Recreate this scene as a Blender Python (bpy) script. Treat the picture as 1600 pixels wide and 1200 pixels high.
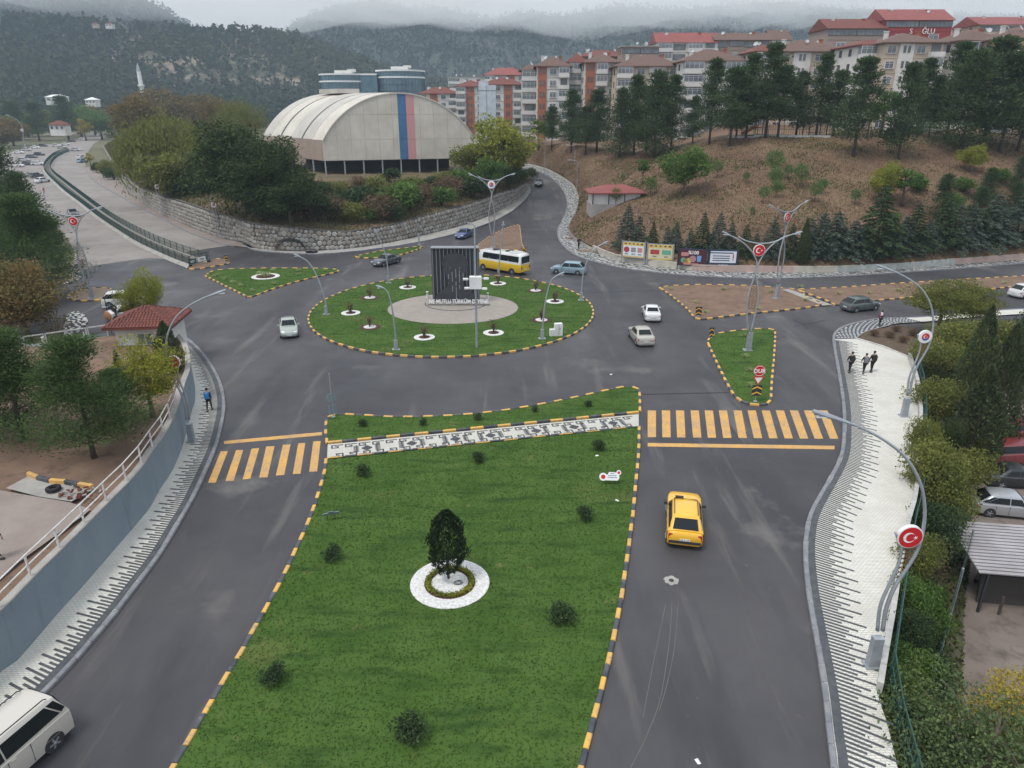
import bpy, bmesh, math, random
import numpy as np
from mathutils import Vector, Matrix, noise, geometry
from mathutils.bvhtree import BVHTree
R=math.radians
random.seed(7); rng=np.random.default_rng(7)
for o in list(bpy.data.objects): bpy.data.objects.remove(o)
S=bpy.context.scene
C=S.collection
# ------------------------------------------------------------------ camera, light, exposure
H=20.7; PITCH=R(21.5); F=1110.0
cd=bpy.data.cameras.new('camera'); cam=bpy.data.objects.new('camera',cd); C.objects.link(cam)
cam.location=(0,0,H); cam.rotation_euler=(R(90)-PITCH,0,0)
cd.sensor_width=36; cd.lens=F/1600*36; cd.clip_start=.5; cd.clip_end=9000
S.camera=cam
W=bpy.data.worlds.new('World'); S.world=W; W.use_nodes=True
nt=W.node_tree; N=nt.nodes; N.clear()
def wn(t,**k):
    n=N.new(t)
    for a,b in k.items(): setattr(n,a,b)
    return n
out=wn('ShaderNodeOutputWorld'); bg=wn('ShaderNodeBackground'); bg.inputs[1].default_value=.1
sky=wn('ShaderNodeTexSky',sky_type='NISHITA'); sky.sun_disc=False; sky.sun_elevation=R(64); sky.sun_rotation=R(230)
tc=wn('ShaderNodeTexCoord'); mp=wn('ShaderNodeMapping'); mp.inputs['Scale'].default_value=(1,1,3.2)
nz=wn('ShaderNodeTexNoise'); nz.inputs['Scale'].default_value=2.1; nz.inputs['Detail'].default_value=5; nz.inputs['Roughness'].default_value=.5; nz.inputs['Distortion'].default_value=.5
cr=wn('ShaderNodeValToRGB'); e=cr.color_ramp.elements
e[0].position=.36; e[0].color=(4.3,5.1,6.1,1); e[1].position=.62; e[1].color=(8.6,8.9,9.3,1)
mx=wn('ShaderNodeMix',data_type='RGBA'); mx.inputs[0].default_value=.93
L=nt.links.new
L(tc.outputs['Generated'],mp.inputs[0]); L(mp.outputs[0],nz.inputs['Vector']); L(nz.outputs[0],cr.inputs[0])
L(sky.outputs[0],mx.inputs[6]); L(cr.outputs[0],mx.inputs[7]); L(mx.outputs[2],bg.inputs[0]); L(bg.outputs[0],out.inputs[0])
sd=bpy.data.lights.new('sun','SUN'); sd.energy=1.5; sd.angle=R(15); sd.color=(1,.97,.92)
sun=bpy.data.objects.new('sun',sd); C.objects.link(sun); sun.rotation_euler=(R(26),0,R(-50)); sun.location=(0,0,80)
S.view_settings.view_transform='Standard'; S.view_settings.look='None'; S.view_settings.exposure=0.58; S.view_settings.gamma=1; S.view_settings.use_curve_mapping=False
S.render.engine='CYCLES'; cy=S.cycles
cy.use_denoising=True; cy.max_bounces=10; cy.diffuse_bounces=2; cy.glossy_bounces=2; cy.transmission_bounces=3; cy.volume_bounces=9; cy.transparent_max_bounces=6
cy.caustics_reflective=False; cy.caustics_refractive=False; cy.sample_clamp_indirect=6
# ------------------------------------------------------------------ picture -> place
cp,sp=math.cos(PITCH),math.sin(PITCH)
def ray(px,py):
    u,v=px-800,py-600
    return Vector((u, F*cp-v*sp, -(v*cp+F*sp)))
def G(px,py,z=0.0):
    d=ray(px,py); t=(z-H)/d.z
    return Vector((d.x*t,d.y*t,z))
def AZ(px,py,Z):                       # point at optical depth Z
    d=ray(px,py)*(Z/F); return Vector((d.x,d.y,H+d.z))
def AY(px,py,Y):
    d=ray(px,py); t=Y/d.y; return Vector((d.x*t,Y,H+d.z*t))
def ZUP(b,py):                         # height of the point above b that shows at row py
    v=py-600; dy=F*cp-v*sp; dz=-(v*cp+F*sp)
    return H+dz/dy*b.y
def PX(p):
    q=Vector(p)-Vector((0,0,H)); z=q.y*cp-q.z*sp; yy=-(q.z*cp+q.y*sp)
    return 800+F*q.x/z, 600+F*yy/z
GR=[]                                   # ground meshes a ray may hit
def hit(px,py):
    d=ray(px,py).normalized(); best=None
    for t in GR:
        h=t.ray_cast(Vector((0,0,H)),d)
        if h[0] is not None and (best is None or h[3]<best[1]): best=(h[0],h[3])
    return best[0] if best else G(px,max(py,175),0)
def gz(x,y):
    best=-99
    for t in GR:
        h=t.ray_cast(Vector((x,y,300)),Vector((0,0,-1)))
        if h[0] is not None and h[0].z>best: best=h[0].z
    return best if best>-90 else 0
# ------------------------------------------------------------------ materials
MATS={}
def mat(name,col,rough=.8,col2=None,scale=1.0,detail=4,lo=.35,hi=.65,isl=0,isl_col=None,bump=0,bscale=20,metal=0,spec=.4,coat=0,emit=0,extra=None,stretch=None,rv=0):
    if name in MATS: return MATS[name]
    m=bpy.data.materials.new(name); m.use_nodes=True; t=m.node_tree; n=t.nodes; l=t.links.new
    b=n['Principled BSDF']; b.inputs['Roughness'].default_value=rough; b.inputs['Metallic'].default_value=metal
    b.inputs['Specular IOR Level'].default_value=spec; b.inputs['Coat Weight'].default_value=coat
    b.inputs['Base Color'].default_value=(*col,1)
    g=n.new('ShaderNodeNewGeometry'); pos=g.outputs['Position']
    if stretch:
        q=n.new('ShaderNodeMapping'); q.inputs['Scale'].default_value=stretch[:3]
        if len(stretch)>3: q.inputs['Rotation'].default_value=(0,0,stretch[3])
        l(pos,q.inputs[0]); pos2=q.outputs[0]
    else: pos2=pos
    cur=None
    def mixc(fac,a,bc,blend='MIX'):
        x=n.new('ShaderNodeMix'); x.data_type='RGBA'; x.blend_type=blend
        if isinstance(fac,float): x.inputs[0].default_value=fac
        else: l(fac,x.inputs[0])
        for i,v in ((6,a),(7,bc)):
            if isinstance(v,tuple): x.inputs[i].default_value=(*v,1)
            else: l(v,x.inputs[i])
        return x.outputs[2]
    def nzt(sc,det=4,r=.6,vec=None):
        x=n.new('ShaderNodeTexNoise'); x.inputs['Scale'].default_value=sc; x.inputs['Detail'].default_value=det; x.inputs['Roughness'].default_value=r
        l(vec or pos2,x.inputs['Vector']); return x.outputs[0]
    def ramp(v,a,b2):
        x=n.new('ShaderNodeMapRange'); x.inputs[1].default_value=a; x.inputs[2].default_value=b2; l(v,x.inputs[0]); return x.outputs[0]
    cur=col
    if col2:
        cur=mixc(ramp(nzt(scale,detail),lo,hi),cur,col2)
    if extra:
        for (c3,sc,a,b2,st) in extra:
            vec=None
            if st:
                q=n.new('ShaderNodeMapping'); q.inputs['Scale'].default_value=st[:3]; q.inputs['Rotation'].default_value=(0,0,st[3]); l(pos,q.inputs[0]); vec=q.outputs[0]
            cur=mixc(ramp(nzt(sc,5,.62,vec),a,b2),cur,c3)
    if isl:
        f=n.new('ShaderNodeMath'); f.operation='MULTIPLY'; f.inputs[1].default_value=isl; l(g.outputs['Random Per Island'],f.inputs[0])
        cur=mixc(f.outputs[0],cur,isl_col or tuple(c*.4 for c in col))
    if not isinstance(cur,tuple): l(cur,b.inputs['Base Color'])
    if bump:
        x=n.new('ShaderNodeBump'); x.inputs['Strength'].default_value=bump; x.inputs['Distance'].default_value=.05
        l(nzt(bscale,5),x.inputs['Height']); l(x.outputs[0],b.inputs['Normal'])
    if rv:
        x=n.new('ShaderNodeMapRange'); x.inputs[1].default_value=.35; x.inputs[2].default_value=.65; x.inputs[3].default_value=rough-rv; x.inputs[4].default_value=rough+rv
        l(nzt(.12,4),x.inputs[0]); l(x.outputs[0],b.inputs['Roughness'])
    if emit:
        b.inputs['Emission Color'].default_value=(*col,1); b.inputs['Emission Strength'].default_value=emit
    MATS[name]=m; return m
def brickmat(name,c1,c2,mortar,w,h,ms=.01,rough=.85,rot=0,bump=.3,wall=False,dirt=None):
    if name in MATS: return MATS[name]
    m=mat(name,c1,rough); t=m.node_tree; n=t.nodes; l=t.links.new; b=n['Principled BSDF']
    g=n.new('ShaderNodeNewGeometry'); q=n.new('ShaderNodeMapping'); q.inputs['Rotation'].default_value=(0,0,rot)
    if wall:
        sx=n.new('ShaderNodeSeparateXYZ'); cx=n.new('ShaderNodeCombineXYZ'); l(g.outputs['Position'],sx.inputs[0]); l(sx.outputs[0],cx.inputs[0]); l(sx.outputs[2],cx.inputs[1]); l(cx.outputs[0],q.inputs[0])
    else: l(g.outputs['Position'],q.inputs[0])
    k=n.new('ShaderNodeTexBrick'); k.inputs['Scale'].default_value=1; k.inputs['Color1'].default_value=(*c1,1); k.inputs['Color2'].default_value=(*c2,1); k.inputs['Mortar'].default_value=(*mortar,1)
    k.inputs['Brick Width'].default_value=w; k.inputs['Row Height'].default_value=h; k.inputs['Mortar Size'].default_value=ms
    l(q.outputs[0],k.inputs[0]); 
    z=n.new('ShaderNodeTexNoise'); z.inputs['Scale'].default_value=.5; z.inputs['Detail'].default_value=6; l(g.outputs['Position'],z.inputs['Vector'])
    r=n.new('ShaderNodeMapRange'); r.inputs[1].default_value=.45; r.inputs[2].default_value=.75; r.inputs[4].default_value=.75; l(z.outputs[0],r.inputs[0])
    x=n.new('ShaderNodeMix'); x.data_type='RGBA'; l(r.outputs[0],x.inputs[0]); l(k.outputs[0],x.inputs[6]); x.inputs[7].default_value=(*(dirt or tuple(c*.75 for c in c1)),1)
    l(x.outputs[2],b.inputs['Base Color'])
    bp=n.new('ShaderNodeBump'); bp.inputs['Strength'].default_value=bump; bp.inputs['Distance'].default_value=.01; bp.invert=True; l(k.outputs[1],bp.inputs['Height']); l(bp.outputs[0],b.inputs['Normal'])
    return m
# ------------------------------------------------------------------ objects
def put(o,parent=None,loc=None,rz=None):
    C.objects.link(o)
    if parent is not None: o.parent=parent
    if loc is not None: o.location=loc
    if rz is not None: o.rotation_euler=(0,0,rz)
    return o
def tag(o,label=None,cat=None,group=None,kind=None):
    if label: o['label']=label
    if cat: o['category']=cat
    if group: o['group']=group
    if kind: o['kind']=kind
    return o
def thing(name,label,cat,loc=(0,0,0),rz=0,group=None):
    o=bpy.data.objects.new(name,None); o.empty_display_size=.2
    put(o,None,loc,rz); return tag(o,label,cat,group)
def clone(o,parent=None):
    c=o.copy(); C.objects.link(c)
    if parent is not None: c.parent=parent
    for ch in list(o.children): clone(ch,c)
    return c
def again(root,loc,rz,label,group=None,scale=None):
    c=clone(root); c.location=loc; c.rotation_euler=(0,0,rz); c['label']=label
    if group: c['group']=group
    if scale: c.scale=(scale,)*3
    return c
def inst(name,mesh,parent=None,loc=(0,0,0),rz=0,scale=None):
    o=bpy.data.objects.new(name,mesh); put(o,parent,loc,rz)
    if scale is not None: o.scale=scale
    return o
class MB:
    def __init__(s): s.v=[]; s.f=[]; s.m=[]; s.mi=0
    def add(s,vs,fs):
        k=len(s.v); s.v+= [tuple(p) for p in vs]; s.f+=[tuple(i+k for i in f) for f in fs]; s.m+=[s.mi]*len(fs); return s
    def box(s,c,d,rz=0,M=None,taper=1,b=0):
        x,y,z=[a/2 for a in d]; vs=[]
        if b:
            for zz,k in ((-z,0),(z-b,0),(z,b)):
                for sx,sy in ((-1,-1),(1,-1),(1,1),(-1,1)): vs.append(Vector((sx*(x-k),sy*(y-k),zz)))
            fs=[(3,2,1,0),(8,9,10,11)]+[(i,(i+1)%4,4+(i+1)%4,4+i) for i in range(4)]+[(4+i,4+(i+1)%4,8+(i+1)%4,8+i) for i in range(4)]
        else:
            for zz,k in ((-z,1),(z,taper)):
                for sx,sy in ((-1,-1),(1,-1),(1,1),(-1,1)): vs.append(Vector((sx*x*k,sy*y*k,zz)))
            fs=[(3,2,1,0),(4,5,6,7)]+[(i,(i+1)%4,4+(i+1)%4,4+i) for i in range(4)]
        Q=M if M is not None else Matrix.Rotation(rz,3,'Z')
        c=Vector(c); return s.add([Q@p+c for p in vs],fs)
    def tube(s,pts,r,n=8,cap=True):
        pts=[Vector(p) for p in pts]; m=len(pts)
        if not hasattr(r,'__len__'): r=[r]*m
        prev=None; vs=[]
        for i,p in enumerate(pts):
            d=(pts[min(i+1,m-1)]-pts[max(i-1,0)]); d=d.normalized() if d.length>1e-9 else Vector((0,0,1))
            a=prev-d*prev.dot(d) if prev is not None else (Vector((1,0,0)) if abs(d.x)<.8 else Vector((0,1,0))).cross(d)
            if a.length<1e-6: a=d.orthogonal()
            a.normalize(); prev=a; b=d.cross(a)
            for k in range(n):
                t=2*math.pi*k/n; vs.append(p+(a*math.cos(t)+b*math.sin(t))*r[i])
        fs=[(i*n+k,i*n+(k+1)%n,(i+1)*n+(k+1)%n,(i+1)*n+k) for i in range(m-1) for k in range(n)]
        if cap: fs+=[tuple(reversed(range(n))),tuple((m-1)*n+k for k in range(n))]
        return s.add(vs,fs)
    def prism(s,poly,z0,z1,M=None,O=(0,0,0)):        # poly 2D; z extrude, optional frame
        n=len(poly); vs=[Vector((p[0],p[1],z0)) for p in poly]+[Vector((p[0],p[1],z1)) for p in poly]
        tri=geometry.tessellate_polygon([[Vector((p[0],p[1],0)) for p in poly]])
        ar=sum(poly[i][0]*poly[(i+1)%n][1]-poly[(i+1)%n][0]*poly[i][1] for i in range(n))
        if ar<0: sd_=[((i+1)%n,i,n+i,n+(i+1)%n) for i in range(n)]
        else: sd_=[(i,(i+1)%n,n+(i+1)%n,n+i) for i in range(n)]
        fs=[]
        for t in tri:
            a,b,c=[poly[i] for i in t]; cr_=(b[0]-a[0])*(c[1]-a[1])-(b[1]-a[1])*(c[0]-a[0])
            t=tuple(t) if cr_>0 else tuple(reversed(t))
            fs+= [tuple(reversed(t)),tuple(i+n for i in t)]
        fs+=sd_
        O=Vector(O)
        if M is not None: vs=[M@p for p in vs]
        return s.add([p+O for p in vs],fs)
    def lathe(s,prof,n=12,O=(0,0,0),M=None):
        vs=[]; O=Vector(O)
        for r_,z in prof:
            for k in range(n):
                t=2*math.pi*k/n; p=Vector((r_*math.cos(t),r_*math.sin(t),z)); vs.append((M@p if M is not None else p)+O)
        m=len(prof); fs=[(i*n+k,i*n+(k+1)%n,(i+1)*n+(k+1)%n,(i+1)*n+k) for i in range(m-1) for k in range(n)]
        fs+=[tuple(reversed(range(n))),tuple((m-1)*n+k for k in range(n))]
        return s.add(vs,fs)
    def ball(s,c,r,n=10,m=6,sq=(1,1,1)):
        prof=[(max(1e-3,math.sin(math.pi*i/m))*r,-math.cos(math.pi*i/m)*r) for i in range(m+1)]
        return s.lathe(prof,n,c,Matrix.Diagonal(sq))
    def quad(s,a,b,c,d): return s.add([a,b,c,d],[(0,1,2,3)])
    def mesh(s,name,mats,smooth=False,ang=None):
        me=bpy.data.meshes.new(name); me.from_pydata(s.v,[],s.f)
        if not isinstance(mats,(list,tuple)): mats=[mats]
        for x in mats: me.materials.append(x)
        if len(mats)>1: me.polygons.foreach_set('material_index',s.m)
        if smooth or ang:
            me.polygons.foreach_set('use_smooth',[True]*len(me.polygons))
            if ang: me.set_sharp_from_angle(angle=R(ang))
        me.update(); return me
    def build(s,name,mats,parent=None,smooth=False,ang=None,loc=None,rz=None):
        o=bpy.data.objects.new(name,s.mesh(name,mats,smooth,ang)); return put(o,parent,loc,rz)
def curve(pts,k=6):                       # Catmull-Rom through points
    pts=[Vector(p) for p in pts]; o=[]
    for i in range(len(pts)-1):
        p0=pts[max(i-1,0)]; p1=pts[i]; p2=pts[i+1]; p3=pts[min(i+2,len(pts)-1)]
        for j in range(k):
            t=j/k; o.append(.5*((2*p1)+(p2-p0)*t+(2*p0-5*p1+4*p2-p3)*t*t+(3*p1-p0-3*p2+p3)*t**3))
    o.append(pts[-1]); return o
def resample(pts,n=None,step=None):
    pts=[Vector(p) for p in pts]; d=[0]
    for a,b in zip(pts,pts[1:]): d.append(d[-1]+(b-a).length)
    T=d[-1]; n=n or max(2,int(round(T/step))+1); o=[]; j=0
    for i in range(n):
        s_=T*i/(n-1)
        while j<len(d)-2 and d[j+1]<s_: j+=1
        w=(s_-d[j])/max(1e-9,d[j+1]-d[j]); o.append(pts[j].lerp(pts[j+1],min(1,max(0,w))))
    return o
def gp(lst,z=0.0,k=5): return curve([G(x,y,z) for x,y in lst],k)
def sheet(name,poly,z,m,kind='structure',label=None,ground=False,thick=0):
    mb=MB()
    if thick: mb.prism([(p[0],p[1]) for p in poly],z-thick,z)
    else:
        vs=[(p[0],p[1],z) for p in poly]; tri=geometry.tessellate_polygon([[Vector((p[0],p[1],0)) for p in poly]]); fs=[]
        for t in tri:
            a,b,c=[poly[i] for i in t]; k=(b[0]-a[0])*(c[1]-a[1])-(b[1]-a[1])*(c[0]-a[0])
            fs.append(tuple(t) if k>0 else tuple(reversed(t)))
        mb.add(vs,fs)
    o=mb.build(name,m); tag(o,label,None,None,kind)
    if ground: addg(o)
    return o
def addg(o):
    me=o.data; GR.append(BVHTree.FromPolygons([o.matrix_world@v.co for v in me.vertices],[tuple(p.vertices) for p in me.polygons]))
def loft(name,rows,m,kind='structure',amp=0,fr=.1,ground=True,smooth=True,label=None):
    n=len(rows[0]); vs=[]; 
    for i,r_ in enumerate(rows):
        for j,p in enumerate(r_):
            p=Vector(p)
            if amp and 0<i<len(rows)-1: p.z+=amp*noise.fractal(p*fr,1,2,4)
            vs.append(p)
    fs=[(i*n+j,i*n+j+1,(i+1)*n+j+1,(i+1)*n+j) for i in range(len(rows)-1) for j in range(n-1)]
    mb=MB(); mb.add(vs,fs); o=mb.build(name,m,smooth=smooth); tag(o,label,None,None,kind)
    bm=bmesh.new(); bm.from_mesh(o.data); bmesh.ops.recalc_face_normals(bm,faces=bm.faces)
    if sum(f.normal.z for f in bm.faces)<0: bmesh.ops.reverse_faces(bm,faces=bm.faces)
    bm.to_mesh(o.data); bm.free()
    if ground: addg(o)
    return o
def fastmesh(name,V,Fq,m,tri=False):
    V=np.asarray(V,dtype=np.float32); Fq=np.asarray(Fq,dtype=np.int32); k=3 if tri else 4
    me=bpy.data.meshes.new(name); me.vertices.add(len(V)); me.vertices.foreach_set('co',V.ravel())
    me.loops.add(len(Fq)*k); me.loops.foreach_set('vertex_index',Fq.ravel()); me.polygons.add(len(Fq))
    me.polygons.foreach_set('loop_start',np.arange(len(Fq),dtype=np.int32)*k); me.materials.append(m); me.update(calc_edges=True); return me
def depsmesh(o):
    dg=bpy.context.evaluated_depsgraph_get(); me=bpy.data.meshes.new_from_object(o.evaluated_get(dg)); return me
TXT={}
def textmesh(s,size=1,ext=.02,m=None,bold=0):
    k=(s,size,ext,m.name if m else '',bold)
    if k in TXT: return TXT[k]
    cu=bpy.data.curves.new('lettering','FONT'); cu.body=s; cu.size=size; cu.extrude=ext; cu.align_x='CENTER'; cu.align_y='CENTER'; cu.resolution_u=3; cu.offset=bold
    o=bpy.data.objects.new('lettering',cu); C.objects.link(o); bpy.context.view_layer.update(); me=depsmesh(o); bpy.data.objects.remove(o)
    me.materials.clear(); me.materials.append(m); me.name='lettering'; TXT[k]=me; return me
ORD=['first','second','third','fourth','fifth','sixth','seventh','eighth','ninth','tenth','eleventh','twelfth','thirteenth','fourteenth','fifteenth','sixteenth','seventeenth','eighteenth','nineteenth','twentieth','twenty-first','twenty-second','twenty-third','twenty-fourth','twenty-fifth','twenty-sixth','twenty-seventh','twenty-eighth','twenty-ninth','thirtieth','thirty-first','thirty-second','thirty-third','thirty-fourth','thirty-fifth','thirty-sixth','thirty-seventh','thirty-eighth','thirty-ninth','fortieth']
# ------------------------------------------------------------------ shared materials
M_asph=mat('asphalt',(.037,.035,.040),.58,(.072,.067,.070),.045,6,.38,.62,bump=.3,bscale=30,spec=.45,rv=.14,extra=[((.036,.035,.040),.16,.48,.62,(1,.22,1,.1)),((.125,.115,.11),.55,.57,.76,(1,.10,1,.08)),((.12,.112,.108),.10,.60,.70,None),((.19,.175,.165),3.5,.68,.78,None)])
M_old=mat('worn_asphalt',(.20,.175,.16),.9,(.265,.24,.22),.12,5,bump=.3,bscale=25,extra=[((.17,.15,.14),.35,.55,.72,None),((.33,.31,.29),1.2,.62,.75,None)])
M_yel=mat('yellow_road_paint',(.62,.34,.08),.7,(.46,.28,.13),.9,6,.35,.65,bump=.15,bscale=40,extra=[((.22,.165,.12),5,.54,.72,(2,.6,1,0)),((.10,.09,.085),9,.64,.72,None)])
M_ky=mat('yellow_kerb_paint',(.66,.38,.08),.65,(.5,.3,.12),1.2,5,.4,.7,extra=[((.25,.2,.15),3.5,.56,.74,None),((.14,.12,.10),9,.62,.72,None)])
M_kb=mat('black_kerb_paint',(.04,.045,.055),.6,(.10,.10,.11),1.2,5,.4,.7,extra=[((.2,.19,.18),4,.6,.75,None)])
M_kg=mat('grey_kerb_concrete',(.16,.165,.18),.8,(.24,.24,.25),2,5)
M_kw=mat('pale_kerb_concrete',(.5,.49,.46),.8,(.36,.35,.33),2,5)
M_grass=mat('lawn_turf',(.046,.092,.017),.95,(.068,.118,.026),.35,6,bump=.5,bscale=14,spec=.12,extra=[((.028,.062,.014),.9,.5,.68,(.35,1.6,1,.25)),((.11,.125,.04),.16,.58,.74,None),((.20,.165,.075),.55,.66,.76,None)])
M_blade=mat('grass_blades',(.060,.125,.022),.9,(.085,.15,.034),.4,5,isl=.6,isl_col=(.11,.155,.045),spec=.1)
def translucent(m,k=.4):
    t=m.node_tree; n=t.nodes; l=t.links.new; b=n['Principled BSDF']; tr=n.new('ShaderNodeBsdfTranslucent'); mx_=n.new('ShaderNodeMixShader'); mx_.inputs[0].default_value=k
    l(b.inputs['Base Color'].links[0].from_socket,tr.inputs[0]); l(b.outputs[0],mx_.inputs[1]); l(tr.outputs[0],mx_.inputs[2]); l(mx_.outputs[0],n['Material Output'].inputs[0]); return m
translucent(M_blade,.5)
M_soil=mat('bare_soil',(.15,.092,.062),.95,(.2,.13,.09),.5,6,bump=.6,bscale=6,extra=[((.1,.066,.046),1.4,.52,.7,None)])
M_con=mat('concrete',(.36,.34,.31),.85,(.26,.245,.225),.8,6,bump=.15,bscale=15)
M_steel=mat('painted_grey_steel',(.36,.39,.42),.42,(.3,.32,.35),2,3,metal=.35)
M_white=mat('white_paint',(.75,.75,.74),.6,(.62,.62,.6),.7,4)
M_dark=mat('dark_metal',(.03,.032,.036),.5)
M_black=mat('black_rubber',(.02,.02,.021),.75)
M_glass=mat('dark_glass',(.012,.015,.018),.2,spec=.28)
M_glassb=mat('window_glass',(.07,.085,.095),.15,(.16,.18,.19),.35,3,spec=.6)
M_bark=mat('bark',(.085,.062,.048),.95,(.13,.1,.08),3,5,bump=.5,bscale=10)
M_barkd=mat('dark_bark',(.05,.038,.032),.95,(.08,.062,.05),3,5)
M_tile=mat('roof_tile',(.20,.065,.048),.85,(.14,.048,.038),1.2,5,isl=.5)
M_greenf=mat('green_fence_paint',(.018,.06,.05),.6,(.03,.08,.068),1,3)
M_pebble=mat('white_pebbles',(.72,.71,.69),.9,(.5,.49,.47),9,6,.4,.62,bump=.8,bscale=14)
M_mulch=mat('dark_mulch',(.055,.022,.016),.95,(.09,.04,.03),5,5,bump=.6,bscale=12)
# ------------------------------------------------------------------ the ground
def zr(y):                                # the uphill street climbs away from the junction
    t=[(252,6.6),(258,6.0),(288,3.9),(320,1.6),(340,.5),(352,0)]
    if y>=352: return 0
    if y<=252: return 6.6
    for (a,za),(b,zb) in zip(t,t[1:]):
        if a<=y<=b: return za+(zb-za)*(y-a)/(b-a)
def GS(x,y,dz=0): return G(x,y,zr(y)+dz) if 640<x<945 else G(x,y,dz)
EDGE=[(1337,531),(1417,559),(1425,582),(1431,605),(1434,650),(1432,687),(1430,750),(1424,790),(1412,830),(1400,895),(1388,970),(1375,1040),(1369,1085),(1381,1120),(1395,1175),(1404,1215),(1430,1330)]
edge=[G(x,y,.12) for x,y in EDGE[1:]]
M_valley=mat('valley_ground',(.075,.085,.035),.95,(.14,.12,.07),.02,6,bump=.3,bscale=2)
poly=[(-1500,-60),(edge[-1].x+4,-60)]+[(p.x,p.y) for p in reversed(edge)]+[(p.x,p.y) for p in (G(1500,534),G(1600,520),G(1800,512))]+[(1500,60),(1500,1290),(-1500,1290)]
sheet('ground',poly,-.05,M_valley,ground=True)
M_lot=mat('lot_soil',(.15,.118,.1),.95,(.205,.168,.145),.25,6,bump=.4,bscale=5,extra=[((.1,.078,.065),.9,.52,.7,None)])
sheet('lower_ground',[(4,-70),(500,-70),(500,85),(25,85)],-4.2,M_lot,ground=True)
# main asphalt
rp=[G(x,y) for x,y in [(-260,1330),(-60,1130),(0,1051),(88,962),(187,850),(250,765),(290,680),(305,625),(287,562),(262,545),(205,525),(120,520),(60,520),(-60,530),(-90,470),(0,440),(108,430),(145,412),(175,409),(232,401),(285,400),(360,380),(400,391),(455,395),(560,391),(640,381),(700,368),(755,350)]]
rp+=[G(x,y) for x,y in [(872,350),(874,377),(892,395),(920,407),(975,420),(1050,429),(1200,436),(1300,433),(1400,427),(1500,420),(1600,412),(1750,402),(1800,500),(1520,500),(1440,505),(1417,559),(1434,650),(1430,750),(1410,830),(1390,970),(1372,1085),(1430,1330)]]
ASPH=sheet('road',[(p.x,p.y) for p in rp],0,M_asph,ground=True)
rows=[(352.5,755,872),(345,775,876),(335,793,884),(325,806,887),(315,817,886),(300,829,881),(288,828,873),(275,820,855),(265,813,842),(258,804,825),(254,788,812)]
lf=curve([GS(a,y,.004) for y,a,b in rows],4); rt=curve([GS(b,y,.004) for y,a,b in rows],4)
mid=[[a.lerp(b,t) for a,b in zip(lf,rt)] for t in (0,.33,.66,1)]
loft('uphill_road',mid,M_asph)
# older pale carriageways of the left avenue
old=[(145,415),(175,411),(232,403),(262,405),(290,418),(300,400),(290,394),(360,383),(344,375),(300,358),(250,336),(212,318),(175,298),(150,284),(140,276),(134,262),(132,248),(137,238),(146,225),(160,217),(166,212),(158,209),(140,209),(122,216),(105,224),(70,226),(40,232),(10,240),(-40,250),(-40,300),(60,330),(98,362),(118,395),(108,432)]
sheet('old_avenue',[tuple(G(x,y)[:2]) for x,y in old],.008,M_old)
M_joint=mat('asphalt_joint',(.022,.021,.023),.6)
def strip(name,px,w,m,z=.012):
    c=curve([G(x,y,z) for x,y in px],5); vs=[]
    for i,p in enumerate(c):
        d=(c[min(i+1,len(c)-1)]-c[max(i-1,0)]).normalized(); n_=Vector((-d.y,d.x,0))*w*(.6+.4*random.random()); vs+=[p-n_,p+n_]
    mb=MB(); mb.add(vs,[(2*i,2*i+1,2*i+3,2*i+2) for i in range(len(c)-1)]); o=mb.build(name,m); tag(o,kind='structure'); return o
for q in ([(918,457),(960,455.5),(1030,454)],[(1004,616),(1050,615),(1100,614),(1140,613)],[(1240,500),(1256,507),(1262,514)],[(470,425),(500,422),(560,409)],[(870,317),(845,320),(820,326)]): strip('asphalt_joint',q,.09,M_joint)
M_tyre=mat('pale_scuff',(.15,.142,.14),.8)
for q in ([(1050,940),(1046,1000),(1032,1090),(1010,1150),(985,1200)],[(1060,940),(1054,1010),(1042,1070),(1030,1110)],[(1040,945),(1020,1040),(1005,1120)]): strip('scuff_line',q,.012,M_tyre)
strip('scuff_line',[(1240,510),(1262,506),(1290,500)],.06,M_joint)
# ---- kerbs
def kmesh(m):
    mb=MB(); mb.box((0,0,0),(.97,.2,.22),b=.03); return mb.mesh('kerb_stone',m)
KY,KB,KG,KW=[kmesh(m) for m in (M_ky,M_kb,M_kg,M_kw)]
def kerb(pts,parent,step=.7,kinds=(KY,KB),z=.04,wd=1.0,off=0,skip=None):
    pts=resample(pts,step=step)
    for i,(a,b) in enumerate(zip(pts,pts[1:])):
        if skip and skip(i): continue
        d=b-a; o=inst('kerb_stone',kinds[i%len(kinds)],parent,((a+b)/2)+Vector((random.uniform(-.012,.012),random.uniform(-.012,.012),z+random.uniform(-.01,.01))),math.atan2(d.y,d.x)+random.uniform(-.012,.012),(d.length,wd,1))
def inset(pts,d):
    o=[];n=len(pts)
    for i in range(n):
        t=(pts[(i+1)%n]-pts[i-1]); t.z=0; t.normalize(); o.append(pts[i]+Vector((-t.y,t.x,0))*d)
    return o
def area(p): return sum(p[i].x*p[(i+1)%len(p)].y-p[(i+1)%len(p)].x*p[i].y for i in range(len(p)))/2
LAWNS=[]
def island(name,px,m,label=None,k=4,z=.1,lawn=True,kb=True,kinds=(KY,KB)):
    c=curve([G(x,y,0) for x,y in px+[px[0]]],k)[:-1]
    if area(c)<0: c.reverse()
    i=inset(c,.1); o=sheet(name,[(p.x,p.y) for p in i],z,m,thick=.3,ground=True)
    if label: o['label']=label
    if kb: kerb(c+[c[0]],o,kinds=kinds,z=.05)
    if lawn: LAWNS.append([(p.x,p.y) for p in i])
    return o
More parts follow.
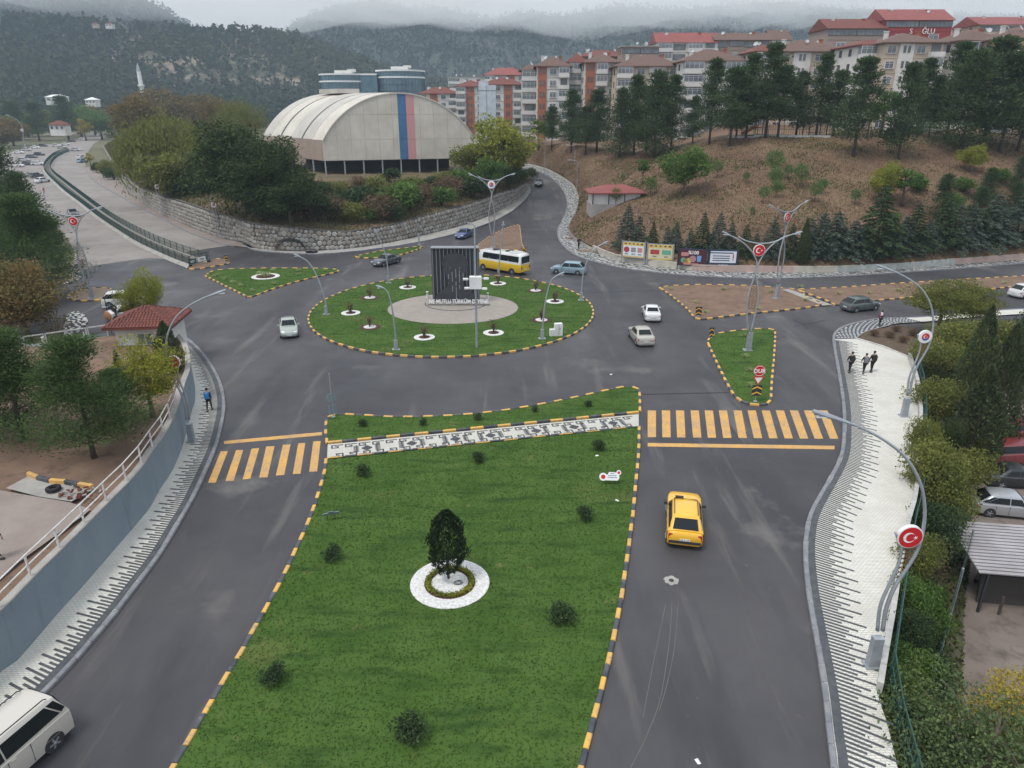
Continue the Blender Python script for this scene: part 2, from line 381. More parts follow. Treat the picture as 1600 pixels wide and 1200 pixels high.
# big median in front, cut by the patterned crossing
med_top=[(511,694),(509,670),(511,656),(522,649),(560,650),(620,653),(700,651),(770,645),(840,634),(900,622),(945,612),(975,606),(993,607),(999,614),(1000,644)]
c=curve([G(x,y) for x,y in med_top],4); top=[G(998,645)]+[G(x,y) for x,y in [(900,652),(800,661),(700,672),(600,683),(512,693)]]
pol=c[::-1]
if True:
    p1=c+[G(998.5,646),G(900,654),(G(800,664)),G(700,674),G(600,684)]
    lawn1=sheet('lawn',[(p.x,p.y) for p in p1],.1,M_grass,thick=.3,ground=True,label='narrow lawn between the junction and the patterned crossing'); LAWNS.append([(p.x,p.y) for p in p1])
    kerb(c,lawn1); kerb([G(512,693.5),G(998,645.5)],lawn1,step=.95,z=.06)
rightside=[(998.5,668),(998,700),(993,760),(988,810),(983,850),(973,920),(958,1000),(937,1090),(911,1190),(880,1320)]
leftside=[(510,719),(508,735),(502,757),(494,785),(480,822),(460,866),(438,912),(405,972),(370,1033),(330,1100),(278,1190),(200,1320)]
cr_=curve([G(x,y) for x,y in rightside],4); cl=curve([G(x,y) for x,y in leftside],4)
p2=cl+cr_[::-1]
lawn2=sheet('lawn',[(p.x,p.y) for p in p2],.1,M_grass,thick=.3,ground=True,label='large lawn of the median in front of the crossing'); LAWNS.append([(p.x,p.y) for p in p2])
kerb(cl,lawn2); kerb(cr_,lawn2); kerb([G(511,718.5),G(998,668.5)],lawn2,step=.95,z=.03,wd=.45)
# patterned crossing: pale ground and dark mosaic pieces
A0=G(512,694.5,.1); A1=G(998,647,.1); B0=G(511,718,.1); B1=G(998,667.5,.1)
M_pale=brickmat('pale_pavers',(.56,.54,.48),(.49,.47,.42),(.3,.29,.26),.2,.1,.008)
path=sheet('patterned_path',[tuple(p[:2]) for p in (A0,B0,B1,A1)],.1,M_pale,thick=.2,label='pale crossing path with black meander mosaic between the two lawns')
M_mos=mat('black_mosaic',(.035,.038,.042),.7,(.07,.07,.075),6,4)
ex=(B1-B0).normalized(); Lp=(B1-B0).length; wd=((A0-B0).length+(A1-B1).length)/2; ey=Vector((-ex.y,ex.x,0))
def PP(s_,t): # along, across 0..1
    b=B0.lerp(B1,s_/Lp); a=A0.lerp(A1,s_/Lp); return b.lerp(a,t)
def pieces(cells,u):
    mb=MB()
    for (i,j,w,h) in cells: mb.box(((i+w/2)*u,(j+h/2)*u,.004),(w*u,h*u,.012))
    return mb.mesh('meander_tile',M_mos)
key=pieces([(0,0,8,1),(7,1,1,4),(3,4,4,1),(3,2,1,2),(4,2,1.5,1)],.095)
teeth=pieces([(2,-6,1,12)]+[(0,-6+2*k,2,1) for k in range(6)]+[(3,-5+2*k,1,1) for k in range(5)],.085)
mb=MB(); 
for k,(w,h) in enumerate([(6,2),(4,4),(2,6)]): mb.box((0,0,.004+.001*k),(w*.11,h*.11,.012+.001*k))
dia=mb.mesh('diamond_tile',M_mos)
ang=math.atan2(ex.y,ex.x); n_=int(Lp/.84)
for i in range(n_):
    s_=.25+i*(Lp-.6)/n_
    inst('meander_tile',key,path,PP(s_,.1)+Vector((0,0,.002)),ang)
    inst('meander_tile',key,path,PP(s_+.7,.9)+Vector((0,0,.002)),ang+math.pi)
for x in (555/1,0): pass
for px in (572,641,708,762,832,890,950):
    y=719-50.5*(px-511)/487-11; g=G(px,y,.1); s_=(g-B0).dot(ex); c0=PP(s_,.5)+Vector((0,0,.003))
    sc=.9
    inst('diamond_tile',dia,path,c0,ang)
    inst('diamond_tile',teeth,path,c0-ex*.85,ang); inst('diamond_tile',teeth,path,c0+ex*.85,ang+math.pi)
# roundabout
RC=Vector((-6.4,74.9,0)); RX,RY=15.15,16.1
def ell(rx,ry,n=120,z=0): return [Vector((RC.x+rx*math.cos(2*math.pi*i/n),RC.y+ry*math.sin(2*math.pi*i/n),z)) for i in range(n)]
e0=ell(RX,RY); isl=sheet('roundabout_island',[(p.x,p.y) for p in ell(RX-.1,RY-.1)],.1,M_grass,thick=.3,ground=True); kerb(e0+[e0[0]],isl,z=.06); LAWNS.append([(p.x,p.y) for p in ell(RX-.1,RY-.1)])
M_plaza=brickmat('plaza_pavers',(.34,.295,.26),(.28,.245,.215),(.2,.18,.16),.4,.2,.012,rot=.4)
sheet('plaza',[(p.x,p.y) for p in ell(7.05,6.1,72)],.125,M_plaza,thick=.1,ground=True)
# other islands
island('lawn_island',[(321,432),(335,424),(370,421),(440,420),(515,421),(528,425),(500,432),(460,442),(425,453),(392,465),(382,462),(355,449)],M_grass,'triangular lawn island with a white ringed bed, left of the roundabout')
island('lawn_island',[(553,402),(590,394),(630,389),(660,386),(640,395),(610,402),(575,404)],M_grass,'thin lawn sliver by the stone wall bend')
island('lawn_island',[(1105,535),(1116,524),(1150,518),(1185,515),(1207,516),(1211,524),(1209,560),(1205,605),(1203,628),(1190,634),(1168,632),(1150,622),(1136,600),(1120,568)],M_grass,'triangular lawn island with a twin lamp and the DUR sign')
island('soil_island',[(1030,450),(1060,447),(1130,446),(1236,452),(1262,466),(1283,477),(1240,484),(1180,490),(1130,496),(1095,500),(1084,496),(1073,483),(1050,464)],M_soil,'bare soil island in front of the billboards',lawn=False)
island('soil_island',[(1243,453),(1300,451),(1400,444),(1500,438),(1600,432),(1700,426),(1700,440),(1600,447),(1562,451),(1480,460),(1407,467),(1362,471),(1312,478),(1290,470)],M_soil,'long bare soil island running to the right edge',lawn=False)
island('soil_island',[(738,391),(752,380),(772,366),(795,356),(810,352),(813,362),(815,380),(816,391),(780,391)],M_soil,'small soil island at the foot of the uphill street',lawn=False)
island('soil_island',[(105,467),(112,458),(130,453),(172,451),(174,469),(150,470),(125,471)],mat('sandy_soil',(.33,.24,.17),.95,(.25,.19,.14),1.5,5),'small sandy island carrying a twin lamp on the left',lawn=False,k=2)
sheet('concrete_strip',[tuple(G(x,y)[:2]) for x,y in [(1222,454),(1232,453),(1300,478),(1285,479)]],.12,M_con)
# crosswalk paint
cw=tag(bpy.data.objects.new('crosswalk',None),'yellow striped crosswalk on the right carriageway',None,None,'structure'); put(cw)
cw2=tag(bpy.data.objects.new('crosswalk',None),'yellow striped crosswalk on the left carriageway',None,None,'structure'); put(cw2)
def stripe(q,par,name='crosswalk_stripe'):
    ps=[G(x,y,.009) for x,y in q]; mb=MB(); n=len(ps); ps=[p+Vector((0,0,0)) for p in ps]
    lo=[p-Vector((0,0,.006)) for p in ps]; mb.add(ps+lo,[(3,2,1,0)]+[((i+1)%4,i,4+i,4+(i+1)%4)[::-1] for i in range(4)]); o=mb.build(name,M_yel,par)
    bm=bmesh.new(); bm.from_mesh(o.data); bmesh.ops.recalc_face_normals(bm,faces=bm.faces); bm.to_mesh(o.data); bm.free()
tx=[1012,1034,1056,1079,1101,1123,1146,1168,1190,1212,1234,1256,1279]; bx=[1012,1035,1058,1083,1106,1130,1154,1178,1202,1226,1250,1273,1297]
for a,b in zip(tx,bx): stripe([(a,641),(a+13 if a<1250 else a+14,641.5),(b+13,683+(b-1012)*.009),(b,683+(b-1012)*.009)],cw)
stripe([(1012,692),(1304,696.5),(1304,702),(1012,697.5)],cw,'stop_line')
for q in [[(345,705),(356,705),(337,754),(325,754)],[(369,703),(380,703),(365,751),(352,751.5)],[(393,701),(405,700),(391,748),(379,749)],[(416,697.5),(429,697),(418,745.5),(405,746)],[(442,695),(454,694.5),(444,742),(431,743)],[(466,692.5),(477,692),(469.5,740),(457.5,740.5)],[(489.5,689.5),(501,689),(495.5,736.5),(483,737)]]: stripe(q,cw2)
stripe([(350,689),(503,675),(503,680),(350,694)],cw2,'stop_line')
# ---- footpaths with dark bars
M_bar=mat('dark_paver',(.055,.06,.066),.75,(.085,.09,.095),3,4)
M_lpav=brickmat('light_pavers',(.66,.635,.57),(.58,.56,.50),(.33,.32,.29),.22,.11,.010,dirt=(.46,.43,.38),bump=.5)
M_mosaic=mat('wave_mosaic',(.05,.053,.06),.75)
t=M_mosaic.node_tree; n=t.nodes; l=t.links.new
g=n.new('ShaderNodeNewGeometry'); v=n.new('ShaderNodeTexWave'); v.wave_type='BANDS'; v.bands_direction='DIAGONAL'; v.inputs['Scale'].default_value=.72; v.inputs['Distortion'].default_value=9; v.inputs['Detail'].default_value=2; v.inputs['Detail Scale'].default_value=1.6
r_=n.new('ShaderNodeValToRGB'); r_.color_ramp.elements[0].position=.52; r_.color_ramp.elements[0].color=(.03,.032,.037,1); r_.color_ramp.elements[1].position=.58; r_.color_ramp.elements[1].color=(.40,.39,.37,1)
l(g.outputs['Position'],v.inputs[0]); l(v.outputs[1],r_.inputs[0]); l(r_.outputs[0],n['Principled BSDF'].inputs['Base Color'])
def barpath(name,outer,inner,label,side):
    oc=resample(curve([G(x,y,0) for x,y in outer],5),n=90); ic=resample(curve([G(x,y,0) for x,y in inner],5),n=90)
    rows_=[[a.lerp(b,t)+Vector((0,0,.12)) for a,b in zip(oc,ic)] for t in (0,.33,.66,1)]
    o=loft(name,rows_,M_lpav,smooth=False); o['label']=label
    kerb(oc,o,step=1.0,kinds=(KG,),z=.05,wd=1.1)
    rs=resample(oc,step=.213); band=[[],[]]
    ln=[1.8,.95,1.35,.75]; cnt=0
    barm={}
    for k,L_ in enumerate(ln):
        mb=MB(); mb.box((0,L_/2,0),(.105,L_,.02)); barm[k]=mb.mesh('bar_paver',M_bar)
    T=len(rs)-2
    mbx=MB()
    for i in range(1,len(rs)-1):
        d=(rs[i+1]-rs[i-1]).normalized(); nrm=Vector((-d.y,d.x,0))*side; p=rs[i]+nrm*.12
        band[0].append(p+Vector((0,0,.126))); band[1].append(p+nrm*.32+Vector((0,0,.126)))
        sc=(.93 if side<0 else .60)+.07*math.sin(i*.017)+.05*math.sin(i*.31)
        v=Vector((0,0,0)); 
        b0=p+nrm*.3
        jit=math.radians(-17 if side>0 else -14)
        if T-i<300*1+0 or True:
            if cnt<290: inst('bar_paver',barm[i%4],o,b0+Vector((0,0,.122)),math.atan2(-nrm.x,nrm.y)+jit,(1,sc,1)); cnt+=1
            else:
                Mx=Matrix.Rotation(math.atan2(-nrm.x,nrm.y)+jit,3,'Z'); L2=ln[i%4]*sc; mbx.box(b0+Mx@Vector((0,L2/2,.122)),(.105,L2,.02),M=Mx)
    if mbx.v: tag(mbx.build('far_bar_pavers',M_bar,o),kind='stuff')
    b=loft('dark_border',band,M_bar,smooth=False,ground=False); b.parent=o; b['kind']='stuff'
    return o
outerR=[(1303,1330),(1303,1200),(1297,1150),(1290,1087),(1281,1031),(1271,975),(1262,919),(1258,862),(1262,821),(1272,793),(1295,753),(1310,725),(1317,700),(1319,662),(1317,625),(1311,587),(1305,552),(1302,532)]
innerR=[(1430,1330),(1404,1215),(1395,1175),(1381,1120),(1369,1085),(1375,1040),(1388,970),(1400,895),(1412,830),(1424,790),(1430,750),(1432,687),(1434,650),(1431,605),(1425,582),(1417,559),(1380,543),(1337,531)]
pathR=barpath('footpath',outerR,innerR,'pale footpath with a saw-toothed dark border along the right carriageway',-1)
outerL=[(-130,1290),(-60,1215),(0,1155),(52,1101),(96,1057),(140,1008),(178,962),(215,914),(248,870),(275,825),(300,782),(322,735),(337,700),(346,665),(350,638),(348,615),(340,590),(325,565),(310,546),(292,530)]
innerL=[(-200,1290),(-130,1180),(-60,1107),(0,1051),(26,1034),(88,962),(128,918),(187,850),(232,797),(250,765),(267,740),(280,712),(290,682),(299,645),(305,625),(304,600),(297,578),(284,562)]
pathL=barpath('footpath',outerL,innerL,'curved pale footpath with a saw-toothed dark border below the slate wall',1)
# ---- retaining wall on the left with plateau behind it
M_slate=mat('slate_blue_wall',(.17,.215,.25),.75,(.20,.245,.275),.4,6,bump=.15,extra=[((.25,.27,.28),2.2,.6,.8,(.6,.6,2,0)),((.12,.15,.17),.5,.6,.75,(2,2,.3,0))])
wb=resample(curve([G(x,y,.1) for x,y in innerL],4),n=70); 
inn=inset(wb,.28); inn[0]=wb[0]+(inn[1]-wb[1]); inn[-1]=wb[-1]+(inn[-2]-wb[-2])
WZ=2.55
mb=MB(); n_=len(wb); vs=[]
for a,b in zip(wb,inn): vs+= [Vector((a.x,a.y,0)),Vector((a.x,a.y,WZ)),Vector((b.x,b.y,WZ)),Vector((b.x,b.y,-.2))]
fs=[(4*i+k,4*i+4+k,4*i+5+k,4*i+1+k) for i in range(n_-1) for k in range(3)]+[(0,1,2,3),(4*n_-1,4*n_-2,4*n_-3,4*n_-4)]
mb.add(vs,fs); wl=mb.build('retaining_wall',M_slate); tag(wl,'slate blue retaining wall curving beside the left footpath','wall')
mb=MB(); mb2=[]
for a,b in zip(wb,inn): mb2.append((Vector((a.x,a.y,WZ+.002)),Vector((b.x,b.y,WZ+.002))))
vs=[];
for (a,b) in mb2:
    d=(b-a).normalized(); vs+=[a-d*.03,a-d*.03+Vector((0,0,.06)),b+d*.06+Vector((0,0,.06)),b+d*.06]
mb.add(vs,[(4*i+k,4*i+4+k,4*i+4+(k+1)%4,4*i+(k+1)%4) for i in range(n_-1) for k in range(4)]+[(0,1,2,3),(4*n_-1,4*n_-2,4*n_-3,4*n_-4)]); mb.build('coping',M_con,wl)
def plat(x,y): 
    t=min(1,max(0,(y-50)/16)); t=t*t*(3-2*t); k=min(1,max(0,(-x-34)/6)); return WZ-.1-(WZ-.25)*t*k
rows=[]
for i in range(26):
    t=i/25; r=[]
    for j,b in enumerate(inn):
        x=b.x+(-100-b.x)*t**1.3; r.append(Vector((x,b.y+0*t,plat(x,b.y)+(0 if i in(0,) else .12*noise.noise(Vector((x*.2,b.y*.2,3)))))))
    rows.append(r)
loft('plateau',rows,M_soil,smooth=True)
# asphalt of the yard lower left
pl=[G(x,y,WZ) for x,y in [(-200,760),(-20,758),(110,775),(140,800),(60,880),(0,925),(-300,1200)]]
yard=loft('yard',[[Vector((p.x,p.y,WZ+.06)) for p in (G(-400,766,WZ),G(-20,764,WZ),G(60,778,WZ),G(108,786,WZ),G(142,797,WZ))],[Vector((p.x,p.y,WZ+.06)) for p in (G(-500,1250,WZ),G(-210,1050,WZ),G(-60,955,WZ),G(30,880,WZ),G(132,806,WZ))]],mat('yard_dirt',(.22,.175,.15),.95,(.28,.235,.21),.4,6,bump=.4,bscale=6),smooth=False)
# ---- edge of the right side: low wall, slope to the lower lot
M_veg=mat('weedy_slope',(.05,.06,.025),.95,(.1,.075,.05),.7,6,bump=.8,bscale=5)
eo=resample(edge,n=60); e1=inset(eo,-.4)
e1=[p+Vector((.3,0,0)) for p in eo]
loft('embankment',[[p+Vector((0.12,0,-.15)) for p in eo],[p+Vector((.5,0,-.8)) for p in eo],[p+Vector((2.0,0,-2.9)) for p in eo],[p+Vector((4.2,0,-4.35)) for p in eo]],M_veg)
loft('embankment',[[G(1417,559,-.06),G(1500,534,-.06),G(1600,520,-.06),G(1800,512,-.06)],[G(1417,559,-.06)+Vector((2,-3,-4.2)),G(1500,534,0)+Vector((1,-3,-4.3)),G(1600,520,0)+Vector((0,-3,-4.3)),G(1800,512,0)+Vector((0,-3,-4.3))]],M_veg)
lw=resample([G(x,y,0) for x,y in [(1368,1083),(1375,1040),(1388,970),(1400,895),(1412,830),(1424,790),(1431,745),(1433,690),(1435,650),(1431,605),(1425,582),(1418,560)]],n=40)
lwo=tag(put(bpy.data.objects.new('low_wall',None)),'low pale parapet along the outer edge of the right footpath','wall')
mb=MB()
for a,b in zip(lw,lw[1:]):
    d=b-a; mb.box((a+b)/2+Vector((.1,0,.28)),(d.length+.02,.22,.5),math.atan2(d.y,d.x))
mb.build('wall',M_kw,lwo)
# ---- right hill
WB=[(808,256),(815,257),(850,265),(882,282),(897,295),(904,315),(900,338),(889,357),(892,370),(912,385),(940,400),(970,410),(1007,415),(1050,420),(1100,425),(1200,427),(1300,427),(1350,425),(1425,421),(1487,415),(1600,407),(1700,399)]
RE=[(806,259),(812,262),(850,272),(875,292),(886,315),(883,335),(872,358),(875,377),(892,395),(920,407),(975,420),(1050,429),(1125,434),(1200,436),(1300,433),(1400,427),(1500,420),(1600,412),(1700,404)]
wbc=resample(curve([GS(x,y,0) for x,y in WB],5),n=120); rec=resample(curve([GS(x,y,0) for x,y in RE],5),n=120)
sw=loft('mosaic_pavement',[[a+Vector((0,0,.12)) for a in rec],[b+Vector((0,0,.13)) for b in wbc]],M_mosaic,smooth=False)
kerb(rec,sw,step=1.2,kinds=(KG,),z=.05)
M_hill=mat('dry_hillside',(.118,.070,.044),.97,(.175,.115,.066),.09,6,bump=.7,bscale=3,extra=[((.12,.062,.045),.11,.5,.68,None),((.24,.175,.10),.5,.60,.76,(1,1,2.5,.3)),((.09,.085,.04),.3,.6,.75,None)])
CR=[(812,236,186),(830,226,185),(850,226,178),(900,230,166),(950,236,156),(1025,242,146),(1090,225,140),(1135,217,135),(1200,215,130),(1300,215,127),(1400,214,125),(1500,214,125),(1600,212,125),(1780,210,125)]
crest=resample(curve([AZ(*p) for p in CR],5),n=120)
# spread so that columns of the loft stay about radial
base=[p+Vector((0,0,.75)) for p in wbc]
crest_w=[]
us=[i/119 for i in range(120)]
def at_u(c,u): k=u*(len(c)-1); i=min(int(k),len(c)-2); return c[i].lerp(c[i+1],k-i)
for i,b in enumerate(base):
    u=us[i]; uu=u**1.0; crest_w.append(at_u(crest,max(0,min(1,(u-.0)*1.0))))
def row(t,bulge=0): return [a.lerp(b,t)+Vector((0,0,bulge*math.sin(math.pi*t))) for a,b in zip(base,crest_w)]
back=[p+Vector((p.x*.25,38,.2)) for p in crest_w]; back2=[p+Vector((p.x*.5,75,8)) for p in crest_w]; back3=[p+Vector((p.x*1.,160,20)) for p in crest_w]
HILL=loft('hillside',[row(k/14,.9) for k in range(15)]+[[p+Vector((0,4,.25)) for p in crest_w],back,back2,back3],M_hill,amp=.45,fr=.12)
# ---- middle hill behind the stone wall
SW=[(163,234),(172,250),(186,275),(205,301),(228,320),(255,336),(300,356),(344,372),(380,379),(400,388),(440,392),(495,392),(540,389),(575,385),(615,378),(650,370),(685,362),(717,354),(750,343),(775,332),(800,320),(817,306),(824,297)]
ST=[(163,228),(172,243),(186,262),(205,281),(228,295),(255,306),(300,320),(344,335),(380,345),(400,351),(440,355),(495,361),(540,364),(575,359),(615,352),(650,342),(685,333),(717,324),(750,314),(775,304),(800,297),(817,289),(824,287)]
swc=[GS(x,y,0) for x,y in SW]; stc=[Vector((a.x,a.y+.5,min(a.z+4.4,max(a.z+1.0,ZUP(a,y))))) for a,(x,y) in zip(swc,ST)]
swr=curve(swc,5); sr=curve(stc,5); nn=len(swr)
far=[Vector((-150+ (165)*i/(nn-1), 250+ (10)*math.sin(i/(nn-1)*3), 6.5)) for i in range(nn)]
far=resample([Vector((-150,345,2)),Vector((-110,300,6)),Vector((-64,256,6.5)),Vector((-30,228,6.6)),Vector((-13,206,6.6)),Vector((-1.5,184,6.0))],n=nn)
rows=[]
for k in range(22):
    t=(k/21)**1.6; z_=lambda a,f: a.z+(max(5.9,f.z)-a.z)*min(1,t*5.5)**.9
    rows.append([Vector((a.x+(f.x-a.x)*t,a.y+(f.y-a.y)*t, a.z+(5.9-a.z)*min(1,t*6)+(f.z-5.9)*t)) for a,f in zip(sr,far)])
MIDH=loft('hall_hill',rows,mat('scrub_ground',(.15,.10,.06),.97,(.085,.075,.035),.18,6,bump=.7,bscale=3,extra=[((.25,.17,.09),.35,.58,.72,None)]),amp=.35,fr=.15)
# pavement at the foot of the wall on the avenue side
KR=[(134,262),(140,276),(156,288),(175,299),(212,320),(250,340),(300,365),(344,380),(366,384)]
a_=resample([G(x,y,.1) for x,y in KR],n=40); b_=resample([G(x,y,.1) for x,y in SW[1:10]],n=40)
av=loft('avenue_pavement',[a_,b_],mat('reddish_pavers',(.21,.17,.15),.9,(.26,.22,.2),.5,5,bump=.3)); kerb([p-Vector((0,0,.1)) for p in a_],av,step=1.2,kinds=(KG,),z=.05)
a_=resample([GS(x,y,.1) for x,y in [(380,383),(400,391.5),(455,396),(500,397),(560,392),(620,384),(665,376),(700,368),(740,357),(775,344),(800,330),(820,313),(830,300),(829,289),(822,277)]],n=60); b_=resample([GS(x,y,.1) for x,y in SW[8:-1]],n=60)
wp=loft('wall_foot_pavement',[a_,b_],M_con); kerb([p-Vector((0,0,.1)) for p in a_],wp,step=1.2,kinds=(KG,),z=.05)
# ---- wooded ridge and mountains
M_for=mat('forest_floor',(.05,.05,.03),.97,(.17,.125,.09),.012,6,.56,.66,extra=[((.26,.20,.15),.02,.5,.62,None),((.33,.27,.21),.06,.58,.7,None)])
ridge=[(-420,60,700),(-200,50,760),(-60,42,820),(0,35,850),(60,33,870),(120,36,880),(200,43,900),(250,47,900),(330,52,920),(400,51,950),(450,57,960),(500,74,960),(560,95,980),(640,122,1000),(760,140,1050),(900,150,1100),(1100,158,1150)]
rc=resample(curve([AZ(*p) for p in ridge],5),n=110); ft=resample([AZ(x,164+24695/Z,Z) for x,Z in ((-420,500),(0,560),(300,640),(700,800),(1100,1000))],n=110)
def rrow(t): return [a.lerp(b,t)+Vector((0,0,-(b.z-a.z)*.16*math.sin(math.pi*t)+ (9*noise.noise(Vector((a.x*.012,t*3,1)))*math.sin(math.pi*t)))) for a,b in zip(ft,rc)]
RIDGE=loft('wooded_ridge',[rrow(k/24) for k in range(25)]+[[p+Vector((0,60,-40)) for p in rc]],M_for,amp=0)
M_mtn=mat('mountain_forest',(.040,.055,.048),.97,(.062,.072,.06),.006,8,.4,.62,bump=0,extra=[((.15,.14,.125),.01,.62,.74,None)])
def mountain(px,Z0,dz,ampl,seed,base=172):
    c=resample(curve([AZ(x,y,Z0) for x,y in px],6),n=170); rows=[]
    for k in range(30):
        t=k/29; r=[]
        for p in c:
            b=Vector((p.x*.8,p.y-dz,0)); q=b.lerp(p,t); q.z=p.z*(t**1.25)
            q.z+=ampl*(noise.fractal(Vector((q.x*.0022,q.y*.0022,seed)),1,2,6))*math.sin(math.pi*min(1,t*1.05)); r.append(q)
        rows.append(r)
    return loft('mountain',rows,M_mtn,smooth=True,ground=False)
mountain([(-900,-150),(-500,-120),(-200,-80),(0,-45),(120,-25),(200,-8),(250,12),(285,34),(315,50),(380,80),(450,120)],2300,750,45,3)['label']='blue mountain flank rising at the left edge'
mountain([(360,120),(400,82),(440,56),(465,34),(500,18),(540,8),(590,2),(640,12),(700,14),(760,30),(820,20),(880,25),(960,10),(1060,15),(1200,5),(1400,20),(1700,30),(2300,60)],2900,1100,70,8)['label']='cloud capped mountain behind the hall'
mountain([(200,60),(280,36),(340,40),(380,46),(430,44),(480,40),(560,50),(700,60)],3800,600,30,5)['label']='faint far ridge between the two mountains'
sheet('far_ground',[(-4200,1296),(4200,1296),(4200,5200),(-4200,5200)],-1.5,M_for)
# ---- cloud layer resting on the mountain tops, haze
def cloudlayer():
    nx,ny=150,70; X=np.linspace(-3800,3800,nx); Y=np.linspace(1400,4700,ny); vs=[]; fs=[]
    for top in (0,1):
        for j in range(ny):
            for i in range(nx):
                x,y=X[i],Y[j]; f=noise.fractal(Vector((x*.0022,y*.0022,top*9+4)),1,2,6); e_=max(0,1-min(i,nx-1-i,j,ny-1-j)/4)
                vs.append((x,y,(CLB+72*f+e_*60) if not top else (CLB+230+70*f-e_*60)))
    o=nx*ny
    for j in range(ny-1):
        for i in range(nx-1):
            k=j*nx+i; fs.append((k,k+nx,k+nx+1,k+1)); fs.append((o+k,o+k+1,o+k+nx+1,o+k+nx))
    ed=[j*nx for j in range(ny)],[j*nx+nx-1 for j in range(ny)],list(range(nx)),[(ny-1)*nx+i for i in range(nx)]
    for q,e_ in enumerate(ed):
        for a,b in zip(e_,e_[1:]): fs.append((a,a+o,b+o,b) if q in(1,2) else (a,b,b+o,a+o))
    mb=MB(); mb.add(vs,fs); return mb
CLB=275
mc=bpy.data.materials.new('cloud_vapour'); mc.use_nodes=True; t=mc.node_tree; t.nodes.remove(t.nodes['Principled BSDF']); pv=t.nodes.new('ShaderNodeVolumePrincipled'); pv.inputs['Color'].default_value=(1,1,1,1); pv.inputs['Density'].default_value=.0019; pv.inputs['Anisotropy'].default_value=.1; t.links.new(pv.outputs[0],t.nodes['Material Output'].inputs['Volume'])
co=cloudlayer().build('clouds',mc); bm=bmesh.new(); bm.from_mesh(co.data); bmesh.ops.recalc_face_normals(bm,faces=bm.faces); bm.to_mesh(co.data); bm.free(); tag(co,'low cloud layer hiding the mountain tops',kind='stuff')
hz=MB(); hz.box((0,(1292-60)/2,72),(3200,1292+60,154.6))
mh=bpy.data.materials.new('haze_air'); mh.use_nodes=True; t=mh.node_tree; t.nodes.remove(t.nodes['Principled BSDF']); pv=t.nodes.new('ShaderNodeVolumePrincipled'); pv.inputs['Color'].default_value=(.70,.85,1,1); pv.inputs['Density'].default_value=.00019; pv.inputs['Anisotropy'].default_value=0; t.links.new(pv.outputs[0],t.nodes['Material Output'].inputs['Volume'])
tag(hz.build('haze',mh),kind='stuff')
# ------------------------------------------------------------------ stone retaining wall
M_stone=mat('wall_stone',(.40,.37,.33),.9,(.30,.28,.25),1.5,4,isl=.75,isl_col=(.2,.18,.16),bump=.4,bscale=8)
M_stone2=mat('wall_stone_grey',(.33,.31,.29),.9,(.43,.41,.37),1.5,4,bump=.4,bscale=8)
M_stone3=mat('wall_stone_tan',(.32,.27,.22),.9,(.24,.21,.18),1.5,4,bump=.4,bscale=8)
M_mort=mat('wall_mortar',(.085,.078,.07),.95,(.14,.13,.12),2,4)
swall=tag(put(bpy.data.objects.new('stone_wall',None)),'long rough stone retaining wall holding up the scrub below the hall','wall')
mb=MB(); vs=[]
for a,b in zip(swr,sr): vs+=[a,b,b+Vector((0,.5,.02)),a+Vector((0,.5,0))]
mb.add(vs,[(4*i+k,4*i+4+k,4*i+5+k,4*i+1+k) for i in range(len(swr)-1) for k in range(3)]); ow=mb.build('wall',M_mort,swall)
bm=bmesh.new(); bm.from_mesh(ow.data); bmesh.ops.recalc_face_normals(bm,faces=bm.faces); bm.to_mesh(ow.data); bm.free()
mb=MB(); vs=[]
for a,b in zip(swr,sr): d=Vector((-.0,-.09,0)); vs+=[b+d,b+d+Vector((0,0,.16)),b+Vector((0,.55,.16)),b+Vector((0,.55,0))]
mb.add(vs,[(4*i+k,4*i+4+k,4*i+4+(k+1)%4,4*i+(k+1)%4) for i in range(len(swr)-1) for k in range(4)]); mb.build('coping',M_mort,swall)
def stone_poly():
    n=random.randint(5,7); a0=random.random()*6; return [(.5*(1+random.uniform(-.16,.1))*math.cos(a0+2*math.pi*i/n),.5*(1+random.uniform(-.16,.1))*math.sin(a0+2*math.pi*i/n)) for i in range(n)]
def stonegeo(mb,P,ax,up,nr,sx,sz):
    pl=stone_poly(); n=len(pl); vs=[P+ax*(x*sx)+up*(y*sz)-nr*.05 for x,y in pl]+[P+ax*(x*sx*.93)+up*(y*sz*.93)+nr*.07 for x,y in pl]+[P+ax*(x*sx*.7)+up*(y*sz*.7)+nr*.12 for x,y in pl]
    fs=[(i,(i+1)%n,n+(i+1)%n,n+i) for i in range(n)]+[(n+i,n+(i+1)%n,2*n+(i+1)%n,2*n+i) for i in range(n)]+[tuple(2*n+i for i in range(n))]
    mb.add(vs,fs)
svar=[]
for k in range(12):
    mb=MB(); stonegeo(mb,Vector(),Vector((1,0,0)),Vector((0,0,1)),Vector((0,-1,0)),1,1); svar.append(mb.mesh('stone',[M_stone2,M_stone,M_stone3][k%3]))
bs=resample(swr,step=.74); tsr=resample(sr,n=len(bs)); mb=MB(); cnt=0
cells=[]
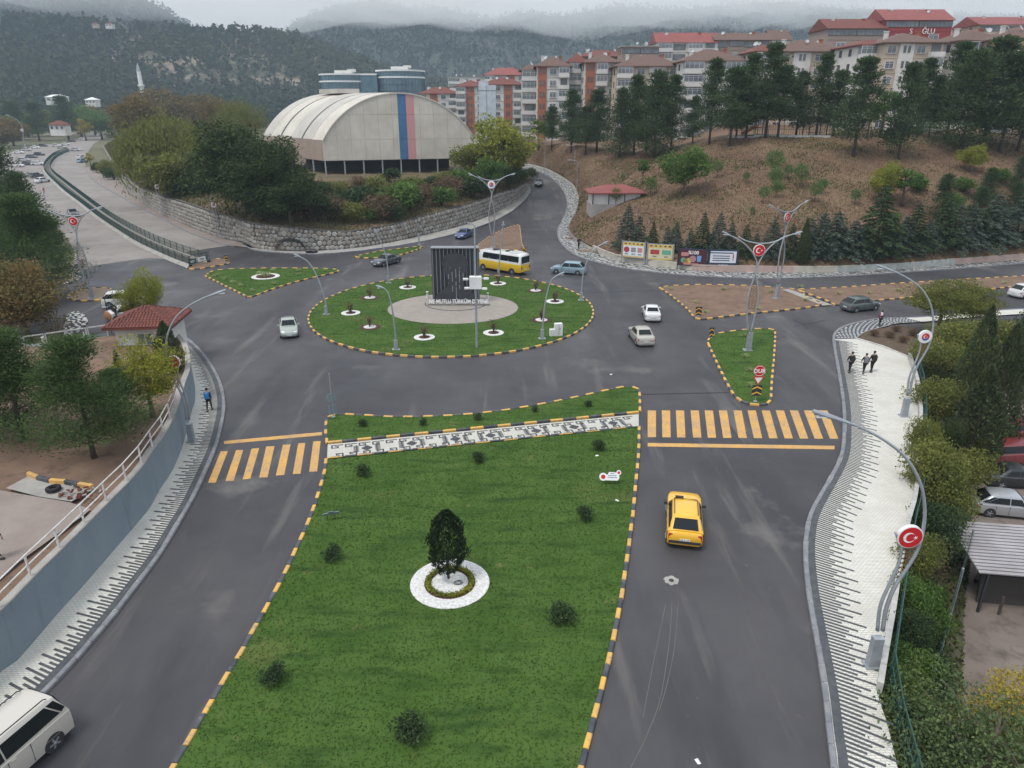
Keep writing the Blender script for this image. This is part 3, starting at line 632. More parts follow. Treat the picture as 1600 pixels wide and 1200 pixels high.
for i in range(len(bs)-1):
    a=bs[i]; 
    hh=max(.8,min(4.3,gz(a.x,a.y+2.2)-a.z)) if False else None
    # top height from matching curve point
    j=min(range(max(0,int(i*len(tsr)/len(bs))-4),min(len(tsr),int(i*len(tsr)/len(bs))+5)),key=lambda q:(tsr[q].xy-a.xy).length)
    h=tsr[j].z-a.z; d=(bs[i+1]-bs[i]); d.z=0; d.normalize(); nr=Vector((d.y,-d.x,0)); up=Vector((0,0,1)); m=max(1,int(h/.6))
    for k in range(m):
        for _ in (0,):
            s_=random.uniform(.86,1.2); P=a+d*((.37 if k%2 else 0)+random.uniform(-.08,.08))+up*((k+.5)*h/m+random.uniform(-.06,.06))
            lean=(tsr[j].y-a.y)*((k+.5)/m); P=P+Vector((0,lean,0))
            cells.append((P.length,P,d,up,nr,.78*s_,h/m*1.0*s_*1.1))
cells.sort(key=lambda c:abs(PX(c[1])[0]-560)+ (0 if 330<PX(c[1])[1] else 500))
for q,(ln_,P,d,up,nr,sx,sz) in enumerate(cells):
    if q<295: 
        o=inst('stone',svar[q%12],swall,P,math.atan2(d.y,d.x),(sx,1,sz))
    else: stonegeo(mb,P,d,up,nr,sx,sz)
tag(mb.build('stones',M_stone,swall),kind='stuff')
# ------------------------------------------------------------------ low wall below the hill
M_pink=mat('pink_plaster',(.50,.36,.31),.85,(.4,.31,.28),1.2,5); M_cream=mat('cream_plaster',(.52,.48,.40),.85,(.38,.36,.31),1.0,5); M_grey=mat('whitish_plaster',(.47,.48,.45),.85,(.34,.35,.33),1.2,5)
hw=tag(put(bpy.data.objects.new('hill_wall',None)),'low painted plaster wall at the foot of the dry hill','wall')
wl2=resample(wbc,n=119)
for i,(a,b) in enumerate(zip(wl2,wl2[1:])):
    px,py=PX(a); m=M_con if px<915 else M_cream if px<1065 and py>380 else M_pink if px<1225 else M_cream if px<1300 else M_grey if px<1480 else M_pink
    if py<350: m=M_cream
    mb=MB(); d=b-a; hgt=.95 if px>925 and py>380 else .5
    vs=[]; n_=Vector((-d.y,d.x,0)).normalized()*.24
    for p in (a,b): vs+=[p,p+Vector((0,0,hgt)),p+n_+Vector((0,0,hgt)),p+n_-Vector((0,0,.0))]
    mb.add(vs,[(0,4,5,1),(1,5,6,2),(2,6,7,3),(0,1,2,3),(7,6,5,4)]); mb.build('wall_panel',m,hw)
sc=MB()
for k in range(9):
    px=1372+k*6; b=G(px,420.5-(k%2)*.3,0); pts=[]
    for j in range(5): pts.append(b+Vector((random.uniform(-.25,.25),-.03,.25+random.uniform(0,.55))))
    if k not in (3,5): sc.tube(pts,.035,4)
sc.build('graffiti',M_dark,hw)
# ------------------------------------------------------------------ buildings
M_brick=mat('brick_red_render',(.36,.125,.07),.85,(.30,.11,.065),1,4)
M_wwall=mat('white_render',(.60,.58,.55),.85,(.48,.47,.44),.35,6,.45,.7)
M_beige=mat('beige_render',(.52,.42,.32),.85,(.44,.36,.28),.35,6)
M_ochre=mat('ochre_render',(.60,.43,.21),.85,(.52,.37,.19),.35,6)
M_taupe=mat('taupe_render',(.29,.225,.19),.85,(.25,.2,.17),.35,6)
M_redw=mat('dark_red_render',(.27,.035,.035),.7,(.23,.04,.04),.5,5)
M_redr=mat('red_metal_roof',(.25,.065,.055),.7,(.19,.055,.05),.5,5)
M_brownr=mat('brown_tile_roof',(.15,.085,.065),.85,(.105,.07,.058),1.5,5)
M_fr=mat('window_frame_white',(.66,.66,.66),.6); M_frb=mat('window_frame_brown',(.09,.06,.045),.6)
M_dish=mat('dish_grey',(.4,.4,.41),.6)
def wmesh(w,h,fr,panes=2):
    f=MB(); t=.07
    for x in (-w/2+t/2,w/2-t/2): f.box((x,0,0),(t,.1,h))
    for z in (-h/2+t/2,h/2-t/2): f.box((0,0,z),(w,.1,t))
    for k in range(1,panes): f.box((-w/2+w*k/panes,0,0),(.05,.08,h))
    if h>1.3: f.box((0,0,h*.2),(w,.07,.04))
    g=MB(); g.box((0,.02,0),(w-.1,.02,h-.1)); return f.mesh('window',fr),g.mesh('pane',M_glassb)
WM={}
def window(root,x,z,w,h,fr=None,panes=2,y=0,rz=0):
    k=(round(w,2),round(h,2),(fr or M_fr).name,panes)
    if k not in WM: WM[k]=wmesh(w,h,fr or M_fr,panes)
    o=inst('window',WM[k][0],root,(x,y,z),rz); inst('pane',WM[k][1],o); return o
def hiproof(mb,w,d,z,h,ov=.7,ridge=None):
    x=w/2+ov; y0=-ov; y1=d+ov; r=ridge if ridge is not None else max(.1,(w-d)/2) if w>d else .1
    ym=(y0+y1)/2; vs=[(-x,y0,z),(x,y0,z),(x,y1,z),(-x,y1,z),(-r,ym,z+h),(r,ym,z+h)]
    if w<=d: rr=(d-w)/2+.1; vs[4]=(0,ym-rr,z+h); vs[5]=(0,ym+rr,z+h); fs=[(0,1,4),(1,2,5,4),(2,3,5),(3,0,4,5)]
    else: fs=[(0,1,5,4),(1,2,5),(2,3,4,5),(3,0,4)]
    mb.add([(a,b,c-.22) for a,b,c in vs[:4]]+vs[:4]+vs[4:],[(3,2,1,0)]+[(i,(i+1)%4,4+(i+1)%4,4+i) for i in range(4)]+[tuple(4+q if q<4 else q+4 for q in f) for f in fs])
def dish(root,x,y,z,r=.45,az=0):
    mb=MB(); mb.tube([(0,0,0),(0,0,.9)],.04,5); mb.lathe([(.02,0),(r*.6,.06),(r,.16),(r*.98,.18),(r*.58,.09),(.02,.03)],10,(0,-.1,1.0),Matrix.Rotation(R(55),3,'X')); 
    mb.build('satellite_dish',M_dish,root,loc=(x,y,z),rz=az)
def block(x0,x1,ye,Z,zb,d,bays,wall,label,roof='hip',rm=None,rh=2.4,yaw=0,side=None,fh=2.9,accent=None,name='apartment_building',dishes=2,chim=2,top=None,cat='building',grp='apartment blocks above the pine slope'):
    a=AZ(x0,ye,Z); b=AZ(x1,ye,Z); w=(b-a).length; ze=(a.z+b.z)/2; c=(a+b)/2; nf=max(1,int((ze-zb)/fh)); hh=ze-zb
    root=thing(name,label,cat,(c.x,c.y,zb),R(yaw),grp); mb=MB(); mb.box((0,d/2,hh/2-3.5),(w,d,hh+7)); mb.build('wall',wall,root)
    nb=len(bays); bw=w/nb; acc=accent or M_brick
    for i,ch in enumerate(bays):
        x=-w/2+bw*(i+.5)
        if ch in 'AP':
            mb=MB(); mb.box((x,-.12,hh/2),(bw*(.8 if ch=='A' else 1),.3,hh-.02)); mb.build('accent_strip',acc if ch=='A' else M_wwall,root)
        for f in range(nf):
            z=ze-(f+.5)*fh
            if ch in 'Bb':       # projecting balcony, glazed (B) or open (b)
                mb=MB(); mb.box((x,-.65,z-fh*.5+.08),(bw*.96,1.3,.16)); mb.box((x,-1.25,z-fh*.5+.6),(bw*.96,.1,.95)); 
                for s_ in (-1,1): mb.box((x+s_*(bw*.48-.05),-.65,z-fh*.5+.6),(.1,1.2,.95))
                mb.build('balcony',M_wwall,root)
                if (ch=='B' and (f*7+i*3)%4!=1): window(root,x,z+.42,bw*.93,1.5,M_fr,max(3,int(bw/1.0)),-1.22)
                else: window(root,x,z+.15,bw*.6,2.0,M_frb,3,-.04)
            elif ch=='W': window(root,x,z+.1,min(2.0,bw*.6),1.45,M_fr,2,-.05); mb=MB(); mb.box((x,-.1,z-.68),(min(2.0,bw*.6)+.2,.25,.07)); mb.build('sill',M_con,root)
            elif ch in 'AP':
                for s_ in (-1,1): window(root,x+s_*.45,z+.15,.5,1.3,M_frb,1,-.3)
            elif ch=='D': window(root,x,z+.1,bw*.8,1.7,M_frb,3,-.05)
        if ch=='R': # ribbon glazing
            window(root,x,ze-1.1,bw*.99,1.5,M_frb,max(4,int(bw/1.1)),-.08)
            for f in range(1,nf): window(root,x,ze-(f+.5)*fh,bw*.3,1.5,M_fr,2,-.05)
    mb=MB()
    for f in range(1,nf): mb.box((0,-.03,ze-zb-0+ -f*fh if False else hh-f*fh),(w+.04,.1,.14)); 
    mb.build('floor_band',wall if wall!=M_wwall else M_con,root)
    for o in root.children:
        if o.name.split('.')[0] in('window','balcony','sill','pane'): o.location.z-=0
    # windows were given in absolute height: bring down to the root
    for o in root.children:
        if o.name.startswith('window'): o.location.z-=zb
        if o.name.startswith(('balcony','sill')):
            o.location.z-=zb
    for s_ in (-1,1):
        for f in range(nf):
            for yy in ((d*.3,d*.7) if d>7 else (d/2,)):
                if side!='blank': window(root,s_*(w/2+.03),hh-(f+.5)*fh+.1,1.3,1.4,M_frb,2,yy,R(90*s_))
    if roof=='hip': mb=MB(); hiproof(mb,w,d,hh,rh,.8); r=mb.build('roof',rm or M_brownr,root)
    elif roof=='gable':
        mb=MB(); x=w/2+.5; mb.add([(-x,-.6,hh-.1),(x,-.6,hh-.1),(x,d+.6,hh-.1),(-x,d+.6,hh-.1),(-x,d*.5,hh+rh),(x,d*.5,hh+rh)],[(3,2,1,0),(0,1,5,4),(2,3,4,5),(0,4,3),(1,2,5)]); r=mb.build('roof',rm or M_brownr,root)
        mb=MB(); mb.add([(x+.02,.1,hh),(x+.02,d-.1,hh),(x+.02,d*.5,hh+rh-.25)],[(0,1,2)]); mb.build('gable_wall',wall if accent is None else accent,root)
    else:
        mb=MB(); mb.box((0,d/2,hh+.15),(w+.6,d+.6,.3)); r=mb.build('roof',rm or M_con,root)
    for k in range(chim):
        mb=MB(); mb.box((0,0,0),(.8,.6,2.0)); mb.box((0,0,1.05),(1,.8,.15)); mb.build('chimney',M_brick if k%2 else M_wwall,r,loc=(w*(-.3+.55*k/max(1,chim-1)) if chim>1 else w*.2,d*.42,hh+rh*.62))
    for k in range(dishes): dish(root,random.uniform(-.35,.35)*w,d*random.uniform(.25,.5),hh+rh*.45,random.uniform(.4,.6),random.uniform(-1,1))
    return root
B=block
# back row first
B(972,1030,73,215,24,9,'RR',M_taupe,'brown penthouse block with ribbon glazing left of the red roofed white building','flat',chim=1,rh=.3)
B(1027,1122,66,222,24,12,'BDBB',M_wwall,'white block with a bright red gabled roof','gable',M_redr,3.2,side='blank',accent=M_wwall)
B(1118,1206,62,222,24,12,'DRDB',M_taupe,'dark glazed attic block under a brown roof right of the red roofed one','gable',M_brownr,2.4,accent=M_wwall)
B(1207,1236,62,240,26,12,'W',M_wwall,'narrow white gabled house between two big blocks','gable',M_brownr,3.5,accent=M_wwall,chim=1,dishes=0)
rb=B(1295,1385,44,200,26,14,'RR',M_taupe,'long taupe block with a band of attic windows and a red brown roof','gable',M_tile,3.0,side='blank',accent=M_taupe)
rb2=B(1385,1490,31,200,26,14,'RR',M_redw,'dark red block with white lettering under its attic windows','gable',M_redr,3.4,side='blank',accent=M_redw)
rb2_h=[c for c in rb2.children if c.name.startswith('wall')][0].dimensions.z-7; tm=textmesh('S     ĞLU',1.9,.05,M_white); o=inst('lettering',tm,rb2,(1.2,-.15,rb2_h-2.95)); o.rotation_euler=(R(90),0,0)
B(1532,1640,38,205,26,14,'RDR',M_beige,'beige block with dark attic glazing at the top right corner','gable',M_redr,2.6,accent=M_beige)
# left cluster seen beside the hall
B(655,715,146,300,9,12,'WAWB',M_wwall,'white and brick block with red roof just right of the arched hall','hip',M_tile,2.6)
B(712,757,135,285,9,12,'BAW',M_wwall,'white and brick block with terracotta roof, second from the hall','hip',M_tile,2.6)
B(753,818,132,262,9,12,'BWAB',M_wwall,'white block with brick strips standing left of the yellow tree top','hip',M_tile,2.6)
B(700,757,121,330,12,12,'BWW',M_wwall,'white flat roofed block rising behind the terracotta roofs','flat',chim=1,rh=.3)
B(757,822,117,320,12,12,'BWAW',M_wwall,'distant block crowded with red roof dormers','hip',M_redr,3.2)
B(818,852,118,270,12,10,'BB',M_ochre,'small yellow topped house behind the white brick block','hip',M_tile,2)
# front row
B(815,842,109,196,11,11,'B',M_wwall,'slim white wing of the brick striped block','hip',M_brownr,1.6,chim=0,dishes=1)
B(839,890,103,190,11,12,'AWB',M_wwall,'white block with a tall brick strip, leftmost on the pine ridge','hip',M_brownr,2.6)
B(888,916,97,195,12,12,'B',M_wwall,'narrow white block with a brick corner next to the brick striped one','hip',M_tile,2.4,chim=1)
B(914,968,97,186,12,12,'ABW',M_wwall,'white block with brick strip and dark glazed top balcony','hip',M_brownr,2.4)
B(903,985,88,230,18,12,'DDWD',M_taupe,'far block with dark red roof behind the brick striped row','hip',M_tile,2.2)
B(964,1066,103,178,12,13,'BWPW',M_beige,'beige block with a wide brown hip roof and pale stair strip','hip',M_brownr,3.0)
B(1068,1165,95,170,12,13,'BWB',M_wwall,'white block with long balconies half hidden by pines','hip',M_brownr,3.0,accent=M_beige)
B(1180,1216,80,165,14,11,'B',M_wwall,'white balconied wing left of the beige stair strip block','hip',M_tile,1.6,chim=0)
B(1214,1322,80,162,14,13,'WPWB',M_beige,'beige block with white stair strip and white right hand balconies','hip',M_brownr,2.8)
B(1342,1386,70,150,15,12,'B',M_wwall,'white glazed balcony wing of the tallest beige block','hip',M_tile,1.2,chim=0,dishes=0)
B(1384,1476,66,146,15,13,'WPWB',M_beige,'tallest beige block, below the dark red lettered building','hip',M_brownr,2.2,dishes=0)
B(1500,1570,63,146,15,12,'BW',M_wwall,'white block with glazed balconies left of the ochre one','hip',M_brownr,2.4)
B(1566,1690,60,140,15,13,'PWPW',M_ochre,'ochre yellow block at the right edge','hip',M_brownr,2.6,accent=M_ochre)
# white service tower
p=AZ(762,225,235); r_=thing('service_tower','plain white tower with a slanted top left of the yellow tree','tower',(p.x,p.y,p.z),0); mb=MB(); mb.box((0,3,9),(5.6,5,18)); mb.box((-1.2,3,18.6),(3,4.6,1.2)); mb.build('shaft',mat('blue_white_cladding',(.5,.55,.6),.6,(.4,.45,.5),.6,4),r_); mb=MB(); mb.box((-.2,.45,9),(.1,.12,18)); mb.box((0,.45,16.5),(5.7,.12,.1)); mb.build('cladding_joint',M_con,r_)
# ------------------------------------------------------------------ sports hall
P0=AZ(503,219,155); Pr=AZ(741,221,163); axv=(AZ(437,203,225)-P0); axv.z=0; axv=axv.normalized()
fx=(Pr-P0); fx.z=0; Wd=fx.length; fx.normalize(); nv=Vector((-fx.y,fx.x,0)); 
hb=AZ(503,279,155).z; e_=P0.z; rise=9.7; Ln=30
hall=thing('sports_hall','big cream barrel roofed sports hall with blue and pink stripes on its end wall','building',(P0.x,P0.y,hb),math.atan2(fx.y,fx.x),None)
M_clad=mat('cream_cladding',(.58,.54,.47),.7,(.47,.43,.37),.25,6,extra=[((.40,.36,.31),.9,.55,.8,(3,3,.25,0))])
M_roofp=mat('pale_roof_sheet',(.50,.465,.42),.65,(.40,.37,.33),.25,6,extra=[((.3,.27,.25),1.0,.6,.8,(.3,3,1,0))])
zo=e_-hb; zbt=AZ(503,252,155).z-hb
NA=28; Rr=(Wd*Wd/4+rise*rise)/(2*rise); a0=math.asin(Wd/2/Rr)
arc=[(Wd/2+Rr*math.sin(-a0+2*a0*i/NA), zo+rise-Rr+Rr*math.cos(-a0+2*a0*i/NA)) for i in range(NA+1)]
sk=axv.dot(nv)/1; skx=axv.dot(fx)
def HP(x,y,z): return Vector((x+skx*y*0-0.0*y,y,z))
# end wall: cladding panels (three tiers x eleven), each its own panel
tiers=[zbt,zo,zo+5.2,zo+rise]
def topat(x): 
    x=min(max(x,0),Wd); return zo+rise-Rr+math.sqrt(max(0,Rr*Rr-(x-Wd/2)**2))
M_blue=mat('blue_stripe_paint',(.045,.13,.28),.6,(.06,.16,.3),.5,4); M_pnk=mat('pink_stripe_paint',(.55,.25,.25),.6,(.5,.27,.26),.5,4)
# stripe position from the photograph: about 0.51 .. 0.60 of the front
xs=[0]+[Wd*k/11 for k in range(1,11)]+[Wd]
xs=sorted(set([x for x in xs if not (.475*Wd<x<.625*Wd)]+[.495*Wd,.548*Wd,.600*Wd]))
for a,b in zip(xs,xs[1:]):
    mm=M_blue if abs(a-.495*Wd)<.01 else M_pnk if abs(a-.548*Wd)<.01 else M_clad
    for z0,z1 in ((zbt,zo),(zo,zo+5.2),(zo+5.2,zo+rise+1)):
        pts=[(a+.02,z0+.02),(b-.02,z0+.02)]; tp=[]
        for k in range(5):
            x=b-.02-(b-a-.04)*k/4; tp.append((x,min(z1-.02,topat(x))))
        if max(t[1] for t in tp)<z0+.1: continue
        tp=[t for t in tp if t[1]>z0+.02]
        pl_=pts+tp if len(tp)==5 else ([(min(t[0] for t in tp),z0+.02),(max(t[0] for t in tp),z0+.02)]+tp)
        mb=MB(); Mx=Matrix(((1,0,0),(0,0,-1),(0,1,0))); mb.prism(pl_,0,.14,M=Mx); 
        mb.build('cladding_panel',mm,hall)
mb=MB(); mb.prism([(0,zbt),(Wd,zbt)]+[(x,z-.05) for x,z in reversed(arc)],-.3,-.02,M=Matrix(((1,0,0),(0,0,-1),(0,1,0)))); mb.build('end_wall',M_clad,hall)
# roof: bays with darker gutters
def roofstrip(y0,y1,m,dz,name):
    mb=MB(); vs=[]
    for x,z in arc: vs+= [(x,y0,z+dz),(x,y1,z+dz),(x,y1,z+dz-.25),(x,y0,z+dz-.25)]
    fs=[(4*i+k,4*i+(k+1)%4,4*i+4+(k+1)%4,4*i+4+k) for i in range(NA) for k in range(4)]; mb.add(vs,fs)
    o=mb.build(name,m,hall,ang=40); return o
yb=[-.35,4.5,9,9.7,15,20,20.8,25.5,Ln]
for i,(a,b) in enumerate(zip(yb,yb[1:])):
    if b-a<1.5: roofstrip(a,b,M_dark,-.1,'roof_gutter')
    else: roofstrip(a+.03,b-.03,M_roofp if i%2 else M_clad,.05 if i%2 else 0,'roof_bay')
mb=MB(); mb.box((0,Ln/2,(zo+zbt)/2),(.2,Ln,zo-zbt)); mb.box((Wd,Ln/2,(zo+zbt)/2),(.2,Ln,zo-zbt)); mb.build('side_wall',mat('tan_cladding',(.30,.23,.19),.8,(.34,.27,.22),.5,5),hall)
mb=MB(); mb.box((Wd/2-2,Ln*.7,zo+rise+.5),(5,9,1.0)); mb.build('ridge_vent',M_roofp,hall)
mb=MB(); mb.box((Wd/2,Ln/2,-.0+.05),(Wd,Ln,.1)); mb.build('court',mat('court_green',(.05,.12,.06),.8),hall)
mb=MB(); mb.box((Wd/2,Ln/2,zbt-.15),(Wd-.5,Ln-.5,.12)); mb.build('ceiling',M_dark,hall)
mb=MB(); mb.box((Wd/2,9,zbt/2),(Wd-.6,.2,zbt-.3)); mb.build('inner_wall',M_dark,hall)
for k in range(9):
    mb=MB(); mb.box((0,0,zbt/2),(.22,.22,zbt)); mb.build('column',M_steel,hall,loc=(.3+(Wd-.6)*k/8,.1,0))
for k in range(1,6):
    mb=MB(); mb.box((0,0,zbt/2),(.22,.22,zbt)); mb.build('column',M_steel,hall,loc=(.0,5*k,0))
for o in hall.children:
    o.location.x-=.47*o.location.y
    for v in o.data.vertices: v.co.x-=.47*v.co.y
# ------------------------------------------------------------------ hospital towers
M_cur=mat('curtain_glass',(.045,.10,.14),.2,(.08,.15,.19),.25,4,spec=.6)
hosp=None
ctr=AZ((495+583)/2,150,430)
def glass_tower(x0,x1,ytop,Z,label,fl):
    a=AZ(x0,ytop,Z); b=AZ(x1,ytop,Z); r=(b.x-a.x)/2; c=(a+b)/2; zb=6; hh=a.z-zb
    t=thing('glass_tower',label,'building',(c.x,c.y+r*.6,zb),0,'curved glass hospital buildings behind the hall'); fh=hh/fl
    mb=MB(); mb.lathe([(r,0),(r,hh)],40); o=mb.build('curtain_wall',M_cur,t)
    for k in range(fl+1):
        q=MB(); th=.55 if k in(fl,fl-1,fl-4,fl-7) else .12; q.lathe([(r,0),(r+.45,0),(r+.45,th*1.6),(r,th*1.6)],40,(0,0,k*fh-th)); q.build('floor_band' ,M_white if th>.3 else M_cur,t)
    q=MB()
    for k in range(40):
        an=math.pi*2*k/40; q.box((math.cos(an)*(r+.05),math.sin(an)*(r+.05),hh/2),(.12,.12,hh),an)
    q.build('mullion',M_dark,t)
    q=MB(); q.box((0,0,hh+1.2),(r*.7,r*.5,2.4)); q.box((r*.3,0,hh+2.4),(r*.3,r*.3,1.5)); q.build('plant_room',M_wwall,t)
glass_tower(494,572,116,430,'lower blue glass round building with white bands behind the hall roof',8)
glass_tower(584,660,110,430,'taller blue glass round tower with white bands behind the hall apex',9)
t=thing('glass_link','blue glass wing linking the two round towers','building',(AZ(572,150,428).x,AZ(572,150,428).y+6,6),0); mb=MB(); a=AZ(556,116,428); b=AZ(588,116,428); mb.box((0,4,(a.z-6)/2),(b.x-a.x,8,a.z-6)); mb.build('curtain_wall',M_cur,t); mb=MB(); mb.box((0,4,a.z-6),(b.x-a.x,8.6,.9)); mb.build('roof_band',M_white,t)
# minaret
a=AZ(226,165,520); ht=ZUP(a,98)-a.z
t=thing('minaret','slender white minaret rising above the trees at the foot of the ridge','minaret',a); mb=MB(); mb.lathe([(2.4,-16),(2.4,0),(1.7,1.5),(1.5,ht*.45)],12); mb.lathe([(1.5,ht*.45),(1.35,ht*.8)],12); mb.build('shaft',M_white,t)
mb=MB(); mb.lathe([(1.5,ht*.42),(2.3,ht*.46),(2.3,ht*.49),(1.5,ht*.49)],12); mb.build('balcony',M_white,t); mb=MB(); mb.lathe([(1.45,ht*.8),(.9,ht*.9),(.06,ht)],12); mb.build('spire',mat('lead_grey',(.3,.33,.36),.5),t)
# small far houses
def house(px,py,Z,w,d,h,wall,roof,label,rh=1.8,wins=3,zb=None):
    p=AZ(px,py,Z); 
    t=thing('house',label,'house',p,0); mb=MB(); mb.box((0,d/2,h/2-1),(w,d,h+2)); mb.build('wall',wall,t); mb=MB(); hiproof(mb,w,d,h,rh,.5); mb.build('roof',roof,t)
    for k in range(wins): window(t,-w/2+w*(k+.5)/wins,h*.55,w/wins*.45,1.3,M_frb,2,-.05)
house(86,160,560,14,8,4,M_wwall,M_white,'long white roofed house at the foot of the wooded ridge')
house(142,163,560,8,7,3.4,M_wwall,M_white,'small pale roofed house right of the long white one on the ridge foot')
house(90,205,330,7,5,2.8,M_wwall,M_tile,'little house with an orange red roof beyond the parking area')
house(170,42,868,8,7,3.4,M_wwall,M_tile,'pale house perched on the ridge top, the right one of two',wins=2); house(148,41,864,6,6,3,M_beige,M_tile,'small pinkish house perched on the ridge top, the left one of two',wins=2)
# hut on the slope
p=hit(962,319); hutz=p.z; t=thing('hut','white hut with red tiled hip roof standing on the dry slope','hut',(p.x,p.y-1.0,hutz-.6),R(2)); 
mb=MB(); mb.box((0,2.6,-.4),(8.6,5.4,2.2)); mb.build('plinth',M_con,t); mb=MB(); mb.box((0,2.6,1.6),(8.2,5.0,1.9)); mb.build('wall',M_wwall,t); mb=MB(); hiproof(mb,8.2,5.0,2.65,1.0,.7); mb.build('roof',M_redr,t)
for k in range(4): mb=MB(); mb.box((0,0,0),(.14,.1,1.9)); mb.build('post',M_dark,t,loc=(-4.0+k*2.67,.03,1.6))
# guard house bottom left
c=[G(167,521,5.0),G(288,514,5.0)]
gh=thing('guard_house','white gate house with a red tiled hip roof beside the sliding gate','gate house',(G(230,572,1.0).x-.5,G(230,572,1.0).y+1.0,.75),R(6)); gh.scale=(.84,.84,.84)
mb=MB(); mb.box((0,2.5,2.0),(4.9,4.6,4.0)); mb.build('wall',M_wwall,gh)
zr0=4.0
def tiled_roof(root,w,d,z,h,ov):
    mb=MB(); hiproof(mb,w,d,z,h,ov); base_=mb.build('roof',M_tile,root)
    x=w/2+ov; y0=-ov; y1=d+ov; ym=(y0+y1)/2; rr=max(.1,(w-d)/2)
    faces=[((-x,y0),(x,y0),(-rr,ym),(rr,ym)),((x,y0),(x,y1),(rr,ym),(rr,ym)),((x,y1),(-x,y1),(rr,ym),(-rr,ym)),((-x,y1),(-x,y0),(-rr,ym),(-rr,ym))]
    n_=0
    for a,b,c_,d_ in faces:
        A,Bv,Cc,D=[Vector((q[0],q[1],zz)) for q,zz in ((a,z),(b,z),(c_,z+h),(d_,z+h))]
        L_=(Bv-A).length; sl=((Cc+D)/2-(A+Bv)/2).length; rows=int(sl/.36); ex_=(Bv-A).normalized()
        for r in range(rows):
            t0=r/rows; l0=A.lerp(Cc,t0); r0=Bv.lerp(D,t0); ll=(r0-l0).length; m=max(1,int(ll/.3))
            t1=(r+1)/rows; l1=A.lerp(Cc,t1)
            upv=((Cc+D)/2-(A+Bv)/2).normalized(); nrm=ex_.cross(upv).normalized()
            k_=('tile',); 
            mb=MB()
            for j in range(m):
                P=l0.lerp(r0,(j+.5)/m); wv=ll/m*.46
                vs=[P-ex_*wv+nrm*.03,P-ex_*wv*.5+nrm*.10,P+ex_*wv*.5+nrm*.10,P+ex_*wv+nrm*.03]; vs2=[v+upv*.36+nrm*-.02 for v in vs]
                mb.add(vs+vs2,[(0,1,5,4),(1,2,6,5),(2,3,7,6),(0,3,2,1)])
            mb.build('tile_course',M_tile,base_)
tiled_roof(gh,4.9,4.6,4.0,1.35,.75)
window(gh,.2,2.6,1.5,1.2,M_fr,2,.17); mb=MB(); mb.box((-1.4,.17,1.6),(.95,.08,2.1)); mb.build('door',M_fr,gh)
# ------------------------------------------------------------------ vegetation
def leaves(name,P,size,m,aspect=.55,dirs=None,flat=0.0,jit=.35):
    P=np.asarray(P,dtype=float); n=len(P)
    a=rng.normal(size=(n,3)); 
    if dirs is not None: a=np.asarray(dirs)+a*jit
    a/=np.linalg.norm(a,axis=1)[:,None]+1e-9
    b=rng.normal(size=(n,3)); b[:,2]*=(1-flat); b-=a*(a*b).sum(1)[:,None]; b/=np.linalg.norm(b,axis=1)[:,None]+1e-9
    s=size*(rng.uniform(.6,1.3,size=n))[:,None]
    V=np.stack([P-a*s,P-b*s*aspect,P+a*s,P+b*s*aspect],1).reshape(-1,3); Fq=np.arange(n*4).reshape(-1,4)
    return fastmesh(name,V,Fq,m)
def sph(n):
    v=rng.normal(size=(n,3)); return v/np.linalg.norm(v,axis=1)[:,None]
def trunkmesh(h,r,br,m,lean=.03,n=7,split=None):
    mb=MB(); pts=[Vector((lean*h*math.sin(i*1.3)*i/5,lean*h*math.cos(i*1.7)*i/5,h*i/5-.3*(i==0))) for i in range(6)]
    mb.tube(pts,[r*1.25]+[r*(1-.16*i) for i in range(1,6)],n)
    for (z,az,l,up) in br:
        b=pts[0].lerp(pts[5],z) if False else Vector((pts[min(5,int(z*5))].x,pts[min(5,int(z*5))].y,h*z)); e=b+Vector((math.cos(az)*l,math.sin(az)*l,up)); mdl=b.lerp(e,.5)+Vector((0,0,up*.12)); mb.tube([b,mdl,e],[r*.42*(1.1-z),r*.3*(1.1-z),r*.1],5,False)
    return mb.mesh('trunk',m,smooth=True)
def lm(name,c,c2,rough=.75,k=1.95):
    c=tuple(x*k for x in c); c2=tuple(x*k for x in c2); m=mat(name,c,rough,c2,.45,4,.4,.6,isl=1.0,isl_col=tuple(x*.45 for x in c),spec=.25)
    translucent(m,.38); return m
L_pine=lm('pine_needles',(.036,.062,.026),(.06,.085,.032)); L_fir=lm('blue_fir_needles',(.065,.09,.068),(.085,.11,.08)); L_dk=lm('dark_leaves',(.026,.042,.014),(.042,.062,.018))
L_grn=lm('green_leaves',(.055,.105,.022),(.085,.135,.03)); L_yel=lm('yellow_green_leaves',(.20,.20,.025),(.12,.15,.03)); L_gold=lm('golden_leaves',(.28,.21,.03),(.20,.19,.035))
L_brn=lm('autumn_leaves',(.10,.088,.030),(.15,.085,.035)); L_wil=lm('willow_leaves',(.13,.135,.032),(.085,.105,.03)); L_cyp=lm('cypress_sprays',(.045,.062,.028),(.065,.08,.032)); L_mag=lm('glossy_leaves',(.018,.032,.014),(.026,.044,.018),.45,1.4)
L_rus=lm('rusty_twigs',(.12,.075,.05),(.09,.07,.035)); L_pnear=lm('near_pine_needles',(.045,.078,.026),(.065,.10,.03)); L_yp=lm('young_pine_needles',(.06,.115,.035),(.085,.14,.04)); L_shr=lm('shrub_leaves',(.028,.05,.02),(.045,.07,.026))
L_pale=lm('pale_shrub_leaves',(.28,.32,.15),(.2,.25,.1))
PT={}
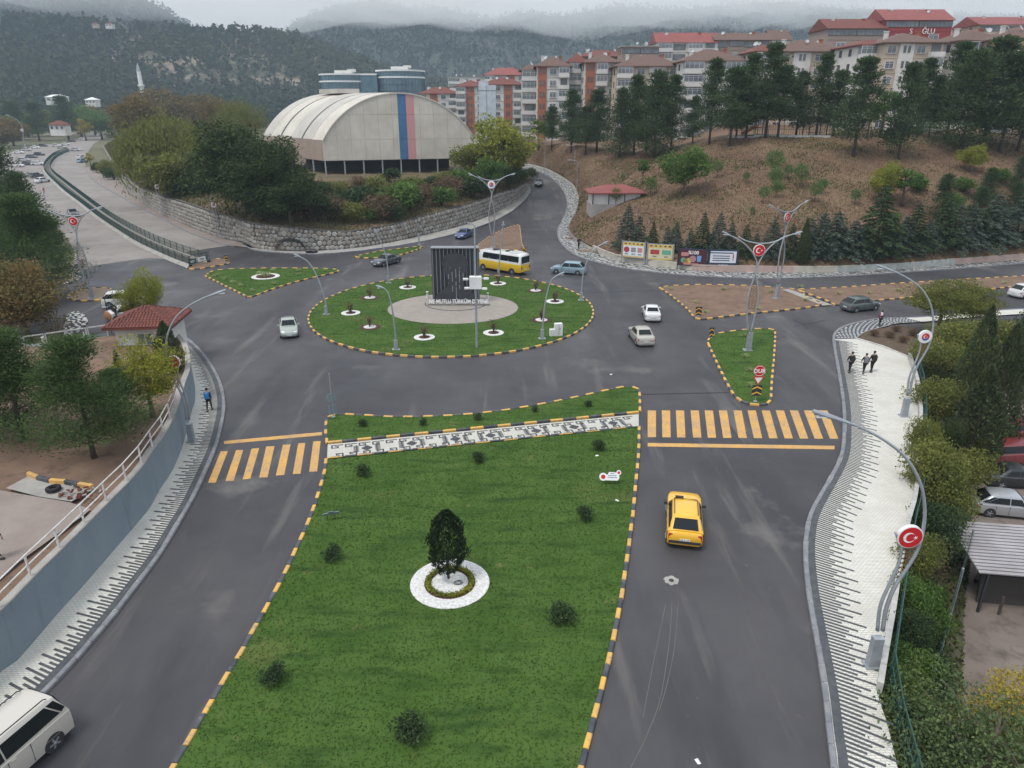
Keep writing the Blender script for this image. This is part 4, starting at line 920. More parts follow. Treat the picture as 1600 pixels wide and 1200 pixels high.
def deciduous(key,leafm,n=3600,h=8,w=6.5,th=.3,clumps=26,ls=.2,barkm=None,seed=0,squash=.75,hang=0):
    st=rng.bit_generator.state; cs=[]; P=[]; D=[]
    ch=h*(1-th); c0=np.array([0,0,h*th+ch*.5])
    for k in range(clumps):
        d=sph(1)[0]; r=rng.uniform(.35,.95); c=c0+d*np.array([w/2,w/2,ch/2])*r*.82; cr=rng.uniform(.55,1.0)*w*.19
        m_=n//clumps; q=sph(m_)*(rng.uniform(.55,1.08,size=m_)[:,None])*cr; q[:,2]*=squash; pp=c+q
        if hang: pp[:,2]-=rng.uniform(0,1,size=m_)**1.5*hang*np.clip(np.linalg.norm(pp[:,:2],axis=1)/(w/2),0,1)
        P.append(pp); D.append(np.tile([0,0,-1],(m_,1)) if hang else q)
    P=np.concatenate(P); D=np.concatenate(D)
    cm=leaves('crown',P,ls,leafm,.5 if not hang else .22,dirs=D if hang else None,jit=.4)
    br=[(random.uniform(.35,.95),random.uniform(0,6.28),w*random.uniform(.2,.38),h*random.uniform(.08,.25)) for _ in range(9)]
    PT[key]=(cm,trunkmesh(h*.82,max(.12,h*.028),br,barkm or M_bark,.04),h,w)
def pine(key,leafm,h=11,w=8.6,th=.16,whorls=12,n=8200,ls=.24,top=.15,ragged=.4):
    P=[];D=[];br=[]
    for k in range(whorls):
        t=k/(whorls-1); z=h*(th+(1-th)*t*.96); r=w/2*((1-t)**.75*(1-top)+top*(1-t*.8))*random.uniform(.75,1.1)
        if k<2: r*=.75
        for j in range(random.randint(4,6)):
            az=random.uniform(0,6.28); rr=r*random.uniform(1-ragged,1.1); br.append((min(.97,z/h*.98),az,rr*.8,rr*.22))
            for q in range(3):
                f=(.45,.75,1.0)[q]; c=np.array([math.cos(az)*rr*f,math.sin(az)*rr*f,z+rr*.25*f]); m_=max(6,int(n/(whorls*5*3))); cr=w*.125*(1.25-.45*t)
                v=sph(m_)*rng.uniform(.3,1.1,size=m_)[:,None]*np.array([cr*1.5,cr*1.5,cr*.55]); P.append(c+v); D.append(v*np.array([1,1,.5])+np.array([0,0,cr*.5]))
    P.append(np.array([0,0,h*.99])+sph(40)*np.array([.4,.4,.7])*w*.07); D.append(np.tile([0,0,1.],(40,1)))
    cm=leaves('crown',np.concatenate(P),ls,leafm,.26,dirs=np.concatenate(D)/(w*.08),jit=.6)
    PT[key]=(cm,trunkmesh(h*.97,h*.02,br[::2],M_barkd,.012),h,w)
def fir(key,leafm,h=8,w=5.6,n=6800,ls=.17,tiers=15,th=.05,droop=.28,asym=.15):
    P=[];D=[];br=[]
    for k in range(tiers):
        t=k/tiers; z=h*(th+(1-th)*t); r=w/2*(1-t)**.85*random.uniform(.85,1.12)+.08
        nb=8
        for j in range(nb):
            az=j*6.28/nb+k*.7+random.uniform(-.3,.3); rr=r*random.uniform(1-asym*2,1.1); m_=max(3,int(n/(tiers*nb)*(1.6-1.2*t)))
            f=rng.uniform(.15,1.0,size=m_)**.7; sw_=rng.normal(size=m_)*.12*rr*(1.1-f)*2; 
            x=np.cos(az)*rr*f-np.sin(az)*sw_; y=np.sin(az)*rr*f+np.cos(az)*sw_; zz=z-droop*rr*f**1.6+rng.normal(size=m_)*.06+.12*rr
            P.append(np.stack([x,y,zz],1)); D.append(np.stack([np.cos(az)+0*f,np.sin(az)+0*f,-.35+0*f],1))
    P.append(np.array([0,0,h*.97])+rng.normal(size=(20,3))*np.array([.05,.05,.25])); D.append(np.tile([0,0,1.],(20,1)))
    PT[key]=(leaves('crown',np.concatenate(P),ls,leafm,.32,dirs=np.concatenate(D),jit=.45),trunkmesh(h*.95,h*.016,[],M_barkd,.0),h,w)
def cypress(key,leafm,h=8,w=3,n=4200,ls=.14,tops=1,rnd=0):
    P=[];D=[]
    for q in range(tops):
        ox=0 if tops==1 else (q-(tops-1)/2)*w*.42; hh=h*(1-.12*(q%2)); ww=w/(1 if tops==1 else 1.5)
        m_=n//tops; t=rng.uniform(0,1,size=m_); az=rng.uniform(0,6.28,size=m_); lump=1+.14*np.sin(az*5+t*9+q)+.1*np.sin(az*3-t*17)
        r=ww/2*(np.sin(np.pi*np.clip(t*.86+.12,0,1)**.9)**.6 if rnd else np.sin(np.pi*np.clip(t*.93+.07,0,1)**.62)**.8)*lump*rng.uniform(.72,1.05,size=m_)
        P.append(np.stack([ox+np.cos(az)*r,np.sin(az)*r,.15+t*hh],1)); D.append(np.stack([np.cos(az)*.35,np.sin(az)*.35,np.ones(m_)],1))
    PT[key]=(leaves('crown',np.concatenate(P),ls,leafm,.4,dirs=np.concatenate(D),jit=.35),trunkmesh(h*.6,h*.02,[],M_barkd,0),h,w)
def shrub(key,leafm,h=1,w=1.2,n=700,ls=.08,lumps=7,asp=.5):
    P=[]
    for k in range(lumps):
        c=np.array([*(rng.uniform(-1,1,size=2)*w*.26),h*rng.uniform(.35,.68)]); m_=n//lumps; P.append(c+sph(m_)*rng.uniform(.5,1.05,size=m_)[:,None]*np.array([w*.3,w*.3,h*.36]))
    P=np.concatenate(P); P[:,2]=np.abs(P[:,2]); mb=MB()
    for k in range(5): mb.tube([(0,0,-.05),(random.uniform(-.2,.2)*w,random.uniform(-.2,.2)*w,h*.6)],.02*h+.008,4)
    PT[key]=(leaves('crown',P,ls,leafm,asp),mb.mesh('trunk',M_barkd),h,w)
deciduous('dark',L_dk,12000,10,12,.04,60,.2); deciduous('green',L_grn,7500,6,7.4,.24,36,.15); deciduous('yellow',L_yel,7000,6,6.8,.12,36,.14); deciduous('gold',L_gold,1500,5,3.2,.25,16,.12)
deciduous('brown',L_brn,8500,9,10,.1,44,.2); deciduous('willow',L_wil,12000,10,11,.06,46,.22,hang=3.0); deciduous('olive',L_wil,7000,7,8,.08,36,.17); deciduous('slim',L_grn,2000,6,3.4,.25,16,.13); deciduous('feather',L_wil,15000,6,7.5,.18,44,.085,squash=.4); deciduous('locust',lm('locust_leaves',(.06,.095,.04),(.1,.125,.04)),22000,7,9,.1,60,.075,squash=.45); deciduous('goldlocust',L_gold,12000,6,6,.1,40,.075,squash=.45); deciduous('darknear',L_dk,14000,6,6,.05,40,.085)
deciduous('autumn',L_brn,15000,8,9,.05,50,.12); deciduous('neargold',L_yel,9500,6,5.6,.1,40,.085)
pine('pine',L_pine); pine('pine2',L_pine,12,9.2,.2,11,8600,.24,.3,.55); pine('pine3',L_pine,9,8.6,.28,8,7200,.23,.5,.45); pine('pine_near',L_pnear,8,8,.14,10,26000,.11,.6,.35); pine('darkpine',L_pine,10,8.8,.05,13,9500,.2,.4,.35)
fir('fir',L_fir); fir('fir2',L_fir,7,5.6,6200,.17,12,.03,.35,.25); fir('fir_dark',L_pine,9,6.2,6800,.18,15,.04,.3,.2)
cypress('cypress',L_cyp,8,2.6,9000,.12); cypress('cypress2',L_cyp,8,3.6,16000,.1,3)
def ballpine(key,h,w,n):
    P=np.array([0,0,h*.66])+sph(n)*rng.uniform(.45,1.05,size=n)[:,None]*np.array([w/2,w/2,h*.36]); PT[key]=(leaves('crown',P,.14,L_yp,.2,dirs=P-np.array([0,0,h*.5]),jit=.5),trunkmesh(h*.6,.05,[],M_barkd,.02),h,w)
ballpine('young',2.6,1.9,900)
shrub('bush',L_shr,2.2,2.8,1500,.13,9); shrub('bush_green',L_grn,2.2,2.8,1500,.13,9); shrub('bush_rust',L_rus,2.0,2.6,1300,.12,9,.25); shrub('bush_olive',L_wil,2.2,3,1400,.13,9)
shrub('lawnshrub',L_shr,.8,1.0,900,.05,7); shrub('ringplant',L_rus,1.0,.8,260,.05,5,.4); shrub('pale',L_pale,.35,.9,160,.06,5,.3); shrub('hedge_bush',L_wil,2.6,3.2,7500,.07,12); shrub('bank_green',L_grn,2.2,3.2,6000,.07,11); shrub('bank_dark',L_shr,2.2,3.2,6000,.07,11)
cypress('magnolia',L_mag,3.0,1.45,7000,.062,1,1)
_m=PT['magnolia'][0]; _c=np.empty(len(_m.vertices)*3,dtype=np.float32); _m.vertices.foreach_get('co',_c); _c[2::3]=.42+_c[2::3]*.86; _m.vertices.foreach_set('co',_c); _m.update()
TRN=[]
def tree(key,base,h,label,group=None,name=None,cat='tree',ws=1.0,rz=None):
    cm,tm_,ph,pw=PT[key]; k=h/ph
    t=thing(name or 'tree',label,cat,base,random.uniform(0,6.28) if rz is None else rz,group)
    t.scale=(k*ws,k*ws,k); inst('trunk',tm_,t); inst('crown',cm,t); return t
def tp(key,px,pb,pt,label,group=None,name=None,cat='tree',ws=1.0,b=None):
    b=b if b is not None else hit(px,pb); h=max(.3,ZUP(b,pt)-b.z); b=Vector((b.x,b.y,b.z-.05)); return tree(key,b,h,label,group,name,cat,ws)
# pines along the crest of the right hill
g='pines along the crest of the dry hill'
for key,px,pb,pt,ws,lb in [
 ('slim',842,232,178,1.3,'yellowish green tree above the upper bend of the street'),('pine3',862,232,168,.9,'small dark pine at the left end of the hill crest'),('pine',892,238,140,.8,'pointed pine before the brick striped block, its tip above the balconies'),
 ('pine2',932,238,140,1.05,'broad dark pine under the brown roofed beige block'),('pine3',915,242,168,1.1,'low spreading dark pine on the crest beside the lamp posts'),('darkpine',968,246,138,.8,'blue green pine with a full crown reaching down to the slope'),('pine2',990,243,118,.8,'tall pine with a high tip in front of the wide hip roof'),
 ('darkpine',1022,247,112,.95,'dark heavy pine standing lowest on the slope beside the round tree'),('pine',1010,236,135,1.0,'dark pine filling the gap behind the heaviest one'),('pine2',1048,235,118,.8,'pine with a split crown above the round tree'),('pine',1082,226,150,.8,'small pine between two tall ones, left of the playground'),
 ('pine2',1108,226,92,.8,'tall pine in front of the white balconied block'),('pine3',1140,228,108,1.0,'bright topped pine with a bare lower trunk left of the playground slide'),('pine2',1165,216,84,.8,'very tall pine rising over the dark attic block'),('pine',1150,216,120,.85,'leaning pine with two bare stems by the white playground fence'),
 ('pine2',1196,215,68,.9,'tallest pine left of the slender white gabled house'),('pine3',1215,214,105,1.0,'rounded pine above the green playground fence'),('pine',1243,214,112,.9,'straight pine over the right end of the playground fence'),('pine2',1275,212,84,.75,'thin crowned pine in front of the beige block with white balconies'),
 ('pine',1301,213,110,1.1,'wide pine by the dark gazebo'),('pine2',1333,244,90,1.0,'pine standing forward on the slope with its trunk showing, left one of two'),('slim',1375,214,128,1.2,'sparse brown green tree before the pale building entrance'),('pine',1403,250,98,.85,'pine standing forward on the slope with a long bare leaning trunk'),
 ('pine2',1432,212,92,.8,'slim pine overlapping the tallest beige block'),('pine2',1478,216,66,.9,'dark pine left of the biggest one'),('darkpine',1500,236,78,1.1,'broad dark pine at the edge of the slope near the ochre block'),('pine2',1535,230,58,1.25,'biggest pine of the crest, in front of the ochre block'),
 ('pine3',1562,238,88,1.1,'spreading pine right of the biggest one'),('pine',1590,236,100,1.0,'pine cut by the right edge of the view'),('pine3',1450,216,120,.8,'lower pine above the parked cars'),('slim',1355,215,150,1.0,'small bare branched tree by the terrace steps')]:
    tp(key,px,pb,pt,lb,g,'pine_tree' if 'pine' in key else 'tree',ws=ws*.92)
# single trees and young pines on the slope
tp('green',1067,307,229,'large round green tree standing alone on the dry slope above the hut',name='round_tree')
tp('slim',1004,288,241,'slender yellow green tree left of the large round tree'); tp('slim',1408,322,254,'twin crowned bright tree in the middle of the right slope',ws=1.5); tp('yellow',1376,318,250,'olive yellow tree touching the bright twin crowned one on the right slope',ws=.8)
[tp('bush_green',x,b_,t_,'green bush on the right part of the dry slope, %s from the left'%ORD[i],'bushes on the right part of the slope','bush',cat='bush',ws=1.2) for i,(x,b_,t_) in enumerate([(1392,352,330),(1432,300,275),(1490,330,300),(1505,300,275),(1552,345,318),(1562,285,262),(1600,330,300)])]
tp('yellow',1515,268,224,'lemon green shrubby tree on the upper right slope below the biggest pine',ws=1.1); tp('darkpine',1468,345,272,'rounded green pine on the slope above the fir row',ws=.9); tp('darkpine',1540,315,262,'bushy pine below the lemon green shrubby tree',ws=1.1); tp('darkpine',1588,300,245,'bushy pine at the right edge of the slope',ws=1.0); tp('darkpine',1525,345,292,'low bushy pine over the right half of the fir row',ws=1.1); tp('darkpine',1580,340,285,'bright low pine near the right edge over the fir row',ws=1.0)
yl=[(1208,280,233),(1210,297,260),(1230,280,256),(1249,293,255),(1212,310,281),(1272,316,284),(1283,303,279),(1335,320,295),(1165,286,268),(1192,318,290),(1175,335,322),(1120,278,250),(1016,306,277),(962,322,293),(973,283,272),(1100,262,250),(1150,268,258)]
for i,(x,b_,t_) in enumerate(yl): tp('young',x,b_,t_,'young round pine scattered on the dry slope, %s from the left'%ORD[sorted(yl).index((x,b_,t_))],'young pines scattered on the dry slope','young_pine',cat='young tree')
# fir row behind the low wall
fr=[(1120,415,360),(1185,417,362),(1225,418,365),(1322,416,352),(1348,416,358),(1385,414,352),(1445,411,350),(1468,409,345),(1510,405,342),(1538,402,328),(982,398,318),(1000,404,335),(1022,408,345),(1045,410,352),(1062,411,345),(1085,414,355),(1105,414,330),(1130,416,330),(1150,416,345),(1168,417,350),(1210,418,340),(1240,418,348),(1268,417,338),(1287,418,330),(1308,417,328),(1338,416,342),(1358,415,350),(1374,415,288),(1396,413,345),(1418,412,335),(1432,411,316),(1455,410,340),(1478,408,310),(1498,406,318),(1522,404,320),(1555,400,300),(1575,398,330),(1596,396,300)]
fr.sort()
for i,(x,b_,t_) in enumerate(fr):
    b=hit(x,b_-4); b.y+=3.2 if x>1050 and x<1160 else 1.8; b.z=gz(b.x,b.y); tp(['fir','fir2','fir_dark','fir2'][i%4],x,0,t_,'blue green fir behind the low hill wall, %s from the left'%ORD[i],'firs in a row behind the low hill wall','fir_tree',b=b,ws=1.1 if x<1160 else 1.35 if x<1300 else 1.6)
tp('cypress',1252,417,342,'thin dark cypress standing in the fir row right of the far twin lamp',name='cypress_tree',ws=.8,b=hit(1252,413))
# around the hall
for key,px,pb,pt,ws,lb in [('dark',388,334,178,1.0,'huge dark leafed tree left of the sports hall'),('dark',455,350,258,1.1,'dark bushy tree in front of the hall corner above the stone wall'),('dark',345,338,240,1.2,'dark tree under the huge one, above the bend of the stone wall'),('dark',425,342,205,1.0,'dark tree between the huge one and the hall corner'),('willow',300,322,178,1.1,'tall green willow beside the huge dark tree'),('olive',262,308,228,1.1,'olive tree at the foot of the willows'),('brown',228,232,140,1.0,'rusty green tree at the far left of the hall wood'),('olive',205,285,240,1.0,'small olive tree where the stone wall begins'),('brown',380,300,200,1.0,'brown green tree behind the dark crown by the hall'),('dark',318,335,262,1.1,'low dark bushy tree at the stone wall bend'),
 ('willow',280,318,152,.95,'big drooping yellow green willow above the avenue'),('willow',318,330,215,.9,'lower drooping green willow at the stone wall'),('willow',238,292,178,.8,'willow at the upper end of the stone wall'),('brown',262,225,128,1.0,'tall rusty green tree behind the big willow, left one'),('brown',318,225,138,1.0,'tall rusty green tree behind the big willow, right one'),
 ('willow',382,235,142,.9,'pale yellow green poplar like tree between the rusty tree and the hall'),('brown',350,228,150,.8,'brown green tree behind the huge dark one'),('dark',215,262,208,.8,'dark bushy tree beside the avenue lamp posts'),('fir_dark',188,215,163,1.3,'dark conical tree at the end of the avenue'),
 ('yellow',786,288,178,1.0,'bright yellow tree beside the sports hall and the upper street'),('olive',735,282,215,1.1,'olive bush tree at the right corner of the hall'),('green',765,300,245,.9,'leafy green tree below the yellow tree'),('dark',797,296,255,.8,'dark tree where the stone wall meets the upper street'),('olive',806,284,222,.6,'yellow green tree at the edge of the upper street'),('fir',732,212,160,.9,'dark monkey puzzle like fir between hall and brick block'),('olive',690,300,262,1.0,'olive green bush tree under the hall columns')]:
    tp(key,px,pb,pt,lb,None,ws=ws*1.12)
bl=[(500,352,305),(520,345,300),(545,352,312),(570,330,290),(600,345,298),(625,335,280),(640,328,295),(660,322,285),(590,300,272),(672,300,275),(700,312,270),(720,300,262),(740,310,275),(560,295,272),(530,305,280),(610,270+15,262),(480,348,300),(690,322,290),(430,345,300),(760,305,280),(650,300,272),(505,315,285),(775,298,275),(580,352,325),(615,345,315),(415,352,325),(745,288,255),(540,325,298)]
bl+=[(822,292,272),(812,285,262),(830,280,262)]
bl=[(x,min(b_,346) if x<640 else b_,t_) for x,b_,t_ in bl]
for i,(x,b_,t_) in enumerate(bl):
    ky=['bush','bush_rust','bush_olive','bush','bush_rust','bush_green'][i%6]; dsc={'bush':'dark green','bush_rust':'rusty brown','bush_olive':'olive','bush_green':'bright green'}[ky]
    rk=sorted([q[0] for j,q in enumerate(bl) if ['bush','bush_rust','bush_olive','bush','bush_rust','bush_green'][j%6]==ky]).index(x)
    tp(ky,x,b_,t_,'%s bush above the stone wall, %s of its colour from the left'%(dsc,ORD[rk]),'bushes on the bank under the sports hall','bush',cat='bush',ws=1.2)
p=hit(605,285); mbp=MB()
for k in range(46):
    az=random.uniform(0,6.28); l=random.uniform(1.5,3.2); pts=[Vector((math.cos(az)*l*t*.9,math.sin(az)*l*t*.9,.3+l*1.1*t-l*1.0*t*t*t)) for t in (0,.33,.66,1)]; mbp.tube(pts,[.05,.06,.05,.01],3,False)
pm=thing('palm','spiky yellow green palm in front of the hall columns','palm',p); mbp.build('frond',L_wil,pm); mb=MB(); mb.tube([(0,0,-.2),(0,0,.6)],.25,8); mb.build('trunk',M_bark,pm)
# valley on the left
vl=[('darkpine',30,212,158),('olive',8,214,176),('pine2',62,214,160),('olive',45,208,168),('pine2',108,212,150),('olive',84,206,165),('green',128,208,165),('brown',150,205,160),('olive',175,204,166),('brown',5,226,186),('brown',22,222,180),('gold',135,214,181),('dark',205,206,160),('olive',232,206,150),('green',160,212,172),('pine2',215,208,168)]
for i,(k,x,b_,t_) in enumerate(vl):
    b=G(x,b_+6); rk=[q[1] for q in sorted(vl,key=lambda q:q[1])].index(x); tp(k,x,0,t_,'tree of the valley park below the wooded ridge, %s from the left'%ORD[rk],'trees of the valley park',b=b,ws=1.3)
tp('gold',145,255,236,'small golden tree on the avenue pavement, left one',b=G(142,258),ws=1.2); tp('olive',168,276,245,'round yellow green tree on the avenue pavement',b=G(168,278)); tp('bush',175,282,262,'dark clipped bush under the round yellow green tree on the avenue',b=G(178,281),cat='bush',name='bush',ws=1.2); tp('dark',153,268,252,'small dark shrub between the two avenue trees',b=G(152,270),cat='bush',name='bush')
# left side near
for key,px,py,z,h,ws,lb in [('darkpine',12,360,0,15,1.0,'tall dark pine mass at the left edge beside the avenue'),('darkpine',52,395,0,11.5,1.0,'dark pine next to the pavement left of the twin flag lamp'),('darkpine',-30,385,0,17,1.1,'darkest pine cut by the left edge'),('pine_near',62,470,0,11.5,1.15,'broad brownish green pine left of the sandy island'),('pine_near',-10,450,0,11,1.1,'wide pine cut by the left edge above the rusty tree'),
 ('autumn',48,538,0,8.2,1.15,'rusty leaved tree above the sliding gate'),('autumn',0,520,0,8.5,1.0,'rusty leaved tree cut by the left edge'),('darkpine',92,420,0,6.5,.9,'small dark pine beside the left pavement'),
 ('pine_near',148,718,2.4,6.9,1.05,'nearest broad pine on bare soil behind the slate wall'),('pine_near',38,690,2.4,6.6,1.15,'broad pine left of the nearest one, behind the slate wall'),('pine_near',-30,670,2.4,6.6,1.1,'pine cut by the left edge behind the slate wall'),('pine_near',192,674,2.4,3.9,1.0,'small green pine between the nearest pine and the yellow tree'),
 ('neargold',240,652,2.4,5.6,1.0,'yellow green leafy tree leaning over the slate wall by the gate house'),('neargold',238,505,0.1,6.0,.75,'thin yellow tree behind the gate house roof'),('neargold',212,505,0.1,4.6,.8,'sparse yellow tree beside the white parked suv')]:
    b=G(px,py,z); tree(key,b,h,lb,None,'pine_tree' if 'pine' in key else 'tree',ws=ws)
tree('cypress',G(268,583,2.3),3.9,'dark green conifer shrub at the right corner of the gate house',name='conifer',ws=1.5); tree('fir_dark',G(190,600,2.3),2.6,'small young spruce left of the yellow green tree',name='conifer')
# right side near
def lotp(px,py,z=-4.2): return G(px,py,z)
for key,px,py,z,h,ws,lb in [('cypress2',1538,705,-4.2,11.3,.95,'big dense multi topped cypress right of the footpath'),('cypress',1508,735,-4.2,8.0,1.4,'cypress filling the foot of the big one'),('cypress2',1610,560,-.1,7.5,1.3,'dense cypress at the right edge behind the big one'),('feather',1462,525,0,6.2,1.1,'feathery light green tree where the side street meets the pavement'),('feather',1515,520,0,5.2,.9,'feathery tree right of the first one beside the side street'),
 ('hedge_bush',1462,578,-.2,2.6,1.5,'yellow green hedge bush beside the round emblem lamp'),('hedge_bush',1500,560,-.2,3.2,1.4,'yellow green hedge bush behind the emblem lamp'),('hedge_bush',1560,548,-.2,2.8,1.6,'dull green bush behind the big cypress')]:
    tree(key,G(px,py,z),h,lb,None,'tree' if 'bush' not in key else 'bush','bush' if 'bush' in key else 'tree',ws=ws)
shr=[('hedge_bush',1452,668,4.0,.8),('darknear',1466,745,4.8,.6),('hedge_bush',1492,772,3.4,.9),('hedge_bush',1448,790,4.2,.7),('darknear',1455,640,4.2,.5),('hedge_bush',1465,835,3.6,.8),('bank_dark',1450,860,3.0,.8),('hedge_bush',1425,905,2.6,.7),('bank_green',1418,960,2.1,.8),('bank_dark',1412,1010,2.0,.8),('bank_green',1440,1000,2.2,.7),('bank_green',1412,1060,1.9,.9),('bank_dark',1435,1060,2.0,.8),('bank_green',1405,1100,1.7,.9),('bank_dark',1440,1110,1.9,.8),('bank_green',1452,950,1.4,.7),('hedge_bush',1436,720,3.0,.6),('hedge_bush',1505,725,3.0,.8),('bank_green',1430,1150,1.5,.9),('bush_rust',1440,900,1.7,.9)]
shr.sort(key=lambda q:(q[2],q[1]))
for i,(k,x,y,h,ws) in enumerate(shr):
    rk=i; b=hit(x,y); tree(k,b,h,'bush on the bank right of the footpath, %s from its far end'%ORD[rk],'bushes on the bank beside the right footpath','bush','bush',ws=ws)
tree('locust',lotp(1500,1310),7.0,'feathery blue green locust tree in the bottom right corner'); tree('goldlocust',lotp(1585,1240),5.4,'yellow autumn locust tree in the bottom right corner',ws=1.1); tree('locust',lotp(1400,1330),5.0,'locust tree at the bottom edge by the fence',ws=.8)
# planting on the lawns
lsh=[(568,743,20),(747,722,19),(935,703,19),(913,811,25),(521,874,27),(877,971,36),(430,1066,34),(642,1152,46),(567,666,13),(662,664,12),(747,656,12),(836,643,10),(919,635,11)]
for i,(x,y,s_) in enumerate(lsh):
    b=G(x,y,.1); k='lawnshrub'; hh=s_/(.0445*(y-163))/1.05
    near='on the narrow lawn' if y<680 else 'on the large front lawn'
    n2=sorted([q[0] for q in lsh if (q[1]<680)==(y<680)]).index(x)
    tree(k,b,hh*1.0,'rounded shrub %s, %s from the left'%(near,ORD[n2]),'shrubs dotted over the median lawns','shrub','shrub',ws=1.15)
mg=G(701,905,.1); tree('magnolia',mg,3.5,'dense dark glossy conical tree in the white pebble ring',name='magnolia_tree')
# pebble ring bed
def ringbed(c,ro,ri,mo,mi,label,sx=1.0,plants=0,cover=None):
    t=thing('ring_bed',label,'flower bed',c,0,'ringed planting beds')
    def ann(r0,r1,z,m,n,nm):
        mb=MB(); nn=36; vs=[]
        for r_ in (r0,r1):
            for i in range(nn): a=2*math.pi*i/nn; vs.append((r_*math.cos(a)*sx,r_*math.sin(a),z))
        for i in range(nn): a=2*math.pi*i/nn; vs.append((r1*math.cos(a)*sx,r1*math.sin(a),-.02))
        fs=[(i,nn+i,nn+(i+1)%nn,(i+1)%nn) for i in range(nn)]+[(nn+i,2*nn+i,2*nn+(i+1)%nn,nn+(i+1)%nn) for i in range(nn)]
        mb.add(vs,[f for f in fs]); mb.build(nm,m,t)
    ann(.001,ri,.045,mi,0,'mulch' if mi is M_mulch else 'pebbles'); ann(ri,ro,.03,mo,0,'pebbles' if mo is M_pebble else 'mulch')
    return t
c=G(703,911,.1); big=ringbed(c,1.83,1.18,M_pebble,M_mulch,'large white pebble ring with a clipped yellow green hedge ring around the glossy tree',1.0)
mb=MB(); mb.lathe([(.85,.0),(.85,.06),(.001,.065)],32); mb.build('pebbles',M_pebble,big)
n=2600; a=rng.uniform(0,6.28,n); r_=rng.normal(1.02,.07,n); P=np.stack([np.cos(a)*r_,np.sin(a)*r_,rng.uniform(.05,.24,n)],1); o=inst('hedge_ring',leaves('hedge_ring',P,.045,L_yel,.6),big); o['kind']='stuff'
mb=MB()
for k in range(3): mb.tube([(.35+.16*math.cos(t)+.05*k,-.1+.12*math.sin(t)*1.2,.09+.02*k) for t in [j*.4 for j in range(17)]],.012,4)
mb.build('irrigation_hose',M_dark,big)
rings=[(637,449,0),(578,465,1),(548,489,0),(578,511,1),(663,527,0),(771,520,0),(778,443,0),(837,454,1),(867,471,0),(846,500,1)]
for i,(x,y,d) in enumerate(rings):
    c=G(x,y,.1); rk=sorted(q[0]*1000+q[1] for q in rings).index(x*1000+y)
    ringbed(c,1.0 if not d else 1.05,.52 if not d else .62,M_mulch if d else M_pebble,M_pebble if d else M_mulch,'planting ring on the roundabout, %s, %s from the left'%('white inside dark' if d else 'white around dark',ORD[rk]))
    tree('ringplant',c+Vector((0,0,.04)),1.35,'twiggy shrub in the %s roundabout ring from the left'%ORD[rk],'young shrubs in the roundabout rings','shrub','shrub',ws=1.2)
c=G(415,432,.1); rb_=ringbed(c,1.75,1.2,M_pebble,M_mulch,'white ringed bed of low flowers on the left triangular lawn',1.0)
for k in range(1): tree('pale',c+Vector((0,0,.05)),.8,'clump of low pale flowers filling the ringed bed on the left triangular lawn',None,'flowers','flowers',ws=1.15)
pl_=[(338,432),(353,437),(366,442),(378,447),(396,455),(425,423),(467,423),(507,424),(466,430),(428,444),(1160,526),(1164,558),(1170,580),(1172,603),(1048,452),(1130,453),(1086,473),(1102,489),(1184,484),(1205,457),(1258,470),(1310,460),(1358,459),(1402,455),(1250,449),(1570,443)]
for i,(x,y) in enumerate(pl_):
    gq='left triangular lawn' if x<600 else 'lawn island with the DUR sign' if y>510 else 'bare soil islands on the right'
    rk=sorted(q[0]*1000+q[1] for q in pl_ if (('left' if q[0]<600 else 'dur' if q[1]>510 else 'r'))==('left' if x<600 else 'dur' if y>510 else 'r')).index(x*1000+y)
    tree('pale',G(x,y,.1),.42,'pale low tuft on the %s, %s from left'%(gq,ORD[rk]),'pale tufts planted on the islands','tuft','plant',ws=.9)
# ---- grass blades on the lawns (uncountable)
def inpoly(P,poly):
    x,y=P[:,0],P[:,1]; c=np.zeros(len(P),bool); n=len(poly)
    for i in range(n):
        x1,y1=poly[i]; x2,y2=poly[(i+1)%n]
        if y1==y2: continue
        m=((y1>y)!=(y2>y))&(x<(x2-x1)*(y-y1)/(y2-y1)+x1); c^=m
    return c
for k,poly in enumerate(LAWNS):
    q=np.array(poly); lo=q.min(0); hi=q.max(0); ar=abs(sum(poly[i][0]*poly[(i+1)%len(poly)][1]-poly[(i+1)%len(poly)][0]*poly[i][1] for i in range(len(poly))))/2
    dens=95 if k==1 else 60 if k==0 else 28; n=int((hi[0]-lo[0])*(hi[1]-lo[1])*dens); P=rng.uniform(lo,hi,size=(n,2)); P=P[inpoly(P,poly)]
    if k==3-1 or True:
        d=((P[:,0]-RC.x)/7.2)**2+((P[:,1]-RC.y)/6.25)**2; P=P[d>1]
        c=G(703,911); P=P[((P[:,0]-c.x)**2+(P[:,1]-c.y)**2)>1.9**2]
        for (x,y,dd) in rings: c=G(x,y); P=P[((P[:,0]-c.x)**2+(P[:,1]-c.y)**2)>1.08**2]
    n=len(P); hgt=rng.uniform(.03,.085,n); az=rng.uniform(0,6.28,n); w=rng.uniform(.02,.05,n)*(1.5 if k>1 else 1)
    b=np.stack([P[:,0],P[:,1],np.full(n,.095)],1); dx=np.stack([np.cos(az),np.sin(az),0*az],1)*w[:,None]; tip=b+np.stack([rng.normal(size=n)*.05,rng.normal(size=n)*.05,hgt],1)
    V=np.stack([b-dx,b+dx,tip],1).reshape(-1,3); me=fastmesh('grass',V,np.arange(n*3).reshape(-1,3),M_blade,True); tag(inst('grass',me),['short grass on the narrow lawn','short grass on the large front lawn','short grass on the roundabout','short grass on the left triangular lawn','short grass on the lawn sliver','short grass on the DUR sign island'][min(k,5)],kind='stuff')
